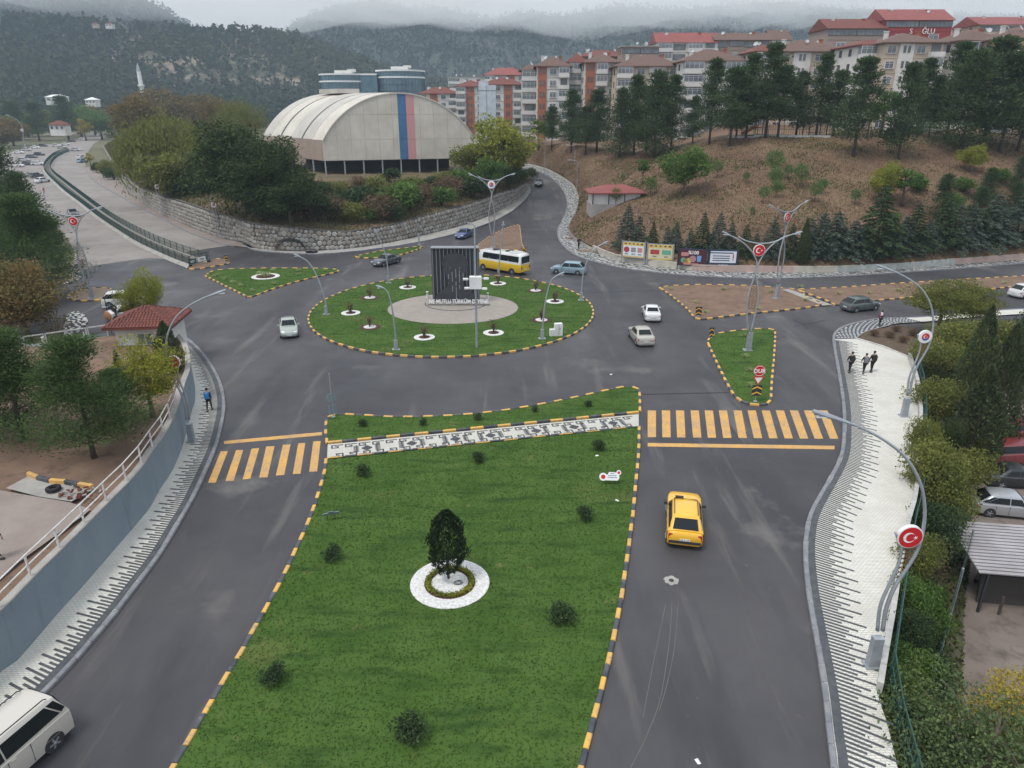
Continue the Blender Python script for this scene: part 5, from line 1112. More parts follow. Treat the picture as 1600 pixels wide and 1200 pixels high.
# ---- dry grass and scrub litter on the slopes
def scatter(o,n,size,m,name,label,aspect=.3,up=.5,keep=None,rows=None):
    me=o.data; V=np.array([v.co[:] for v in me.vertices]); Fc=np.array([p.vertices[:] for p in me.polygons]); A=np.linalg.norm(np.cross(V[Fc[:,1]]-V[Fc[:,0]],V[Fc[:,3]]-V[Fc[:,0]]),axis=1)
    if rows: A[rows:]=0
    idx=rng.choice(len(Fc),size=n,p=A/A.sum()); u=rng.uniform(size=(n,1)); v=rng.uniform(size=(n,1)); f=Fc[idx]
    P=V[f[:,0]]*(1-u)*(1-v)+V[f[:,1]]*u*(1-v)+V[f[:,2]]*u*v+V[f[:,3]]*(1-u)*v
    if keep is not None: P=P[keep(P)]
    P[:,2]+=size*.4; o2=inst(name,leaves(name,P,size,m,aspect,dirs=np.tile([0,0,up],(len(P),1)),jit=.6)); tag(o2,label,kind='stuff'); return P
M_dry=mat('dry_grass_blades',(.21,.145,.08),.95,(.14,.088,.055),.25,4,isl=.8,isl_col=(.12,.09,.045),spec=.1)
M_weed=mat('green_weed_blades',(.075,.11,.03),.9,(.11,.12,.04),.4,4,isl=.8,isl_col=(.05,.06,.02),spec=.1)
def nmask(P,f,t,s=0): return np.array([noise.fractal(Vector((p[0]*f,p[1]*f,p[2]*f*2+s)),1,2,3)>t for p in P])
scatter(HILL,55000,.17,M_dry,'dry_grass','dry straw grass over the right hillside',.28,1,rows=14*119)
scatter(HILL,40000,.2,M_weed,'weeds','patches of green weeds on the right hillside',.3,1,keep=lambda P:nmask(P,.12,.08),rows=14*119)
scatter(MIDH,22000,.26,M_dry,'dry_grass','dry grass on the bank below the sports hall',.28,1,rows=9*(nn-1))
scatter(MIDH,20000,.26,M_weed,'weeds','green weeds on the bank below the sports hall',.3,1,rows=9*(nn-1))
for o in [x for x in S.objects if x.name.startswith('embankment')]: scatter(o,9000,.17,M_weed,'weeds','weeds covering the bank right of the footpath',.35,1)
# ---- forest on the ridge and the mountains
def forest(o,n,tsz,m,label,keep=None,per=11,rows=None):
    me=o.data; V=np.array([v.co[:] for v in me.vertices]); Fc=np.array([p.vertices[:] for p in me.polygons]); 
    if rows: Fc=Fc[:rows]
    A=np.linalg.norm(np.cross(V[Fc[:,1]]-V[Fc[:,0]],V[Fc[:,3]]-V[Fc[:,0]]),axis=1)
    idx=rng.choice(len(Fc),size=n,p=A/A.sum()); u=rng.uniform(size=(n,1)); v=rng.uniform(size=(n,1)); f=Fc[idx]
    P=V[f[:,0]]*(1-u)*(1-v)+V[f[:,1]]*u*(1-v)+V[f[:,2]]*u*v+V[f[:,3]]*(1-u)*v
    if keep is not None: P=P[keep(P)]
    n=len(P); s=rng.uniform(.65,1.35,n)*tsz; off=rng.normal(size=(n,per,3))*.33; hh=rng.uniform(.1,1.0,size=(n,per)); off[:,:,0]*=(1.25-hh); off[:,:,1]*=(1.25-hh); off[:,:,2]=hh*1.25
    Q=(P[:,None,:]+off*s[:,None,None]).reshape(-1,3); tag(inst('forest',leaves('forest',Q,tsz*.33,m,.7)),label,kind='stuff')
L_far=mat('ridge_tree_crowns',(.022,.036,.022),.9,(.05,.062,.028),.006,5,.42,.62,isl=.6,isl_col=(.055,.075,.035),spec=.1)
def ridgekeep(P):
    a=np.array([noise.fractal(Vector((p[0]*.0065,p[1]*.005,p[2]*.012)),1,2,4) for p in P]); px=np.array([PX(p)[0] for p in P]); k=np.ones(len(P),bool)
    k&=~((a>.12)&(px>170)&(px<480)&(P[:,2]>30)&(rng.uniform(size=len(P))>.3)); return k
forest(RIDGE,15000,7.5,L_far,'dense dark forest covering the long ridge',ridgekeep)
L_far2=mat('mountain_tree_crowns',(.032,.046,.038),.9,(.058,.068,.052),.003,5,.42,.62,isl=.3,spec=.1)
for o in [x for x in S.objects if x.name.startswith('mountain')][:2]: forest(o,30000,13,L_far2,'far forest on the mountain side',lambda P:nmask(P,.004,-.45),6)
# ------------------------------------------------------------------ vehicles
def paint(name,c,r=.28,coat=.6,metal=0): return mat(name,c,r,coat=coat,metal=metal,spec=.5)
M_tail=mat('tail_lamp_red',(.35,.02,.02),.3); M_head=mat('head_lamp_clear',(.6,.62,.65),.15); M_plate=mat('plate_white',(.7,.7,.68),.5); M_rim=mat('alloy_rim',(.42,.43,.45),.35,metal=.7); M_trim=mat('black_trim',(.03,.03,.033),.6); M_chrome=mat('chrome_trim',(.5,.5,.5),.25,metal=.9)
WH={}
def wheel(root,x,y,r,w=.2,spokes=5):
    k=(r,w,y>0)
    if k not in WH:
        mb=MB(); Mx=Matrix.Rotation(R(90),3,'X'); mb.lathe([(r*.55,-w/2),(r*.94,-w/2),(r,-w*.3),(r,w*.3),(r*.94,w/2),(r*.55,w/2)],20,(0,0,0),Mx); ty=mb.mesh('tyre',M_black,ang=40)
        q=MB(); s_=1 if y>0 else -1
        q.lathe([(r*.66,-.02),(r*.66,.0),(r*.58,.01),(.03,-.02)],20,(0,s_*(w/2-.01),0),Matrix.Rotation(R(-90*s_),3,'X'))
        for a in range(spokes): an=a*6.283/spokes; q.box((math.cos(an)*r*.33,s_*(w/2+.004),math.sin(an)*r*.33),(r*.6,.03,.07),M=Matrix.Rotation(-an,3,'Y'))
        q.ball((0,s_*(w/2+.01),0),.05,8,4); WH[k]=(ty,q.mesh('rim',M_rim,ang=40))
    h=put(bpy.data.objects.new('wheel',WH[k][0]),root,(x,y,r)); inst('rim',WH[k][1],h); return h
def car(label,cat,pos,rz,P,L=4.3,W=1.72,Hh=1.42,belt=.92,hood=.90,trunk=.98,ws=.85,rf=.28,rr=-.95,rg=-1.55,name='parked_car',group=None,rails=False,wr=.31,cladding=False,rear='sedan',glass=None,taxi=False,roofc=None,mid=-.28,plate=True,white_roof=None,doors=True,hl=None):
    root=thing(name,label,cat,pos,rz,group); hw=W/2; zb=.2 if not cladding else .27; x0,x1=-L/2,L/2
    def ring(x,hw_,z0,zt,crown=.03):
        h=[(0,z0),(hw_*.82,z0),(hw_*.965,z0+.09),(hw_,z0+(zt-z0)*.42),(hw_*.99,z0+(zt-z0)*.72),(hw_*.955,zt-.07),(hw_*.86,zt-.005),(hw_*.45,zt+crown*.7),(0,zt+crown)]
        return [Vector((x,y,z)) for y,z in h]+[Vector((x,-y,z)) for y,z in reversed(h[1:-1])]
    st=[(x0,.84,zb+.12,trunk-.2,0),(x0+.07,.93,zb,trunk-.07,.01),(x0+.3,.985,zb-.03,trunk,.02),(min(rg,x0+.75),1,zb-.05,trunk+.0,.02),((rg+ws)/2,1,zb-.05,belt,.0),(ws,1,zb-.05,belt+.0,.03),((ws+x1)/2,.985,zb-.05,(belt+hood)/2,.04),(x1-.38,.95,zb-.03,hood-.07,.03),(x1-.12,.88,zb,hood-(.22 if not cladding else .13),.02),(x1,.72,zb+.1,hood-.36,0)]
    mb=MB(); rs=[ring(x,hw*k,a,b,c) for x,k,a,b,c in st]; n=len(rs[0]); vs=[p for r in rs for p in r]
    mb.add(vs,[(i*n+k,(i+1)*n+k,(i+1)*n+(k+1)%n,i*n+(k+1)%n) for i in range(len(rs)-1) for k in range(n)]+[tuple(range(n)),tuple((len(rs)-1)*n+k for k in reversed(range(n)))])
    body=mb.build('body',P,root,ang=38)
    # cabin
    hb=hw*.93; hr=hw*.74; zr_=Hh
    def cr2(x,z,hh_,hbx=None):
        hbx=hbx or hb; top=[(hbx,belt-.06),(hbx-(hbx-hh_)*(z-.09-belt)/(max(.05,zr_-.09-belt)),max(belt-.05,z-.09)),(hh_*.93,z-.02),(hh_*.5,z+.015),(0,z+.02)]
        return [Vector((x,y,q)) for y,q in top]+[Vector((x,-y,q)) for y,q in reversed(top[:-1])]
    cst=[cr2(ws,belt+.02,hb*.9),cr2(rf,zr_-.03,hr),cr2(rf-.25,zr_,hr),cr2((rf+rr)/2,zr_+.015,hr*1.01),cr2(rr+.15,zr_-.01,hr),cr2(rr,zr_-.04,hr*.97),cr2(rg,(trunk if rear=='sedan' else belt)+.02,hb*.88)]
    mb=MB(); n=len(cst[0]); vs=[p for r in cst for p in r]; mb.add(vs,[(i*n+k,i*n+k+1,(i+1)*n+k+1,(i+1)*n+k) for i in range(len(cst)-1) for k in range(n-1)]+[tuple(range(n))[::-1],tuple((len(cst)-1)*n+k for k in range(n))])
    mb.build('cabin',roofc or P,root,ang=38)
    gm=glass or M_glass
    def pane(nm,q,off):
        q=[Vector(p) for p in q]; nn_=(q[1]-q[0]).cross(q[3]-q[0]).normalized(); c=sum(q,Vector())/4
        if nn_.dot(Vector(off))<0: nn_=-nn_
        m=MB(); a=[p+nn_*(.045 if nm in('windscreen','rear_window') else .018) for p in q]; b=[p-nn_*.01 for p in q]; m.add(a+b,[(0,1,2,3),(7,6,5,4)]+[(i,4+i,4+(i+1)%4,(i+1)%4) for i in range(4)]); m.build(nm,gm,root)
    pane('windscreen',[(ws-.06,hb*.80,belt+.07),(ws-.06,-hb*.80,belt+.07),(rf+.04,-hr*.84,zr_-.06),(rf+.04,hr*.84,zr_-.06)],(1,0,1))
    bz=(trunk if rear=='sedan' else belt)
    pane('rear_window',[(rg+.05,hb*.74,bz+.07),(rg+.05,-hb*.74,bz+.07),(rr-.03,-hr*.80,zr_-.09),(rr-.03,hr*.80,zr_-.09)],(-1,0,.6))
    zt=zr_-.13; yl=lambda z: hb-(hb-hr)*(z-belt+.06)/(zr_-.03-belt)
    for s_ in (1,-1):
        f0=ws-.30; m0=mid; r0=rg+.36 if rear=='sedan' else rg+.30
        tb=lambda x,z:(x,s_*(yl(z)+.004),z)
        pane('side_window',[tb(f0,belt+.03),tb(m0+.03,belt+.03),tb(m0+.03,zt),tb(rf-.02,zt)],(0,s_,.2))
        pane('side_window',[tb(m0-.03,belt+.03),tb(r0,belt+.05),tb(max(r0+.05,rr+.08),zt) if rear=='sedan' else tb(rr+.42,zt),tb(m0-.03,zt)],(0,s_,.2))
        if rear!='sedan': pane('side_window',[tb(r0-.06,belt+.05),tb(rg+.08,belt+.12),tb(rr+.08,zt),tb(rr+.36,zt)],(0,s_,.2))
        m=MB(); m.box((ws-.32,s_*(hw+.07),belt+.06),(.12,.2,.13),b=.02); m.build('wing_mirror',P if not cladding else M_trim,root)
        for i,xx in enumerate((mid-.2,mid+.62)): m=MB(); m.box((xx,s_*(hw*.985),belt-.14),(.16,.03,.03)); m.build('door_handle',M_trim if cladding else P,root)
        m=MB(); 
        for xx in (mid,mid+.98 if mid+.98<ws+.1 else ws,mid-.78): m.box((xx,s_*(hw*.992),zb+(belt-zb)*.52),(.012,.02,(belt-zb)*.8))
        m.build('door_seam',M_trim,root)
        for wx in (x0+L*.185,x1-L*.185):
            wheel(root,wx,s_*(hw-.105),wr)
            m=MB(); m.lathe([(wr*1.16,-.02),(wr*1.16,.012),(wr*1.0,.012)],18,(wx,s_*(hw*.992-.005),wr+.01),Matrix.Rotation(R(-90*s_),3,'X')); m.build('wheel_arch',M_trim,root)
        m=MB(); m.box((x0+.075,s_*hw*.78,trunk-.25),(.12,.26,.17) if not cladding else (.12,.2,.3),b=.03); m.build('tail_light',M_tail,root)
        m=MB(); m.box((x1-.17,s_*hw*.66,hood-.26),(.2,.34,.13),rz=-.25*s_,b=.03); m.build('headlight',M_head,root)
        if rails: m=MB(); m.tube([(rf-.1,s_*hr*.86,zr_+.02),(rf-.2,s_*hr*.86,zr_+.09),(rr+.3,s_*hr*.86,zr_+.09),(rr+.2,s_*hr*.86,zr_+.02)],.022,6); m.build('roof_rail',M_trim,root)
    m=MB(); m.box((x0+.03,0,zb+.22),(.1,W*.86,.16),b=.03); m.build('rear_bumper',M_trim if cladding else P,root)
    m=MB(); m.box((x1-.06,0,zb+.2),(.1,W*.74,.12),b=.03); m.build('grille',M_trim,root)
    if plate:
        for xx in (x0-.02,x1+.005): m=MB(); m.box((xx,0,zb+.36 if xx<0 else zb+.2),(.02,.5,.11)); pl=m.build('number_plate',M_plate,root); m=MB(); [m.box((xx+(-.012 if xx<0 else .012),-.17+k*.06,zb+.36 if xx<0 else zb+.2),(.004,.03,.06)) for k in range(7) if k not in(2,4)]; m.build('plate_characters',M_trim,pl)
    return root
W_=paint('white_car_paint',(.62,.62,.61)); SV=paint('silver_green_paint',(.36,.39,.35),.32,.5,.3); BG=paint('beige_silver_paint',(.44,.41,.36),.32,.5,.3); GD=paint('graphite_paint',(.085,.095,.10),.3,.6,.3); BL=paint('blue_paint',(.035,.07,.17)); LB=paint('ice_blue_paint',(.24,.34,.40),.3,.5,.3); GRN=paint('grey_green_paint',(.075,.095,.095)); YT=paint('taxi_yellow_paint',(.78,.42,.03)); YB=paint('bus_yellow_paint',(.78,.50,.03)); RD=paint('red_paint',(.28,.02,.03)); DR=paint('dark_red_paint',(.20,.035,.04)); SL=paint('silver_paint',(.42,.43,.45),.3,.5,.4); BK=paint('black_paint',(.02,.022,.025)); CR_=paint('cream_van_paint',(.55,.51,.45),.32,.5,.2)
def hd(a,b): p,q=G(*a),G(*b); return math.atan2(q.y-p.y,q.x-p.x)
HB=dict(rear='hatch',rr=-1.45,rg=-1.98,trunk=.93,mid=-.3)
tx_=car('bright yellow taxi with black roof rails driving away on the right carriageway','taxi',G(1067.5,824),hd((1068,860),(1066,770)),YT,4.32,1.82,1.60,1.02,1.06,1.02,.85,.22,-1.55,-2.0,'taxi',rails=True,wr=.35,cladding=True,rear='hatch')
m=MB(); m.box((.25,.33,1.67),(.12,.42,.09),b=.02); m.build('taxi_sign',M_trim,tx_)
car('silver green sedan coming down the left side of the roundabout','car',G(452,520),hd((449,500),(453,540)),SV,4.3,1.72,1.42,name='sedan')
car('white boxy old sedan leaving the roundabout on the right','car',G(1017,496),hd((1020,505),(1012,483)),W_,4.1,1.66,1.38,.9,.86,.94,.8,.25,-.85,-1.3,'sedan')
car('beige silver rounded sedan behind the white one','car',G(1001,532),hd((1010,543),(990,518)),BG,4.3,1.71,1.42,name='sedan')
car('dark grey sedan between the lawn sliver and the roundabout','car',G(604,413),hd((622,409),(585,418)),GD,4.5,1.75,1.42,name='sedan')
car('blue sedan heading down to the junction below the stone wall','car',G(725,371),hd((738,366),(712,377)),BL,4.3,1.72,1.42,name='sedan')
car('ice blue estate minivan right of the yellow bus','car',G(888,427),hd((908,428),(866,425)),LB,4.55,1.75,1.6,.98,.95,.98,1.05,.45,-1.6,-2.15,'minivan',wr=.31,rear='hatch',rails=False,glass=M_glass)
car('dark green grey hatchback passing the soil island on the right','car',G(1343,484),hd((1320,487),(1370,481)),GRN,4.2,1.76,1.48,.95,.92,.95,.85,.35,-1.35,-1.95,'hatchback',rear='hatch')
p=GS(842,290); q=GS(843,278); car('small dark car climbing the uphill street','car',p,math.atan2(-1,-.1),GD,4.2,1.74,1.5,.95,.92,.95,.85,.35,-1.35,-1.95,'hatchback',rear='hatch')
car('dark hatchback coming along the left carriageway of the avenue','car',G(115,338),hd((112,333),(120,343)),GD,4.2,1.74,1.5,.95,.92,.95,.85,.35,-1.35,-1.95,'hatchback',rear='hatch')
car('white suv parked beside the yellow tree near the gate','car',G(197,478),hd((179,478),(215,476)),W_,4.4,1.85,1.68,1.05,1.02,1.05,.95,.45,-1.6,-2.05,'suv',rear='hatch',wr=.36,cladding=True)
car('white car partly hidden by the gate house roof','car',G(203,497),hd((190,499),(222,494)),W_,4.3,1.75,1.45,name='sedan')
car('white hatchback at the right edge on the side street','car',G(1603,463),hd((1590,464),(1625,460)),W_,4.2,1.76,1.5,.95,.92,.95,.85,.35,-1.35,-1.95,'hatchback',rear='hatch')
car('cream panel window van with black roof bars in the bottom left corner','van',G(-2,1214),hd((80,1130),(0,1200)),CR_,4.5,1.83,1.82,1.12,1.08,1.1,1.3,.75,-1.95,-2.2,'van',rails=True,wr=.32,rear='hatch',mid=.1)
# lower lot
ZL=-4.2
def lot(px,py): return G(px,py,ZL)
car('bright red hatchback in the lower car park by the cypress','car',lot(1592,683),R(12),RD,4.1,1.74,1.5,.95,.92,.95,.85,.35,-1.35,-1.9,'hatchback',rear='hatch')
car('dark red van between the red hatchback and the black car','van',lot(1580,722),R(6),DR,4.5,1.8,1.8,1.12,1.05,1.1,1.3,.8,-1.95,-2.2,'van',rear='hatch',mid=.1)
car('black sedan in the lower car park','car',lot(1585,756),R(-4),BK,4.4,1.76,1.44,name='sedan')
car('silver hatchback nearest in the lower car park','car',lot(1572,801),R(-12),SL,4.3,1.78,1.5,.95,.92,.95,.9,.38,-1.35,-1.95,'hatchback',rear='hatch')
# far parked cars, simple copies of two small prototypes
far_=[(30,240,5,W_),(42,236,5,SL),(56,232,5,W_),(68,229,5,GD),(38,252,6,SL),(50,247,6,GD),(62,243,6,BK),(28,261,6,W_),(45,258,6,GD),(60,258,7,W_),(97,232,20,SV),(88,229,20,W_),(103,227,20,W_),(113,222,20,GD),(130,219,18,W_),(119,236,10,W_),(156,212,90,W_),(168,206,90,SL),(129,254,80,LB),(128,248,80,W_),(155,262,80,BK),(57,277,80,GD),(67,285,80,W_),(40,208,3,W_),(55,208,3,SL),(110,210,3,W_),(125,210,3,BK),(138,208,3,W_)]
protos={}
nm_={W_.name:'white',SL.name:'silver',GD.name:'grey',BK.name:'black',SV.name:'greenish silver',LB.name:'pale blue'}
for i,(x,y,a,P) in enumerate(far_):
    same=sorted([q for q in far_ if q[3] is P],key=lambda q:(q[0],q[1])); rk=same.index((x,y,a,P)); lb='far %s car parked beside the avenue, %s of its colour from the left'%(nm_[P.name],ORD[rk])
    if P.name not in protos: protos[P.name]=car(lb,'car',G(x,y,.01),R(a),P,4.3,1.75,1.48,.95,.92,.95,.85,.35,-1.35,-1.95,'parked_car',rear='hatch',group='cars parked along the far avenue')
    else: again(protos[P.name],G(x,y,.01),R(a+random.uniform(-8,8)),lb)
for i,(x,y,P) in enumerate([(1437,207,W_),(1446,206,SL),(1474,206,W_),(1424,207,BK),(1582,208,SL)]):
    b=hit(x,213); b.y+=5; b.z=gz(b.x,b.y); again(protos[P.name],b,R(160),'%s car parked on the terrace under the apartment blocks, %s from the left'%(nm_[P.name],ORD[[1424,1437,1446,1474,1582].index(x)]),'cars parked on the terrace')
# minibus
def bus(pos,rz):
    t=thing('minibus','yellow and white minibus passing behind the monument','minibus',pos,rz); L_,W2=7.6,2.15
    def prof(x,k=1,zt=2.75,zb=.35): 
        h=[(0,zb),(W2/2*.9,zb),(W2/2*k,zb+.15),(W2/2*k,1.45)]; return h
    mb=MB(); xs_=[(-L_/2,.9,.5),(-L_/2+.12,.98,.38),(-L_/2+.5,1,.35),(L_/2-.9,1,.35),(L_/2-.25,.97,.4),(L_/2,.85,.5)]
    rs=[]
    for x,k,z0 in xs_:
        h=[(0,z0),(W2/2*k*.92,z0),(W2/2*k,z0+.12),(W2/2*k,1.42),(0,1.42)]; rs.append([Vector((x,y,z)) for y,z in h]+[Vector((x,-y,z)) for y,z in reversed(h[1:-1])])
    def loftrings(mb,rs):
        n=len(rs[0]); mb.add([p for r in rs for p in r],[(i*n+k,(i+1)*n+k,(i+1)*n+(k+1)%n,i*n+(k+1)%n) for i in range(len(rs)-1) for k in range(n)]+[tuple(range(n)),tuple((len(rs)-1)*n+k for k in reversed(range(n)))])
    loftrings(mb,rs); mb.build('body',YB,t,ang=38)
    mb=MB(); rs=[]
    for x,k,dz in [(-L_/2+.02,.94,-.25),(-L_/2+.18,.97,-.06),(-L_/2+.6,.98,0),(L_/2-1.3,.98,0),(L_/2-.75,.96,-.12),(L_/2-.15,.9,-1.0)]:
        zt=2.75+dz; h=[(0,1.4),(W2/2*k,1.4),(W2/2*k*.94,max(1.45,zt-.22)),(W2/2*k*.8,max(1.46,zt-.03)),(0,max(1.47,zt+.03))]; rs.append([Vector((x,y,z)) for y,z in h]+[Vector((x,-y,z)) for y,z in reversed(h[1:-1])])
    loftrings(mb,rs); mb.build('roof',W_,t,ang=38)
    for s_ in (1,-1):
        for k,(a,b) in enumerate([(-3.35,-1.75),(-1.7,-.1),(-.05,1.4),(1.45,2.6)]):
            m=MB(); m.prism([(a,1.5),(b,1.5),(b-(.35 if k==3 else 0),2.42),(a,2.42)],0,.03,M=Matrix(((1,0,0),(0,0,s_*-1.),(0,1,0))),O=(0,s_*(W2/2*.965),0)); o=m.build('side_window',M_glass,t)
        m=MB(); m.prism([(-3.45,1.46),(2.75,1.46),(2.35,2.46),(-3.45,2.46)],0,.02,M=Matrix(((1,0,0),(0,0,s_*-1.),(0,1,0))),O=(0,s_*(W2/2*.955),0)); m.build('window_band',M_trim,t)
        for wx in (-2.35,2.45): wheel(t,wx,s_*(W2/2-.12),.38,.24); m=MB(); m.lathe([(.47,-.02),(.47,.012),(.4,.012)],18,(wx,s_*(W2/2-.0),.42),Matrix.Rotation(R(-90*s_),3,'X')); m.build('wheel_arch',M_trim,t)
        m=MB(); m.box((-L_/2,s_*.85,1.0),(.06,.16,.4),b=.02); m.build('tail_light',M_tail,t); m=MB(); m.box((L_/2-.06,s_*.75,.85),(.12,.3,.2),b=.03); m.build('headlight',M_head,t); m=MB(); m.box((L_/2-.5,s_*(W2/2+.12),2.0),(.1,.2,.35),b=.02); m.build('wing_mirror',M_trim,t)
    m=MB(); m.box((-L_/2-.0,0,2.0),(.05,1.7,.85),b=.02); m.build('rear_window',M_glass,t)
    m=MB(); m.box((L_/2-.38,0,1.95),(.04,1.75,1.05),M=Matrix.Rotation(R(-27),3,'Y')); m.build('windscreen',M_glass,t)
    for x,r_ in ((1.0,.5),(-.9,.32)): m=MB(); m.lathe([(r_,0),(r_,.08),(r_*.6,.1)],14,(x,0,2.78)); m.build('roof_hatch',M_trim,t)
    m=MB(); m.box((-2.3,0,2.82),(1.2,1.4,.16),b=.05); m.build('air_conditioner',W_,t)
    m=MB(); m.box((-L_/2-.01,0,.75),(.03,.5,.12)); m.build('number_plate',M_plate,t); return t
bus(G(785,423.5),hd((815,424),(760,415)))
# ------------------------------------------------------------------ people
def skin(name,V,E,Rr,m,parent,root=0,sub=1):
    me=bpy.data.meshes.new(name); me.from_pydata(V,E,[]); o=bpy.data.objects.new(name,me); C.objects.link(o)
    md=o.modifiers.new('s','SKIN'); md.use_smooth_shade=True
    for i,r_ in enumerate(Rr): me.skin_vertices[0].data[i].radius=(r_,r_) if not hasattr(r_,'__len__') else r_
    me.skin_vertices[0].data[root].use_root=True
    if sub: o.modifiers.new('b','SUBSURF').levels=sub
    bpy.context.view_layer.update(); r=depsmesh(o); bpy.data.objects.remove(o); r.materials.clear(); r.materials.append(m); r.name=name
    return inst(name,r,parent)
M_skin=mat('skin',(.42,.25,.17),.6)
def person(label,pos,rz,top,leg,hair,pack=None,stride=.22,h=1.74,scarf=None,group=None,arm=.12):
    t=thing('person',label,'person',pos,rz,group); t.scale=(h/1.74,)*3; s=stride
    V=[];E=[];Rr=[]
    def ch(pts,rad,frm=None):
        prev=frm
        for p,r_ in zip(pts,rad):
            V.append(p);Rr.append(r_)
            if prev is not None: E.append((prev,len(V)-1))
            prev=len(V)-1
        return prev
    pel=ch([(0,0,.94)],[(.15,.10)]); ch2=ch([(0,0,1.12),(0,.01,1.30),(0,.0,1.42)],[(.13,.095),(.155,.105),(.12,.08)],pel); nk=ch([(0,.01,1.50)],[.055],ch2); hdv=ch([(0,.015,1.58),(0,.02,1.66),(0,.01,1.72)],[.072,.088,.06],nk); ch([(0,.10,1.635)],[.016],hdv-1)
    for sx in (1,-1):
        sw=s*sx; el=(sx*.235,-sw*.35-.02,1.16); wr_=(sx*.23,-sw*.6+.06+arm*.4,.93)
        w=ch([(sx*.17,0,1.41),el,wr_,(sx*.225,wr_[1]+.02,.86)],[.055,.043,.03,.036],ch2)
        for f in range(4): ch([(sx*(.225),wr_[1]+.045-.022*f,.80),(sx*.215,wr_[1]+.045-.022*f,.755-.006*(f in(1,2)))],[.0095,.008],w)
        ch([(sx*.205,wr_[1]+.06,.835),(sx*.2,wr_[1]+.075,.80)],[.011,.009],w)
        ch([(sx*.09,0,.88),(sx*.10,sw*.55+.03,.50),(sx*.10,sw-.03,.10),(sx*.105,sw+.10,.04)],[.085,.055,.038,.036],pel)
    skin('body',V,E,Rr,M_skin,t,0)
    def sub(nm,segs,m,root=0):
        V2=[];E2=[];R2=[]; 
        for pts,rad in segs:
            prev=None
            for p,r_ in zip(pts,rad):
                j=next((i for i,q in enumerate(V2) if (Vector(q)-Vector(p)).length<1e-4),None)
                if j is None: V2.append(p);R2.append(r_);j=len(V2)-1
                if prev is not None: E2.append((prev,j))
                prev=j
        skin(nm,V2,E2,R2,m,t,0)
    c=(0,.01,1.30)
    segs=[([c,(0,0,1.10),(0,0,.90)],[(.175,.125),(.165,.12),(.175,.13)]),([c,(0,0,1.42)],[(.175,.125),(.13,.09)])]
    for sx in (1,-1): sw=s*sx; segs.append(([(0,0,1.42),(sx*.175,0,1.41),(sx*.24,-sw*.35-.02,1.16),(sx*.232,-sw*.6+.05+arm*.4,.95)],[(.13,.09),.072,.058,.045]))
    sub('jacket',segs,top)
    segs=[]
    for sx in (1,-1): sw=s*sx; segs.append(([(0,0,.93),(sx*.09,0,.86),(sx*.10,sw*.55+.03,.50),(sx*.10,sw-.03,.13)],[(.16,.11),.10,.07,.055]))
    sub('trousers',segs,leg)
    for sx in (1,-1):
        sw=s*sx; m=MB(); m.box((sx*.103,sw+.03,.045),(.10,.27,.09),b=.025); m.build('shoe',M_trim,t)
        m=MB(); m.ball((sx*.03,.098,1.665),.010,6,4); m.build('eye',M_black,t); m=MB(); m.ball((sx*.085,.01,1.65),.022,6,4,(.5,1,1.3)); m.build('ear',M_skin,t)
    m=MB(); m.ball((0,-.012,1.69),.103,12,8,(.95,1.05,1.0)); m.build('hair',hair,t,smooth=True)
    m=MB(); m.box((0,.098,1.605),(.045,.01,.01)); m.build('mouth',mat('lips',(.35,.12,.1),.6),t)
    if pack: m=MB(); m.box((0,-.19,1.24),(.30,.17,.44),b=.05); pk=m.build('backpack',pack,t,ang=50); m=MB(); [m.tube([(sx*.09,-.12,1.44),(sx*.11,.0,1.50),(sx*.12,.125,1.35),(sx*.13,.05,1.12)],.018,5) for sx in (1,-1)]; m.build('strap',pack,pk)
    if scarf: m=MB(); m.lathe([(.20,1.16),(.19,1.3),(.13,1.44),(.075,1.52)],12); m.build('shawl',scarf,t,smooth=True)
    return t
K=mat('black_cloth',(.018,.018,.02),.85); NV=mat('navy_cloth',(.02,.03,.07),.85); BP=mat('bright_blue_cloth',(.02,.16,.42),.7); MG=mat('magenta_cloth',(.30,.025,.08),.85); WT=mat('white_cloth',(.6,.58,.56),.85); HR=mat('dark_hair',(.015,.012,.01),.6); GRY=mat('grey_cloth',(.16,.16,.19),.85)
person('person in a navy jacket with a bright blue backpack walking on the left footpath',G(328,641.5,.12),R(4),NV,K,HR,BP,.2)
g='three walkers on the right footpath'
person('person in black walking nearest the kerb of the right footpath',G(1327,581.5,.12),R(0),K,K,HR,K,.2,1.76,group=g)
person('person with a grey backpack, in the middle of the three walkers',G(1349,583,.12),R(-8),K,K,HR,GRY,.26,1.70,group=g)
person('person in black, rightmost and tallest of the three walkers',G(1361,581,.12),R(4),K,K,HR,K,.14,1.80,group=g)
person('person in a magenta coat with a white shawl at the pavement corner',G(1374,510,.1),R(15),MG,K,HR,None,.12,1.66,scarf=WT)
person('person in dark clothes standing beside the white cars at the gate',G(183,503,0),R(150),K,GRY,HR,None,.1,1.78)
person('person in black walking on the far left pavement behind the pines',G(98,377,.0),R(20),K,K,HR,None,.18,1.72)
person('person in dark clothes by the earthworks at the foot of the hill wall',G(904,388,.13),R(200),K,K,HR,None,.12,1.72)
person('person in blue at the left edge behind the white railing',G(-2,871,WZ+.1),R(-90),NV,NV,HR,None,.15,1.74)
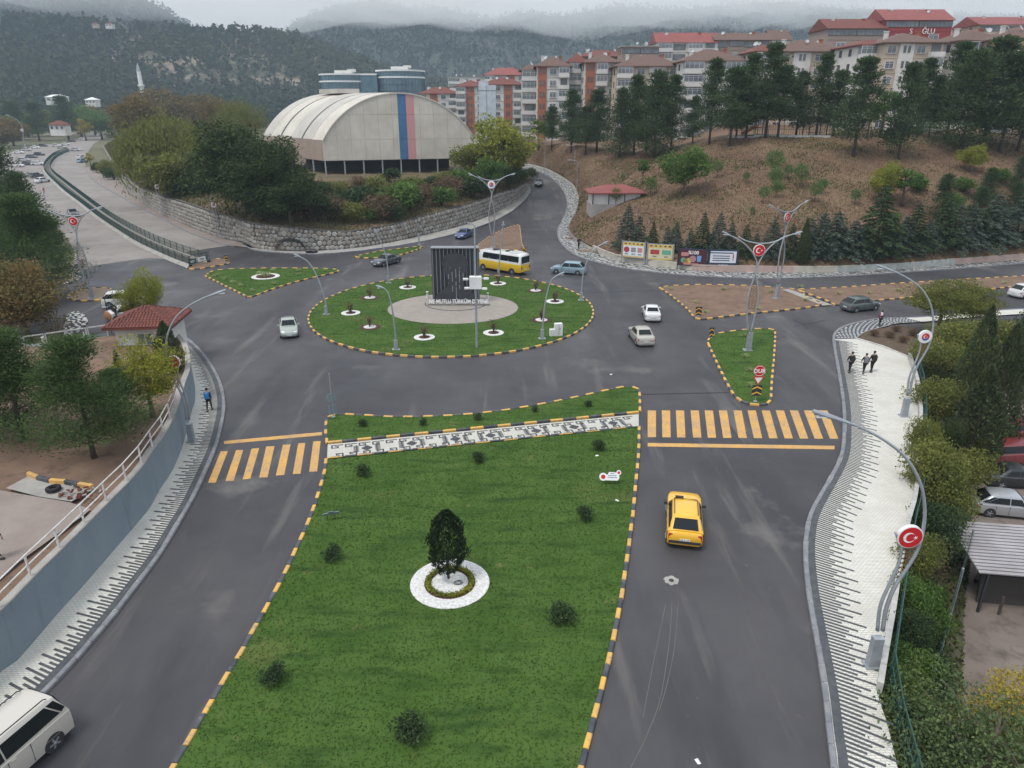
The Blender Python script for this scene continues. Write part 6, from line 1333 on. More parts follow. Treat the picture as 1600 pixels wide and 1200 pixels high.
# ------------------------------------------------------------------ street lamps
M_red=mat('flag_red',(.50,.012,.018),.5); M_emb=mat('emblem_white',(.72,.72,.72),.5); M_embb=mat('emblem_blue',(.04,.09,.3),.5); M_lace=mat('rust_lace_panel',(.14,.075,.03),.6); M_lampgl=mat('lamp_lens',(.6,.62,.64),.3)
def XZ(Ms): return Ms
MV=Matrix(((1,0,0),(0,0,-1),(0,1,0)))     # (x,y,z)->(x,-z,y): drawings in the upright plane facing -y
def star(r,ri=.38,n=5,a0=0): return [((r if k%2==0 else r*ri)*math.cos(a0+math.pi*k/n),(r if k%2==0 else r*ri)*math.sin(a0+math.pi*k/n)) for k in range(2*n)]
def flagdisc(root,x,z,r,kind='flag'):
    for face in (1,):
        m=MB(); m.lathe([(r*1.1,-.07),(r*1.1,.07),(r*.98,.08)],28,(x,0,z),Matrix.Rotation(R(90),3,'X')); d=m.build('disc_rim',M_emb,root)
    m=MB(); m.lathe([(r*(1 if kind=='flag' else .62),-.095),(r*(1 if kind=='flag' else .62),.095)],28,(x,0,z),Matrix.Rotation(R(90),3,'X')); d=m.build('flag_disc' if kind=='flag' else 'emblem_disc',M_red,root)
    for sg in (-1,1):
        y=sg*.1; k=r*(1 if kind=='flag' else .55); sx=-sg
        cres=[]; cx=-.14*k
        for i in range(25): a=R(38)+R(284)*i/24; cres.append((cx+.50*k*math.cos(a),.50*k*math.sin(a)))
        for i in range(25): a=R(322-0)-R(284)*i/24; a=R(322)-(R(284))*i/24; cres.append((cx+.125*k+.40*k*math.cos(a),.40*k*math.sin(a)))
        st_=[(p[0]+.42*k,p[1]) for p in star(.20*k,a0=math.pi)]
        for nm,pl in (('crescent',cres),('star',st_)):
            q=MB(); q.prism([(sg*-1*p[0] if sg>0 else p[0],p[1]) for p in pl],-.006,.006,M=MV,O=(x,y,z)); q.build(nm,M_emb,d)
        if kind!='flag': q=MB(); q.prism([(r*.6*math.cos(R(200+14*i)),r*.6*math.sin(R(200+14*i))) for i in range(11)],-.005,.005,M=MV,O=(x,y*1.0,z)); q.build('blue_band',M_embb,d)
def lace(root,poly,cell=.22,m=None):
    # pierced panel: grid of small rings and bars inside the outline
    mb=MB(); P_=np.array(poly); lo=P_.min(0); hi=P_.max(0); k=0
    xs=np.arange(lo[0],hi[0],cell); zs=np.arange(lo[1],hi[1],cell)
    for i,x in enumerate(xs):
        for j,z in enumerate(zs):
            q=np.array([[x+cell/2,z+cell/2]])
            if inpoly(q,[tuple(p) for p in poly])[0]:
                c=(x+cell/2,0,z+cell/2); r=cell*.36
                pts=[(c[0]+r*math.cos(a*math.pi/3),0,c[2]+r*math.sin(a*math.pi/3)) for a in range(7)]; mb.tube(pts,.022,3,False)
                mb.box((c[0]+cell/2,0,c[2]),(cell*.3,.03,.04)); mb.box((c[0],0,c[2]+cell/2),(.04,.03,cell*.3))
    if mb.v: o=mb.build('lace_panel',m or M_lace,root); o['kind']='stuff'
def prof(base,px): return [ (AY(x,y,base.y)-base) for x,y in px]
B1_=G(1362,1040,.12)
armA=prof(B1_,[(1378,985),(1385,950),(1399,915),(1428,870),(1441,835),(1445,795),(1438,755),(1416,716),(1382,688),(1340,666),(1291,649)])
armB=prof(B1_,[(1369,985),(1376,945),(1392,908),(1404,880),(1408,855),(1399,832)])
dc=prof(B1_,[(1421,838)])[0]
for q in (armA,armB): 
    for p in q: p.y=0
armA[0].x=.10; armB[0].x=-.10
def curvelamp(label,pos,rz,kind='flag',mirror=False,sc=1.0,group='curved street lamps with round discs'):
    t=thing('street_lamp',label,'street lamp',pos,rz,group); t.scale=(sc,sc,sc); f=-1 if mirror else 1
    F_=lambda L_: [Vector((p.x*f,0,p.z)) for p in L_]
    m=MB(); m.box((0,0,.03),(.62,.5,.06)); m.box((0,0,.72),(.42,.30,1.34),taper=.92); m.build('pedestal',M_steel,t)
    m=MB(); ca=curve(F_(armA),4); m.tube(ca,[.085-.045*i/(len(ca)-1) for i in range(len(ca))],8); m.build('main_arm',M_steel,t,smooth=True)
    m=MB(); cb=curve(F_(armB),4); m.tube(cb,[.075-.03*i/(len(cb)-1) for i in range(len(cb))],8); m.build('short_arm',M_steel,t,smooth=True)
    d=(ca[-1]-ca[-4]).normalized(); m=MB(); m.tube([ca[-4],ca[-1],ca[-1]+d*.5],[.05,.10,.07],8); hd_=m.build('lamp_head',M_steel,t); m=MB(); m.box(ca[-1]+d*.1+Vector((0,0,-.08)),(.5,.16,.04)); m.build('lamp_lens',M_lampgl,hd_)
    flagdisc(t,dc.x*f,dc.z,.42,kind)
    a_=[(p.x,p.z) for p in ca if armB[2].z<p.z<dc.z]; b_=[(p.x,p.z) for p in cb if p.z>armB[2].z and p.z<dc.z-.3]
    lace(t,b_+a_[::-1],.2); return t
lampR=curvelamp('nearest curved lamp with a red crescent flag disc on the right footpath',B1_,0)
def lamp_at(label,px,py,top,rz,kind,mirror,z=.12,**k):
    p=G(px,py,z); h=ZUP(p,top)-p.z; return curvelamp(label,p,rz,kind,mirror,h/max(a.z for a in armA),**k)
lamp_at('curved lamp with a white round emblem disc, second on the right footpath',1412,650,418,0,'emblem',False)
lamp_at('curved lamp with a red crescent disc at the bend of the slate wall footpath',300,690,457,R(0),'flag',True)
for i,(x,y,top,mir,rz,kd) in enumerate([(255,336,255,True,0,'emblem'),(344,372,277,True,0,'emblem'),(205,302,232,True,0,'flag'),(178,205,176,True,0,'emblem'),(72,320,276,False,R(60),'flag'),(20,270,221,False,0,'emblem'),(40,232,180,False,0,'emblem'),(150,213,196,True,0,'emblem')]):
    lamp_at(['curved lamp with a round emblem against the upper stone wall','curved lamp standing before the near bend of the stone wall','curved lamp with a red disc on the avenue pavement','distant curved lamp by the dark conical tree','curved lamp by the canal fence, half behind the left pines','curved lamp at the left edge beside the parked cars','white curved lamp among the far parked cars','far curved lamp above the car park'][i],x,y,top,rz,kd,mir,0)
# twin lamps
B2_=G(1168,547,.1)
sl=prof(B2_,[(1169,520),(1167,490),(1170,460),(1179,432),(1183,418),(1181,405),(1173,391),(1158,377),(1135,365)]); sr_=prof(B2_,[(1173,520),(1179,495),(1184,470),(1184,448),(1181,430),(1183,418),(1191,401),(1205,384),(1224,371),(1246,364)]); ch_=prof(B2_,[(1154,370),(1165,376),(1182,380),(1200,380),(1215,376),(1226,370)]); dc2=prof(B2_,[(1186,391)])[0]
for q in (sl,sr_,ch_):
    for p in q: p.y=0
def twinlamp(label,pos,rz,top=None,kind='flag',sc=1.0):
    t=thing('twin_street_lamp',label,'street lamp',pos,rz,'twin armed street lamps'); t.scale=(sc,)*3
    m=MB(); m.box((0,0,.03),(.8,.6,.06)); m.box((0.06,0,.85),(.46,.34,1.6),taper=.92); m.build('pedestal',M_steel,t)
    for nm,q,r0,r1 in (('left_arm',sl,.085,.05),('right_arm',sr_,.085,.05),('cross_arm',ch_,.06,.06)):
        c_=curve(q,4); m=MB(); m.tube(c_,[r0+(r1-r0)*i/(len(c_)-1) for i in range(len(c_))],8); o=m.build(nm,M_steel,t,smooth=True)
        if 'cross' not in nm: d=(c_[-1]-c_[-3]).normalized(); m=MB(); m.tube([c_[-2],c_[-1],c_[-1]+d*.4],[.05,.1,.07],8); hh=m.build('lamp_head',M_steel,o); m=MB(); m.box(c_[-1]+Vector((0,0,-.08)),(.5,.16,.04)); m.build('lamp_lens',M_lampgl,hh)
    flagdisc(t,dc2.x,dc2.z,.46 if kind=='flag' else .5,kind)
    a_=[(p.x,p.z) for p in curve(sl,4) if p.z>sl[4].z+.3 and p.z<ch_[2].z]; b_=[(p.x,p.z) for p in curve(sr_,4) if p.z>sr_[5].z+.3 and p.z<ch_[2].z]
    lace(t,a_+b_[::-1],.26); a_=[(p.x,p.z) for p in curve(sl,4) if sl[1].z<p.z<sl[3].z]; b_=[(p.x,p.z) for p in curve(sr_,4) if sr_[1].z<p.z<sr_[4].z]; lace(t,a_+b_[::-1],.26)
    return t
twinlamp('twin armed lamp with a crescent flag disc on the DUR sign island',B2_,0)
def twin_at(label,px,py,top,rz,kind): p=G(px,py,.1); twinlamp(label,p,rz,kind=kind,sc=(ZUP(p,top)-p.z)/max(a.z for a in sr_))
twin_at('twin armed lamp turned sideways on the bare soil island',1213,466,318,R(35),'flag')
twin_at('twin armed lamp with a white emblem on the small soil island',770,386,272,0,'emblem')
twin_at('twin armed lamp with a crescent flag disc on the sandy island at the left',143,466,325,R(8),'flag')
# simple bent lamps round the island
def bentlamp(label,px,py,pts,z=.1,box=True,group='bent lamps round the roundabout',col=None):
    b=G(px,py,z); t=thing('lamp_post',label,'street lamp',b,0,group); q=[Vector((0,0,.3))]+[AY(x,y,b.y)-b for x,y in pts]
    for p in q: p.y=0
    c_=curve(q,4); m=MB(); m.tube(c_,[.09-.045*i/(len(c_)-1) for i in range(len(c_))],8); m.build('pole',col or M_steel,t,smooth=True)
    m=MB(); m.box((0,0,.45),(.34,.34,.9),taper=.9); m.box((0,0,.02),(.7,.5,.05)); m.build('pedestal',M_steel,t)
    d=(c_[-1]-c_[-3]).normalized(); m=MB(); m.tube([c_[-1]-d*.25,c_[-1]+d*.1,c_[-1]+d*.5],[.06,.11,.07],8); hh=m.build('lamp_head',M_steel,t); m=MB(); m.box(c_[-1]+d*.15+Vector((0,0,-.1)),(.45,.15,.03)); m.build('lamp_lens',M_lampgl,hh); return t
bentlamp('bent lamp leaning from the left kerb of the roundabout',510,491,[(509,474),(502,450),(492,425),(480,408),(466,400)])
bentlamp('bent lamp at the back left of the roundabout beside the dark grey car',607,442,[(607,428),(603,400),(596,380),(588,363)])
bentlamp('grey bent lamp on the front left of the roundabout lawn',619,546,[(618,525),(614,490),(608,462),(602,452),(596,449)])
bentlamp('bent lamp at the right kerb of the roundabout',908,469,[(909,450),(912,425),(920,402),(930,388),(944,380)])
bentlamp('grey bent lamp on the right of the roundabout lawn beside the cabinet',847,529,[(848,510),(851,480),(857,450),(864,435),(874,429)])
bentlamp('straight tall lamp behind the roundabout in front of the minibus',779,431,[(780,415),(782,390),(784,368),(786,352)])
for i,(x,y,top) in enumerate([(851,274,218),(901,300,251),(897,283,228)]):
    p=GS(x,y,.1); t=thing('lamp_post',['thin street lamp at the top of the uphill street','thin street lamp at the bend beside the hut','thin street lamp between the two others on the uphill street'][i],'street lamp',p,0,'thin lamps on the uphill street'); h=ZUP(p,top)-p.z; m=MB(); m.tube([(0,0,0),(0,0,h*.93),(-.3,0,h),(-1.5,0,h+.15)],[.08,.06,.05,.04],6); m.build('pole',M_steel,t); m=MB(); m.box((-1.7,0,h+.14),(.7,.25,.12),b=.03); m.build('lamp_head',M_steel,t)
# camera mast
b=G(745,543,.1); t=thing('camera_mast','tall grey mast with a white camera box in front of the monument','camera mast',b); h=ZUP(b,352)-b.z; hb_=ZUP(b,441)-b.z
m=MB(); m.tube([(0,0,0),(0,0,h)],[.12,.06],10); m.build('pole',M_steel,t); m=MB(); m.box((0,-.05,hb_),(1.05,.5,1.1),b=.04); m.build('camera_box',M_white,t)
for dx,dz in ((-.85,.35),(.95,.4),(-.75,-.45),(.8,-.5)): m=MB(); m.tube([(0,-.1,hb_+dz*.7),(dx*.7,-.2,hb_+dz)],.035,5); m.box((dx,-.3,hb_+dz),(.45,.2,.17),b=.03); m.build('camera',M_white,t)
m=MB(); m.tube([(0,0,h),(-.2,0,h+.15),(-.6,0,h+.2)],[.06,.05,.06],6); m.build('lamp_head',M_steel,t)
# ------------------------------------------------------------------ monument
mb_=G(713,473,.13); mon=thing('monument','slatted steel monument with a dark portrait silhouette on the paved circle','monument',mb_,0)
w_=5.1; hM=ZUP(mb_,388)-mb_.z; M_slat=mat('bright_slat',(.24,.25,.27),.45,metal=.3); M_mdk=mat('monument_dark',(.035,.038,.045),.6,(.05,.052,.06),1.5,3); M_mback=mat('monument_back',(.085,.088,.10),.6)
m=MB(); m.box((0,.55,hM/2),(w_-.1,.5,hM-.2)); m.build('back_panel',M_mback,mon)
for k in range(13): m=MB(); m.box((-w_/2+.1+(w_-.2)*k/12,.1,hM/2),(.06,.30,hM-.1)); m.build('slat',M_slat,mon)
m=MB(); m.box((0,.3,hM+.06),(w_+.15,.9,.14),b=.03); m.build('top_cap',M_slat,mon)
m=MB(); m.box((0,.3,.1),(w_+.3,1.3,.22)); m.build('base_slab',M_con,mon)
for s_ in (-1,1): m=MB(); m.box((s_*(w_/2),.35,hM/2),(.1,.8,hM)); m.build('side_post',M_mback,mon)
sil=[(-2.35,.35),(2.35,.35),(2.2,.9),(1.5,1.5),(1.0,2.05),(.75,2.4),(.95,3.0),(1.15,3.6),(1.2,4.1),(1.45,4.6),(1.3,5.2),(.9,5.7),(.3,5.95),(-.4,5.95),(-1.0,5.65),(-1.45,5.1),(-1.5,4.6),(-1.15,4.2),(-1.1,3.5),(-.95,2.9),(-.7,2.3),(-1.1,1.9),(-1.7,1.45),(-2.2,.9)]
k_=(hM-.3)/6.1; m=MB(); m.prism([(x,z*k_) for x,z in sil],-.03,.03,M=MV,O=(0,-.16,0)); so=m.build('silhouette_panel',M_mdk,mon)
for x,z0,z1 in [(-.75,2.9,3.45),(-.35,2.6,3.7),(-.35,1.4,2.1),(.05,3.0,4.1),(.05,2.1,2.6),(.05,.55,1.9),(.45,2.5,3.9),(.45,1.7,2.2),(.85,2.9,3.6),(-.55,4.15,4.25),(.5,4.1,4.25)]: m=MB(); m.box((x,-.20,(z0+z1)/2*k_),(.09,.03,(z1-z0)*k_)); m.build('face_slat',M_slat,so)
lt=inst('lettering',textmesh('NE MUTLU TÜRKÜM DİYENE',.62,.06,M_emb,.012),mon,(.35,-1.15,.42)); lt.rotation_euler=(R(78),0,0)
lw_=lt.dimensions.x if lt.dimensions.x>0 else 8; lt.scale=(6.6/8.2,1,1)
m=MB(); m.box((.35,-1.0,.1),(6.9,.25,.14)); m.build('letter_plinth',M_con,mon)
m=MB(); 
for rr_ in (3.45,): m.tube([(rr_*math.cos(a),rr_*math.sin(a)*.95,.0) for a in [math.pi+math.pi*i/30 for i in range(31)]],.05,4)
m.build('paving_ring',M_dark,mon)
for x,y in ((668,466),(762,468)):
    q=G(x,y,.13); t=thing('floodlight','small white floodlight %s of the monument'%('left' if x<700 else 'right'),'floodlight',q,0,'floodlights beside the monument'); m=MB(); m.lathe([(.12,0),(.12,.55),(.16,.6),(.16,.75),(.05,.8)],10); m.build('housing',M_white,t); m=MB(); m.lathe([(.17,.62),(.17,.70)],10); m.build('lens_ring',M_dark,t)
# cabinet on the roundabout
q=G(869,524,.1); t=thing('utility_cabinet','white utility cabinet near the right kerb of the roundabout','cabinet',q,R(12)); m=MB(); m.box((.2,0,.6),(.75,.45,1.2),b=.03); m.build('cabinet_body',M_white,t); m=MB(); m.box((-.4,0,.33),(.5,.4,.66),b=.03); m.build('side_box',M_white,t); m=MB(); m.box((.2,-.24,.62),(.02,.02,1.0)); m.box((.3,-.245,.7),(.05,.03,.1)); m.build('door_seam',M_trim,t)
# ------------------------------------------------------------------ billboards
def billboard(px0,px1,pb0,pb1,top0,label,kind):
    a=G(px0,pb0); b=G(px1,pb1); d=b-a; L_=d.length; t=thing('billboard',label,'billboard',a,math.atan2(d.y,d.x),'billboards behind the roadside wall'); h1=ZUP(a,top0)-a.z; h0=h1-2.25
    for x in (0.05,L_-.05): m=MB(); m.box((x,0,h1/2+.05),(.13,.13,h1+.1)); m.build('post',M_steel if kind<2 else M_dark,t)
    m=MB(); m.box((L_/2,.05,(h0+h1)/2),(L_-.1,.1,h1-h0)); fr_=m.build('frame',M_steel if kind<2 else mat('navy_frame',(.03,.05,.10),.6),t)
    pw=L_-.35; ph=h1-h0-.2; cz=(h0+h1)/2; y=-.02
    def pt(nm,x,z,w,h,m_,par,dy=.0,**k): q=MB(); q.box((x,y-dy,z),(w,.012,h)); return q.build(nm,m_,par)
    cr=mat('poster_cream',(.60,.55,.38),.5); ye=mat('poster_yellow',(.62,.46,.14),.5); rd=mat('poster_red',(.38,.05,.05),.5); gn=mat('poster_green',(.12,.38,.25),.5); br=mat('poster_maroon',(.075,.02,.03),.5); wh=mat('poster_white',(.66,.68,.72),.5); nv=mat('poster_navy',(.03,.045,.10),.5); pk=mat('poster_pink',(.5,.22,.2),.5); bl=mat('poster_blue',(.15,.33,.6),.5); og=mat('poster_orange',(.55,.22,.04),.5)
    if kind<2:
        P=pt('poster',L_/2,cz,pw,ph,ye,t,0); pt('poster_field',L_/2,cz-.15,pw*.94,ph*.68,cr if kind else wh,P,.01)
        its=[(-.32,rd),(0,mat('poster_grey',(.25,.25,.27),.5)),(.3,pk)] if kind==0 else [(-.22,rd),(.25,gn)]
        for fx_,mm in its:
            if kind==0 and fx_<-.3: q=MB(); q.lathe([(.4,-.01),(.4,.01)],16,(L_/2+fx_*pw,y-.02,cz),Matrix.Rotation(R(90),3,'X')); q.build('printed_picture',mm,P)
            else: pt('printed_picture',L_/2+fx_*pw,cz,pw*(.22 if kind==0 else .36),.62,mm,P,.02)
            for j in range(2): pt('printed_line',L_/2+fx_*pw,cz-.55-.1*j,pw*.16,.05,M_trim,P,.02)
        for j in range(5): pt('printed_line',L_/2+(-.38+.19*j)*pw,cz+ph*.40,pw*(.12 if j in(0,4) else .07),.16,rd if j in(0,) else M_trim,P,.02)
    elif kind==2:
        P=pt('poster',L_/2,cz,pw,ph,br,t,0); o=inst('lettering',textmesh('%100',.62,.008,M_emb,.02),P,(L_/2+.15,y-.02,cz+.62)); o.rotation_euler=(R(90),0,0)
        pt('printed_picture',L_/2-.95,cz+.4,.95,.5,pk,P,.02)
        for dx,dz,r_,mm in ((-1.1,-.4,.34,gn),(-.75,-.55,.38,og),(-.4,-.45,.36,ye),(.1,-.2,.45,mat('poster_rose',(.4,.2,.22),.5))): q=MB(); q.lathe([(r_,-.01),(r_,.012)],14,(L_/2+dx,y-.022,cz+dz),Matrix.Rotation(R(90),3,'X')); q.build('printed_picture',mm,P)
        q=MB(); q.prism([(-.22,-.45),(.22,-.45),(.3,.35),(-.3,.35)],0,.02,M=MV,O=(L_/2+.9,y-.02,cz-.1)); q.build('printed_cup',bl,P); pt('printed_line',L_/2-.1,cz-.88,1.9,.2,pk,P,.03)
    else:
        P=pt('poster',L_/2,cz+.18,pw*.94,ph*.74,wh,t,0); 
        for j in range(4): pt('printed_line',L_/2-.25,cz+.62-.3*j+(.1 if j==0 else 0),pw*(.86 if j==0 else .62)-(0 if j else .0),.11 if j else .13,nv,P,.012)
        q=MB(); q.box((L_/2+pw*.36,y-.02,cz+.28),(.13,.02,.55)); q.box((L_/2+pw*.36,y-.02,cz-.16),(.13,.02,.13)); q.build('exclamation_mark',mat('mark_red',(.4,.03,.04),.5),P)
        pt('printed_line',L_/2+.25,cz-ph*.43,.9,.12,wh,t,.01); q=MB(); q.lathe([(.1,-.01),(.1,.01)],12,(L_/2-.45,y-.012,cz-ph*.43),Matrix.Rotation(R(90),3,'X')); q.build('round_logo',wh,t); pt('printed_line',L_/2-.15,cz-ph*.43,.32,.09,wh,t,.01)
billboard(970,1007,412,415.5,376,'yellow price poster billboard with three items, leftmost of four',0)
billboard(1009,1051,415.8,418.5,380,'yellow price poster billboard with two items, second of four',1)
billboard(1057,1102,422.5,424.5,388,'dark maroon food billboard reading %100, third of four',2)
billboard(1104,1151,424.6,425.6,390,'navy framed white notice billboard with an exclamation mark, rightmost of four',3)
# ------------------------------------------------------------------ signs
M_chev=mat('chevron_yellow',(.75,.42,.05),.5)
def chevron(root,w,h,z,arrow='up',y=-.04):
    m=MB(); m.box((0,y,z),(w,.02,h)); p=m.build('sign_panel',M_dark,root)
    for k in range(3 if h>1 else 2):
        zz=z-h/2+h*(k+.35)/(3 if h>1 else 2); t_=h*.12; q=MB(); q.prism([(-w/2,zz-h*.1),(0,zz+h*.10),(w/2,zz-h*.1),(w/2,zz-h*.1+t_),(0,zz+h*.10+t_),(-w/2,zz-h*.1+t_)],0,.012,M=MV,O=(0,y-.014,0)); q.build('chevron',M_chev,p)
def signpost(label,px,py,top,rz=0,z=.1,cat='road sign',name='road_sign'):
    b=G(px,py,z); h=ZUP(b,top)-b.z; t=thing(name,label,cat,b,rz); m=MB(); m.tube([(0,0,0),(0,0,h)],.035,6); m.build('post',M_steel,t); m=MB(); m.lathe([(.16,0),(.14,.05)],8); m.build('base_plate',M_steel,t); return t,h
t,h=signpost('red octagonal DUR stop sign above a white triangle and an orange chevron board',1180,627,573); 
q=MB(); r_=.46; q.prism([(r_*math.cos(R(22.5+45*i)),r_*math.sin(R(22.5+45*i))) for i in range(8)],-.015,.015,M=MV,O=(0,-.06,h-.3)); st_=q.build('stop_plate',M_red,t); o=inst('lettering',textmesh('DUR',.42,.008,M_emb,.012),st_,(0,-.09,h-.32)); o.rotation_euler=(R(90),0,0)
q=MB(); q.tube([(.40*math.cos(R(22.5+45*i)),-.085,h-.3+.40*math.sin(R(22.5+45*i))) for i in range(9)],.014,4); q.build('white_border',M_emb,st_)
q=MB(); q.prism([(-.42,.3),(.42,.3),(0,-.38)],-.012,.012,M=MV,O=(0,-.05,h-1.05)); yp_=q.build('yield_plate',M_red,t); q=MB(); q.prism([(-.29,.22),(.29,.22),(0,-.24)],-.012,.012,M=MV,O=(0,-.068,h-1.05)); q.build('white_field',M_emb,yp_)
chevron(t,.72,.85,h-1.85)
t,h=signpost('orange and black chevron board on the soil island',1091,493,480,z=.1); chevron(t,.65,.9,h-.4)
t,h=signpost('narrow chevron board seen nearly edge on at the tip of the DUR island',1111,527,512); chevron(t,.42,.95,h-.45)
for k in (0,): 
    t,h=signpost('orange chevron board beside the minibus',818,402,388); chevron(t,.75,1.3,h-.55)
t,h=signpost('small orange chevron sign at the end of the canal',355,412,399); chevron(t,.5,.8,h-.4)
t,h=signpost('white round sign seen at the right of the sliding gate',167,494,478,z=0)
q=MB(); q.box((0,-.04,h-.1),(.6,.02,.14)); q.build('sign_panel',M_emb,t)
t,h=signpost('post with grey backed round and square plates at the left corner of the median',521,651,583,rz=R(35)); M_gb=mat('plate_back_grey',(.2,.25,.27),.5)
q=MB(); q.lathe([(.36,-.012),(.36,.012)],20,(0,.05,ZUP(G(521,651),620)-.1),Matrix.Rotation(R(90),3,'X')); q.build('round_plate',M_gb,t); q=MB(); q.box((0,.05,ZUP(G(521,651),637)-.15),(.6,.02,.75),b=.0); q.build('square_plate',M_gb,t)
# small boards in the lawn
q0=G(955,757,.1); t=thing('lawn_sign','white cloud shaped board with a round municipal emblem standing in the lawn','sign board',q0,R(-3)); 
for x in (-.12,.22): q=MB(); q.tube([(x,0,0),(x,.05,.3)],.018,5); q.build('leg',M_dark,t)
q=MB(); q.prism([(-.35,0),(.35,.0),(.45,.12),(.44,.34),(.3,.42),(.2,.48),(-.15,.48),(-.2,.34),(-.4,.32)],-.015,.015,M=Matrix.Rotation(R(62),3,'X'),O=(0,-.02,.28)); bd=q.build('board',M_emb,t)
for cx_,cy2,r_,mm in ((-.48,.2,.23,M_emb),(-.48,.2,.13,M_red),(.42,.46,.14,M_emb),(.42,.46,.08,M_red)):
    q=MB(); Mr=Matrix.Rotation(R(62),3,'X'); q.lathe([(r_,0),(r_,.02+.01*(mm is M_red))],18,Vector((0,-.02,.28))+Mr@Vector((cx_,cy2,.0)),Mr); q.build('round_emblem',mm,bd)
for j,(w2,zz) in enumerate(((.5,.28),(.55,.17),(.25,.40))): q=MB(); Mr=Matrix.Rotation(R(62),3,'X'); q.box(Vector((0,-.02,.28))+Mr@Vector((.05,zz,.022)),(w2,.035,.008),M=Mr); q.build('printed_line',mat('text_grey',(.12,.14,.22),.6),bd)
q0=G(518,812,.1); t=thing('lawn_sign','grey backed board on two legs facing the left carriageway','sign board',q0,R(200)); 
for x in (-.2,.2): q=MB(); q.tube([(x,0,0),(x,.0,.32)],.018,5); q.build('leg',M_dark,t)
q=MB(); q.prism([(-.42,0),(.42,0),(.42,.22),(.15,.25),(.12,.36),(-.12,.36),(-.15,.25),(-.42,.22)],-.015,.015,M=Matrix.Rotation(R(60),3,'X'),O=(0,0,.3)); q.build('board',M_gb,t)
# manhole in the road
q0=G(1049,907,.006); t=thing('manhole','iron manhole cover in a pale round concrete patch behind the taxi','manhole',q0); q=MB(); n_=22; q.add([(0,0,.006)]+[((.34+.05*math.sin(i*2.1))*math.cos(i*6.283/n_),(.34+.05*math.sin(i*1.7))*math.sin(i*6.283/n_),.004) for i in range(n_)],[(0,1+i,1+(i+1)%n_) for i in range(n_)]); q.build('concrete_patch',M_con,t); q=MB(); q.lathe([(.12,.0),(.12,.018),(.1,.02)],16); q.build('iron_cover',M_dark,t)
# ------------------------------------------------------------------ canal with its green fences
def cl_(px): return resample(curve([G(x,y,0) for x,y in px],5),step=2.4)
LF=[(292,419),(275,413),(250,401),(212,383),(180,362),(150,341),(124,320),(100,302),(84,287),(70,272),(67,263),(74,252),(88,241),(106,235)]
RF=[(332,409),(300,400),(275,391),(250,381),(225,369),(200,356),(176,341),(155,326),(128,305),(106,288),(88,274),(82,265),(84,256),(92,247),(110,238)]
la=resample(curve([G(x,y,0) for x,y in LF],5),n=50); ra=resample(curve([G(x,y,0) for x,y in RF],5),n=50)
canal=tag(put(bpy.data.objects.new('canal',None)),'narrow walled drainage canal between the two avenue carriageways',None,None,'structure')
mb=MB(); rows_=[[p+Vector((0,0,.02)) for p in la],[a.lerp(b,.12)+Vector((0,0,.35)) for a,b in zip(la,ra)],[a.lerp(b,.2)+Vector((0,0,.35)) for a,b in zip(la,ra)],[a.lerp(b,.22)+Vector((0,0,.05)) for a,b in zip(la,ra)],[a.lerp(b,.78)+Vector((0,0,.05)) for a,b in zip(la,ra)],[a.lerp(b,.8)+Vector((0,0,.35)) for a,b in zip(la,ra)],[a.lerp(b,.88)+Vector((0,0,.35)) for a,b in zip(la,ra)],[p+Vector((0,0,.02)) for p in ra]]
cm_=loft('canal_walls',rows_,M_con,smooth=False,ground=False); cm_.parent=canal; del cm_['kind']
mb=loft('canal_bed',[[a.lerp(b,.24)+Vector((0,0,.06)) for a,b in zip(la,ra)],[a.lerp(b,.76)+Vector((0,0,.06)) for a,b in zip(la,ra)]],mat('canal_mud',(.05,.042,.035),.7,(.1,.08,.06),.8,5),ground=False); mb.parent=canal; del mb['kind']
def fence(pts,label,h=1.25,z=.3,m=M_greenf,post=M_greenf,bar=.3,group=None,mesh_=False):
    t=thing('fence',label,'fence',(0,0,0),0,group)
    pm=MB(); pm.box((0,0,h/2),(.07,.07,h)); pme=pm.mesh('post',post)
    for i,(a,b) in enumerate(zip(pts,pts[1:])):
        a=a+Vector((0,0,z)); b=b+Vector((0,0,z)); inst('post',pme,t,a)
        d=b-a; L_=d.length; az_=math.atan2(d.y,d.x); q=MB(); n_=int(L_/bar)
        for zz in (.12,h*.5,h-.06): q.box((L_/2,0,zz),(L_-.04,.035,.05))
        for k in range(1,n_): q.box((L_*k/n_,0,h/2),(.03,.02,h-.1))
        o=q.build('mesh_panel',m,t,loc=a,rz=az_); o.rotation_euler=(0,-math.asin(max(-1,min(1,d.z/max(L_,.01)))),az_)
    inst('post',pme,t,pts[-1]+Vector((0,0,z))); return t
fence(resample([a.lerp(b,.16) for a,b in zip(la,ra)],step=2.6),'green railing along the near side of the canal',group='green canal railings',bar=.22)
fence(resample([a.lerp(b,.84) for a,b in zip(la,ra)],step=2.6),'green railing along the far side of the canal',group='green canal railings',bar=.22)
fence([a+Vector((0,0,0)) for a in resample([la[0].lerp(ra[0],.1),la[0].lerp(ra[0],.9)],n=4)],'green railing closing the canal end with white and green boards',group='green canal railings',bar=.22)
for f_,mm,nm in ((.25,M_greenf,'green board on the railing at the canal end'),(.62,M_emb,'white board on the railing at the canal end')):
    q0=la[0].lerp(ra[0],f_)+Vector((0,-.12,.45)); d=ra[0]-la[0]; t=thing('board',nm,'board',q0,math.atan2(d.y,d.x)); q=MB(); q.box((0,0,.3),(1.3,.04,.6)); q.build('panel',mm,t); q=MB(); q.box((0,-.03,.35),(.8,.01,.09)); q.box((0,-.03,.18),(.6,.01,.07)); q.build('printed_line',M_emb if mm is M_greenf else M_trim,t)
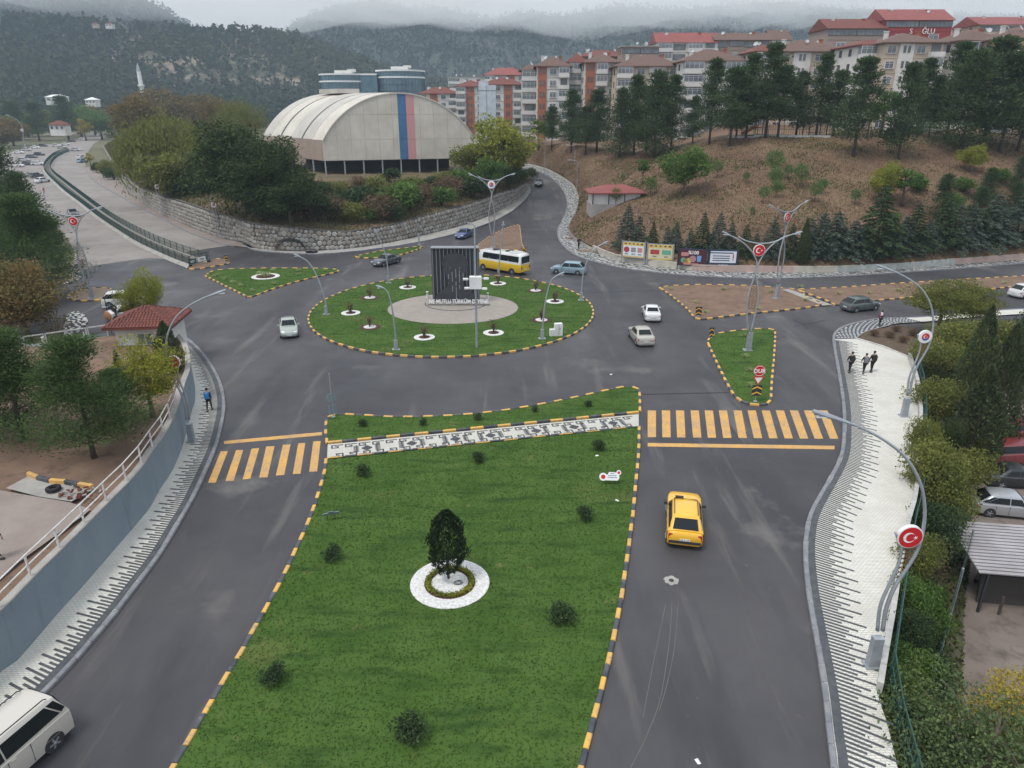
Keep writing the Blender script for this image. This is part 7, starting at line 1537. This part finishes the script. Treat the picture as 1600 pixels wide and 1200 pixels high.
kp=[G(x,y) for x,y in [(296,421),(310,421),(330,418),(350,414),(359,412),(352,406),(338,405)]]; ce=sheet('canal_end',[tuple(p[:2]) for p in [G(292,420),G(310,420),G(330,417),G(350,413),G(357,411),G(350,406),G(334,406),G(325,410),G(296,417)]],.1,M_soil,thick=.2); kerb(kp,ce)
# ------------------------------------------------------------------ left foreground: railing, planter, tyre, gate, mirror
rl=[G(x,y,0) for x,y in [(-60,960),(0,905),(52,860),(93,833),(137,797),(175,762),(206,728),(229,705),(250,678),(262,652)]]
rl=resample([Vector((b.x,b.y,WZ+.06)) for b in inset(wb,.16)][2:46],step=2.05)
t=thing('railing','white two bar railing on top of the slate wall','railing'); M_wr=mat('railing_white',(.66,.64,.63),.6,(.5,.45,.42),3,4)
for a,b in zip(rl,rl[1:]):
    q=MB(); q.box(a+Vector((0,0,.5)),(.07,.07,1.0)); q.build('post',M_wr,t)
    for zz in (.5,.98): q=MB(); q.tube([a+Vector((0,0,zz)),b+Vector((0,0,zz))],.035,6); q.build('rail',M_wr,t)
pts=[G(x,y,WZ) for x,y in [(45,745),(62,752),(78,756),(100,757),(122,762),(146,766)]]
bd=sheet('planter_bed',[tuple(G(x,y,WZ)[:2]) for x,y in [(10,765),(45,746),(62,753),(100,758),(146,767),(112,786),(60,778)]],WZ+.09,M_con); kk=[p+Vector((0,0,.08)) for p in pts]; kerb(kk,bd,step=.95,z=.12)
q0=G(84,766,WZ+.12); t=thing('old_tyre','old black tyre lying on the concrete slab in the yard','tyre',q0); q=MB(); q.lathe([(.2,0),(.30,-.0),(.34,.06),(.34,.14),(.30,.2),(.2,.2),(.18,.15),(.18,.05)],22); q.build('tyre_carcass',M_black,t,ang=40); q=MB(); [q.box((.345*math.cos(k*.3927),.345*math.sin(k*.3927),.1),(.02,.05,.16),k*.3927) for k in range(16)]; q.build('tread_block',M_black,t)
q0=G(130,772,WZ+.1); t=thing('rubble_pile','small heap of broken reddish bricks by the slate wall','rubble',q0)
for k in range(40): q=MB(); q.box((0,0,0),(.2,.1,.06)); o=q.build('brick',M_tile if k%3 else M_con,t,loc=(random.gauss(0,.5),random.gauss(0,.3),.05+random.random()*.12)); o.rotation_euler=(random.random(),random.random(),random.random()*6)
# sliding gate and its frames
ga=G(5,566,.3); gb=G(176,534,.3)
ga=G(6,558,.2); gb=G(172,533,.2)
t=thing('sliding_gate','white sliding gate in framed sections left of the gate house','gate',ga,math.atan2(gb.y-ga.y,gb.x-ga.x)); L_=(gb-ga).length
nf=5
for k in range(nf):
    x=L_*(k+.5)/nf; w=L_/nf-.15; q=MB(); 
    for zz in (.25,1.55): q.box((x,0,zz),(w,.09,.1))
    for xx in (x-w/2,x+w/2): q.box((xx,0,.9),(.1,.09,1.4))
    q.build('gate_frame',M_wr,t); q=MB(); q.box((x,0,.55),(w-.1,.03,.5)); q.build('infill_panel',M_white if k%2 else M_steel,t)
q=MB(); q.box((L_/2,.9,.12),(L_,.12,.1)); q.build('guide_rail',M_wr,t)
for i,(x,y,y2) in enumerate([(47,534,566),(75,527,562),(138,520,548)]):
    b=G(x,y2,.1); t=thing('gate_post',['white gate post, leftmost of three','white gate post in the middle of three','white gate post nearest the gate house'][i],'gate post',b,0,'white posts of the sliding gate'); h=ZUP(b,y)-b.z; q=MB(); q.box((0,0,h/2),(.16,.16,h)); q.build('post',M_wr,t); q=MB(); q.box((0,0,h),(.22,.22,.05)); q.build('cap',M_wr,t)
b=G(175,521,0); t=thing('traffic_mirror','round orange backed traffic mirror on a post left of the gate house','traffic mirror',b,R(160)); h=ZUP(b,490)-b.z; q=MB(); q.tube([(0,0,0),(0,0,h+1.6)],.04,6); q.build('post',M_dark,t); q=MB(); q.lathe([(.48,0),(.42,.1),(.2,.17),(.01,.19)],18,(0,.05,h-.2),Matrix.Rotation(R(-90),3,'X')); q.build('mirror_back',mat('orange_shell',(.42,.2,.1),.6),t); q=MB(); q.lathe([(.44,-.02),(.44,0)],18,(0,.03,h-.2),Matrix.Rotation(R(-90),3,'X')); q.build('mirror_face',M_chrome,t)
island_=sheet('mosaic_corner',[tuple(G(x,y)[:2]) for x,y in [(100,512),(106,492),(120,487),(134,494),(138,503),(132,512),(122,520),(98,532)]],.12,M_mosaic,thick=.15)
sheet('mosaic_corner',[tuple(G(x,y)[:2]) for x,y in [(100,438),(104,433),(122,431),(128,434),(115,442),(100,445)]],.12,M_mosaic,thick=.15)
# ------------------------------------------------------------------ right corner pavement, side street pavement, bed
co=[G(x,y) for x,y in [(1302,532),(1303,524),(1310,516),(1325,509),(1350,503),(1380,499),(1440,497),(1510,490),(1600,484)]]; ci=[G(x,y) for x,y in [(1337,531),(1340,528),(1350,521),(1365,516),(1385,511),(1400,507),(1445,504),(1520,497),(1600,492)]]
co_=resample(curve(co,4),n=50); ci_=resample(curve(ci,4),n=50); cp_=loft('corner_pavement',[[p+Vector((0,0,.12)) for p in co_],[p+Vector((0,0,.12)) for p in ci_]],M_lpav,smooth=False); kerb(co_,cp_,step=1.0,kinds=(KG,),z=.05)
dk=loft('dark_corner_paving',[[a.lerp(b,.06)+Vector((0,0,.127)) for a,b in zip(co_[:24],ci_[:24])],[a.lerp(b,.97)+Vector((0,0,.127)) for a,b in zip(co_[:24],ci_[:24])]],M_bar,smooth=False,ground=False)
dtm=MB(); dtm.box((0,0,0),(.2,.12,.02)); dtm=dtm.mesh('white_paver',M_emb)
for i in range(1,24):
    for j in range(1,7):
        a=co_[i].lerp(ci_[i],j/7+(.07 if i%2 else 0)); 
        inst('white_paver',dtm,dk,a+Vector((0,0,.128)),.3)
bedp=[G(x,y) for x,y in [(1340,530),(1352,521),(1370,516),(1400,512),(1432,512),(1430,540),(1417,557),(1380,543)]]; so_=sheet('soil_bed',[tuple(p[:2]) for p in bedp],.16,mat('dark_bed_soil',(.085,.055,.038),.95,(.12,.085,.055),2,5,bump=.9,bscale=5),thick=.2,ground=True); kerb([G(1337,531),G(1380,543.5),G(1417,559)],so_,step=.9,kinds=(KW,),z=.1)
for i,(x,y) in enumerate([(1365,525),(1390,528),(1410,535),(1425,525),(1400,518)]): tree('bush_rust',G(x,y,.15),.7,'low brown plant in the dark soil bed, %s from the left'%ORD[[1365,1390,1400,1410,1425].index(x)],'brown plants in the dark soil bed','low_plant','plant',ws=1.3)
# fence at the outer edge of the right footpath
fe=resample([p+Vector((.45,0,0)) for p in resample(edge,n=120)],step=2.5)
fence([Vector((p.x,p.y,-.2)) for p in fe],'dark green wire fence along the outer edge of the right footpath',h=1.35,z=.05,m=M_greenf,bar=.35)
# tall net with its post in the weeds
a=G(1434,1136,-3.2); top_=a+Vector((0,0,1)); 
pa=lot(1436,1140); pb=lot(1500,905)
t=thing('net_fence','tall dark green safety net on poles standing in the weeds','net fence',pa,math.atan2(pb.y-pa.y,pb.x-pa.x)); L_=(pb-pa).length; M_net=mat('green_net',(.012,.05,.042),.8)
for x in (0,L_*.33,L_*.66,L_): q=MB(); q.tube([(x,0,-.5),(x,0,3.3)],.06,6); q.build('pole',M_steel,t)
q=MB(); 
for k in range(int(L_/.14)): q.box((k*.14,0,2.0),(.10,.02,2.3))
for zz in (.9,1.5,2.1,2.7,3.15): q.box((L_/2,.012,zz),(L_,.02,.07))
q.build('netting',M_net,t)
# shed with ribbed roof in the lower yard
q0=lot(1530,960); t=thing('shed','open shed with a ribbed pale metal roof in the lower yard','shed',q0,R(-8)); M_rib=mat('ribbed_roof',(.36,.34,.35),.6,(.26,.24,.24),.6,5)
q=MB()
for k in range(16): q.box((4.2,.2+k*.27,2.5+.03*k),(9.4,.2,.07),M=Matrix.Rotation(R(6),3,'X'))
q.build('roof_sheet',M_rib,t); q=MB(); q.box((4.2,2.2,2.68),(9.3,4.2,.05),M=Matrix.Rotation(R(6.3),3,'X')); q.build('roof_deck',M_dark,t)
for x in (0,3,6,8.6):
    for y in (0.2,4.1): q=MB(); q.box((x,y,1.2),(.12,.12,2.5)); q.build('post',M_dark,t)
q=MB(); q.box((1.8,1.2,.8),(3.0,.12,1.6),M=Matrix.Rotation(R(-8),3,'X')); q.box((6,2.5,.6),(2.5,2,1.2)); q.build('stored_panel',mat('dark_boards',(.06,.05,.045),.9),t)
for k,(x,y) in enumerate([(1560,960),(1545,925),(1572,935),(1530,905),(1586,925)]):
    q0=lot(x,y); t=thing('scrap_board',['upright rusty stake in the lower yard','grey board lying beside the shed, nearest the net','pale block lying below the shed roof','dark board leaning at the shed corner','pale slab at the right end of the shed'][k],'scrap',q0,random.random()*3); q=MB(); q.box((0,0,.5 if k==0 else .1),(.12,.12,1.2) if k==0 else (1.0,.35,.2)); q.build('board',M_con if k in(1,2,4) else M_barkd,t)
# ------------------------------------------------------------------ playground and terrace above the hill
def fp(px,py,dy=0): p=hit(px,py); return p
pp=[fp(x,y) for x,y in [(1140,217),(1180,216),(1220,216),(1262,216),(1300,216)]]
pp=[Vector((p.x,p.y+.8,gz(p.x,p.y+.8))) for p in pp]
fence(resample(pp,step=2.6),'green playground fence on a white kerb at the top of the slope',h=2.1,z=.25,bar=.35)
t=thing('kerb_wall','white low kerb under the playground fence','kerb')
for a,b in zip(pp,pp[1:]): d=b-a; q=MB(); q.box((0,0,0),(d.length,.2,.4)); q.build('kerb_segment',M_kw,t,loc=(a+b)/2+Vector((0,-.1,.15)),rz=math.atan2(d.y,d.x))
q0=pp[1]+Vector((1.5,3,0)); q0.z=gz(q0.x,q0.y); t=thing('slide_tower','playground tower with green roof and an orange slide','playground',q0); 
for x,y in ((0,0),(1.4,0),(0,1.4),(1.4,1.4)): q=MB(); q.box((x,y,1.5),(.12,.12,3)); q.build('post',M_greenf,t)
q=MB(); q.box((.7,.7,1.3),(1.5,1.5,.1)); q.build('deck',M_redr,t); q=MB(); hiproof(q,1.5,1.5,3,.8,.1); q.build('roof',M_greenf,t,loc=(.7,-.05,0)); q=MB(); q.tube([(-.1,.7,1.4),(-.9,.5,1.2),(-1.9,.3,.6),(-2.8,.2,.2)],.32,8); q.build('slide',mat('slide_orange',(.6,.22,.06),.5),t)
q0=pp[3]+Vector((3,2.5,0)); q0.z=gz(q0.x,q0.y); t=thing('gazebo','dark wooden gazebo between the playground and the pines','gazebo',q0)
for x,y in ((-1.6,0),(1.6,0),(-1.6,3),(1.6,3)): q=MB(); q.box((x,y,1.2),(.15,.15,2.4)); q.build('post',M_barkd,t)
q=MB(); hiproof(q,3.2,3,2.4,1.0,.4); q.build('roof',M_brownr,t); q=MB(); q.box((0,1.5,.45),(2.8,.4,.08)); q.box((0,.3,.45),(2.8,.4,.08)); q.build('bench',M_barkd,t)
# things at the foot of the walls
q0=G(455,391,.1); t=thing('pipe_coil','black plastic pipe coiled against the stone wall','pipe',q0); q=MB()
for k in range(4): q.tube([((1.9+.15*k)*math.cos(a),-.1-.08*k,(1.5+.14*k)*math.sin(a)) for a in [R(8+164*i/16) for i in range(17)]],.05,5)
q.build('hoop',M_dark,t); q=MB(); q.tube([(-2.5,-.3,.06),(-1,-.2,.1),(1,-.4,.06),(2.6,-.5,.08)],.05,5); q.build('loose_end',M_dark,t)
q0=G(486,395,.1); t=thing('tarp_bundle','black crumpled bundle at the foot of the stone wall','bundle',q0); q=MB(); q.ball((0,0,.25),.55,10,6,(1.7,.8,.6)); q.ball((.5,.1,.2),.4,8,5,(1.3,.8,.6)); q.build('tarp',M_black,t,smooth=True); q=MB(); q.tube([(-.7,-.3,.3),(0,-.45,.5),(.7,-.3,.3)],.03,4); q.build('rope',M_con,t)
q0=G(413,388,.1); t=thing('drain_grate','iron grille opening low in the stone wall','grille',q0+Vector((0,.0,0))); q=MB(); [q.box((-.5+.2*k,-.05,.6),(.04,.04,1.1)) for k in range(6)]; q.build('bar',M_dark,t); q=MB(); q.box((0,-.05,1.15),(1.2,.06,.08)); q.box((0,-.05,.05),(1.2,.06,.08)); q.build('frame',M_dark,t)
q0=G(655,383,.0); t=thing('marker_post','grey marker post where the stone wall pavement narrows','post',q0); q=MB(); q.box((0,0,.9),(.25,.12,1.8)); q.build('panel',M_steel,t); q=MB(); q.box((0,0,.04),(.45,.35,.08)); q.build('foot',M_con,t)
for i,(x,y,w,hh,mm,lb) in enumerate([(945,397,3.0,1.3,'panel_brown','brown sheet board leaning on the hill wall pavement'),(915,393,2.4,.16,'plank','long timber planks laid on the torn up pavement'),(890,373,1.2,.6,'soil','small heap of spoil at the bend of the hill wall')]):
    q0=G(x,y,.13); t=thing(['leaning_board','plank_stack','spoil_heap'][i],lb,['board','planks','heap'][i],q0,R(-25))
    if i==0: q=MB(); q.box((0,.3,.45),(w,.06,hh),M=Matrix.Rotation(R(-50),3,'X')); q.build('sheet',mat('brown_sheet',(.10,.075,.065),.7),t); q=MB(); q.box((0,.0,.02),(w,.1,.06)); q.build('batten',M_barkd,t)
    elif i==1:
        for k in range(4): q=MB(); q.box((0,k*.28,.06+.04*(k%2)),(w,.2,.05)); q.build('plank',mat('timber',(.28,.2,.13),.85),t)
    else:
        for k in range(14): q=MB(); q.ball((0,0,0),.16,6,4,(1,1,.7)); q.build('clod',M_soil,t,loc=(random.gauss(0,.4),random.gauss(0,.3),.1))
# litter on lawn and road
for i,(x,y,c) in enumerate([(933,712,'on the lawn just below the path'),(964,782,'on the lawn below the round emblem sign'),(1090,1190,'on the road at the bottom edge'),(955,585,'on the road beside the roundabout')]):
    q0=G(x,y,.11 if i<2 else .01); t=thing('paper_scrap','white paper scrap '+c,'litter',q0,random.random()*3); q=MB(); q.add([(-.12,-.06,0),(.1,-.08,.02),(.12,.05,.0),(0,.02,.06),(-.1,.07,.01)],[(0,1,3),(1,2,3),(2,4,3),(4,0,3)]); q.build('paper',M_emb,t)
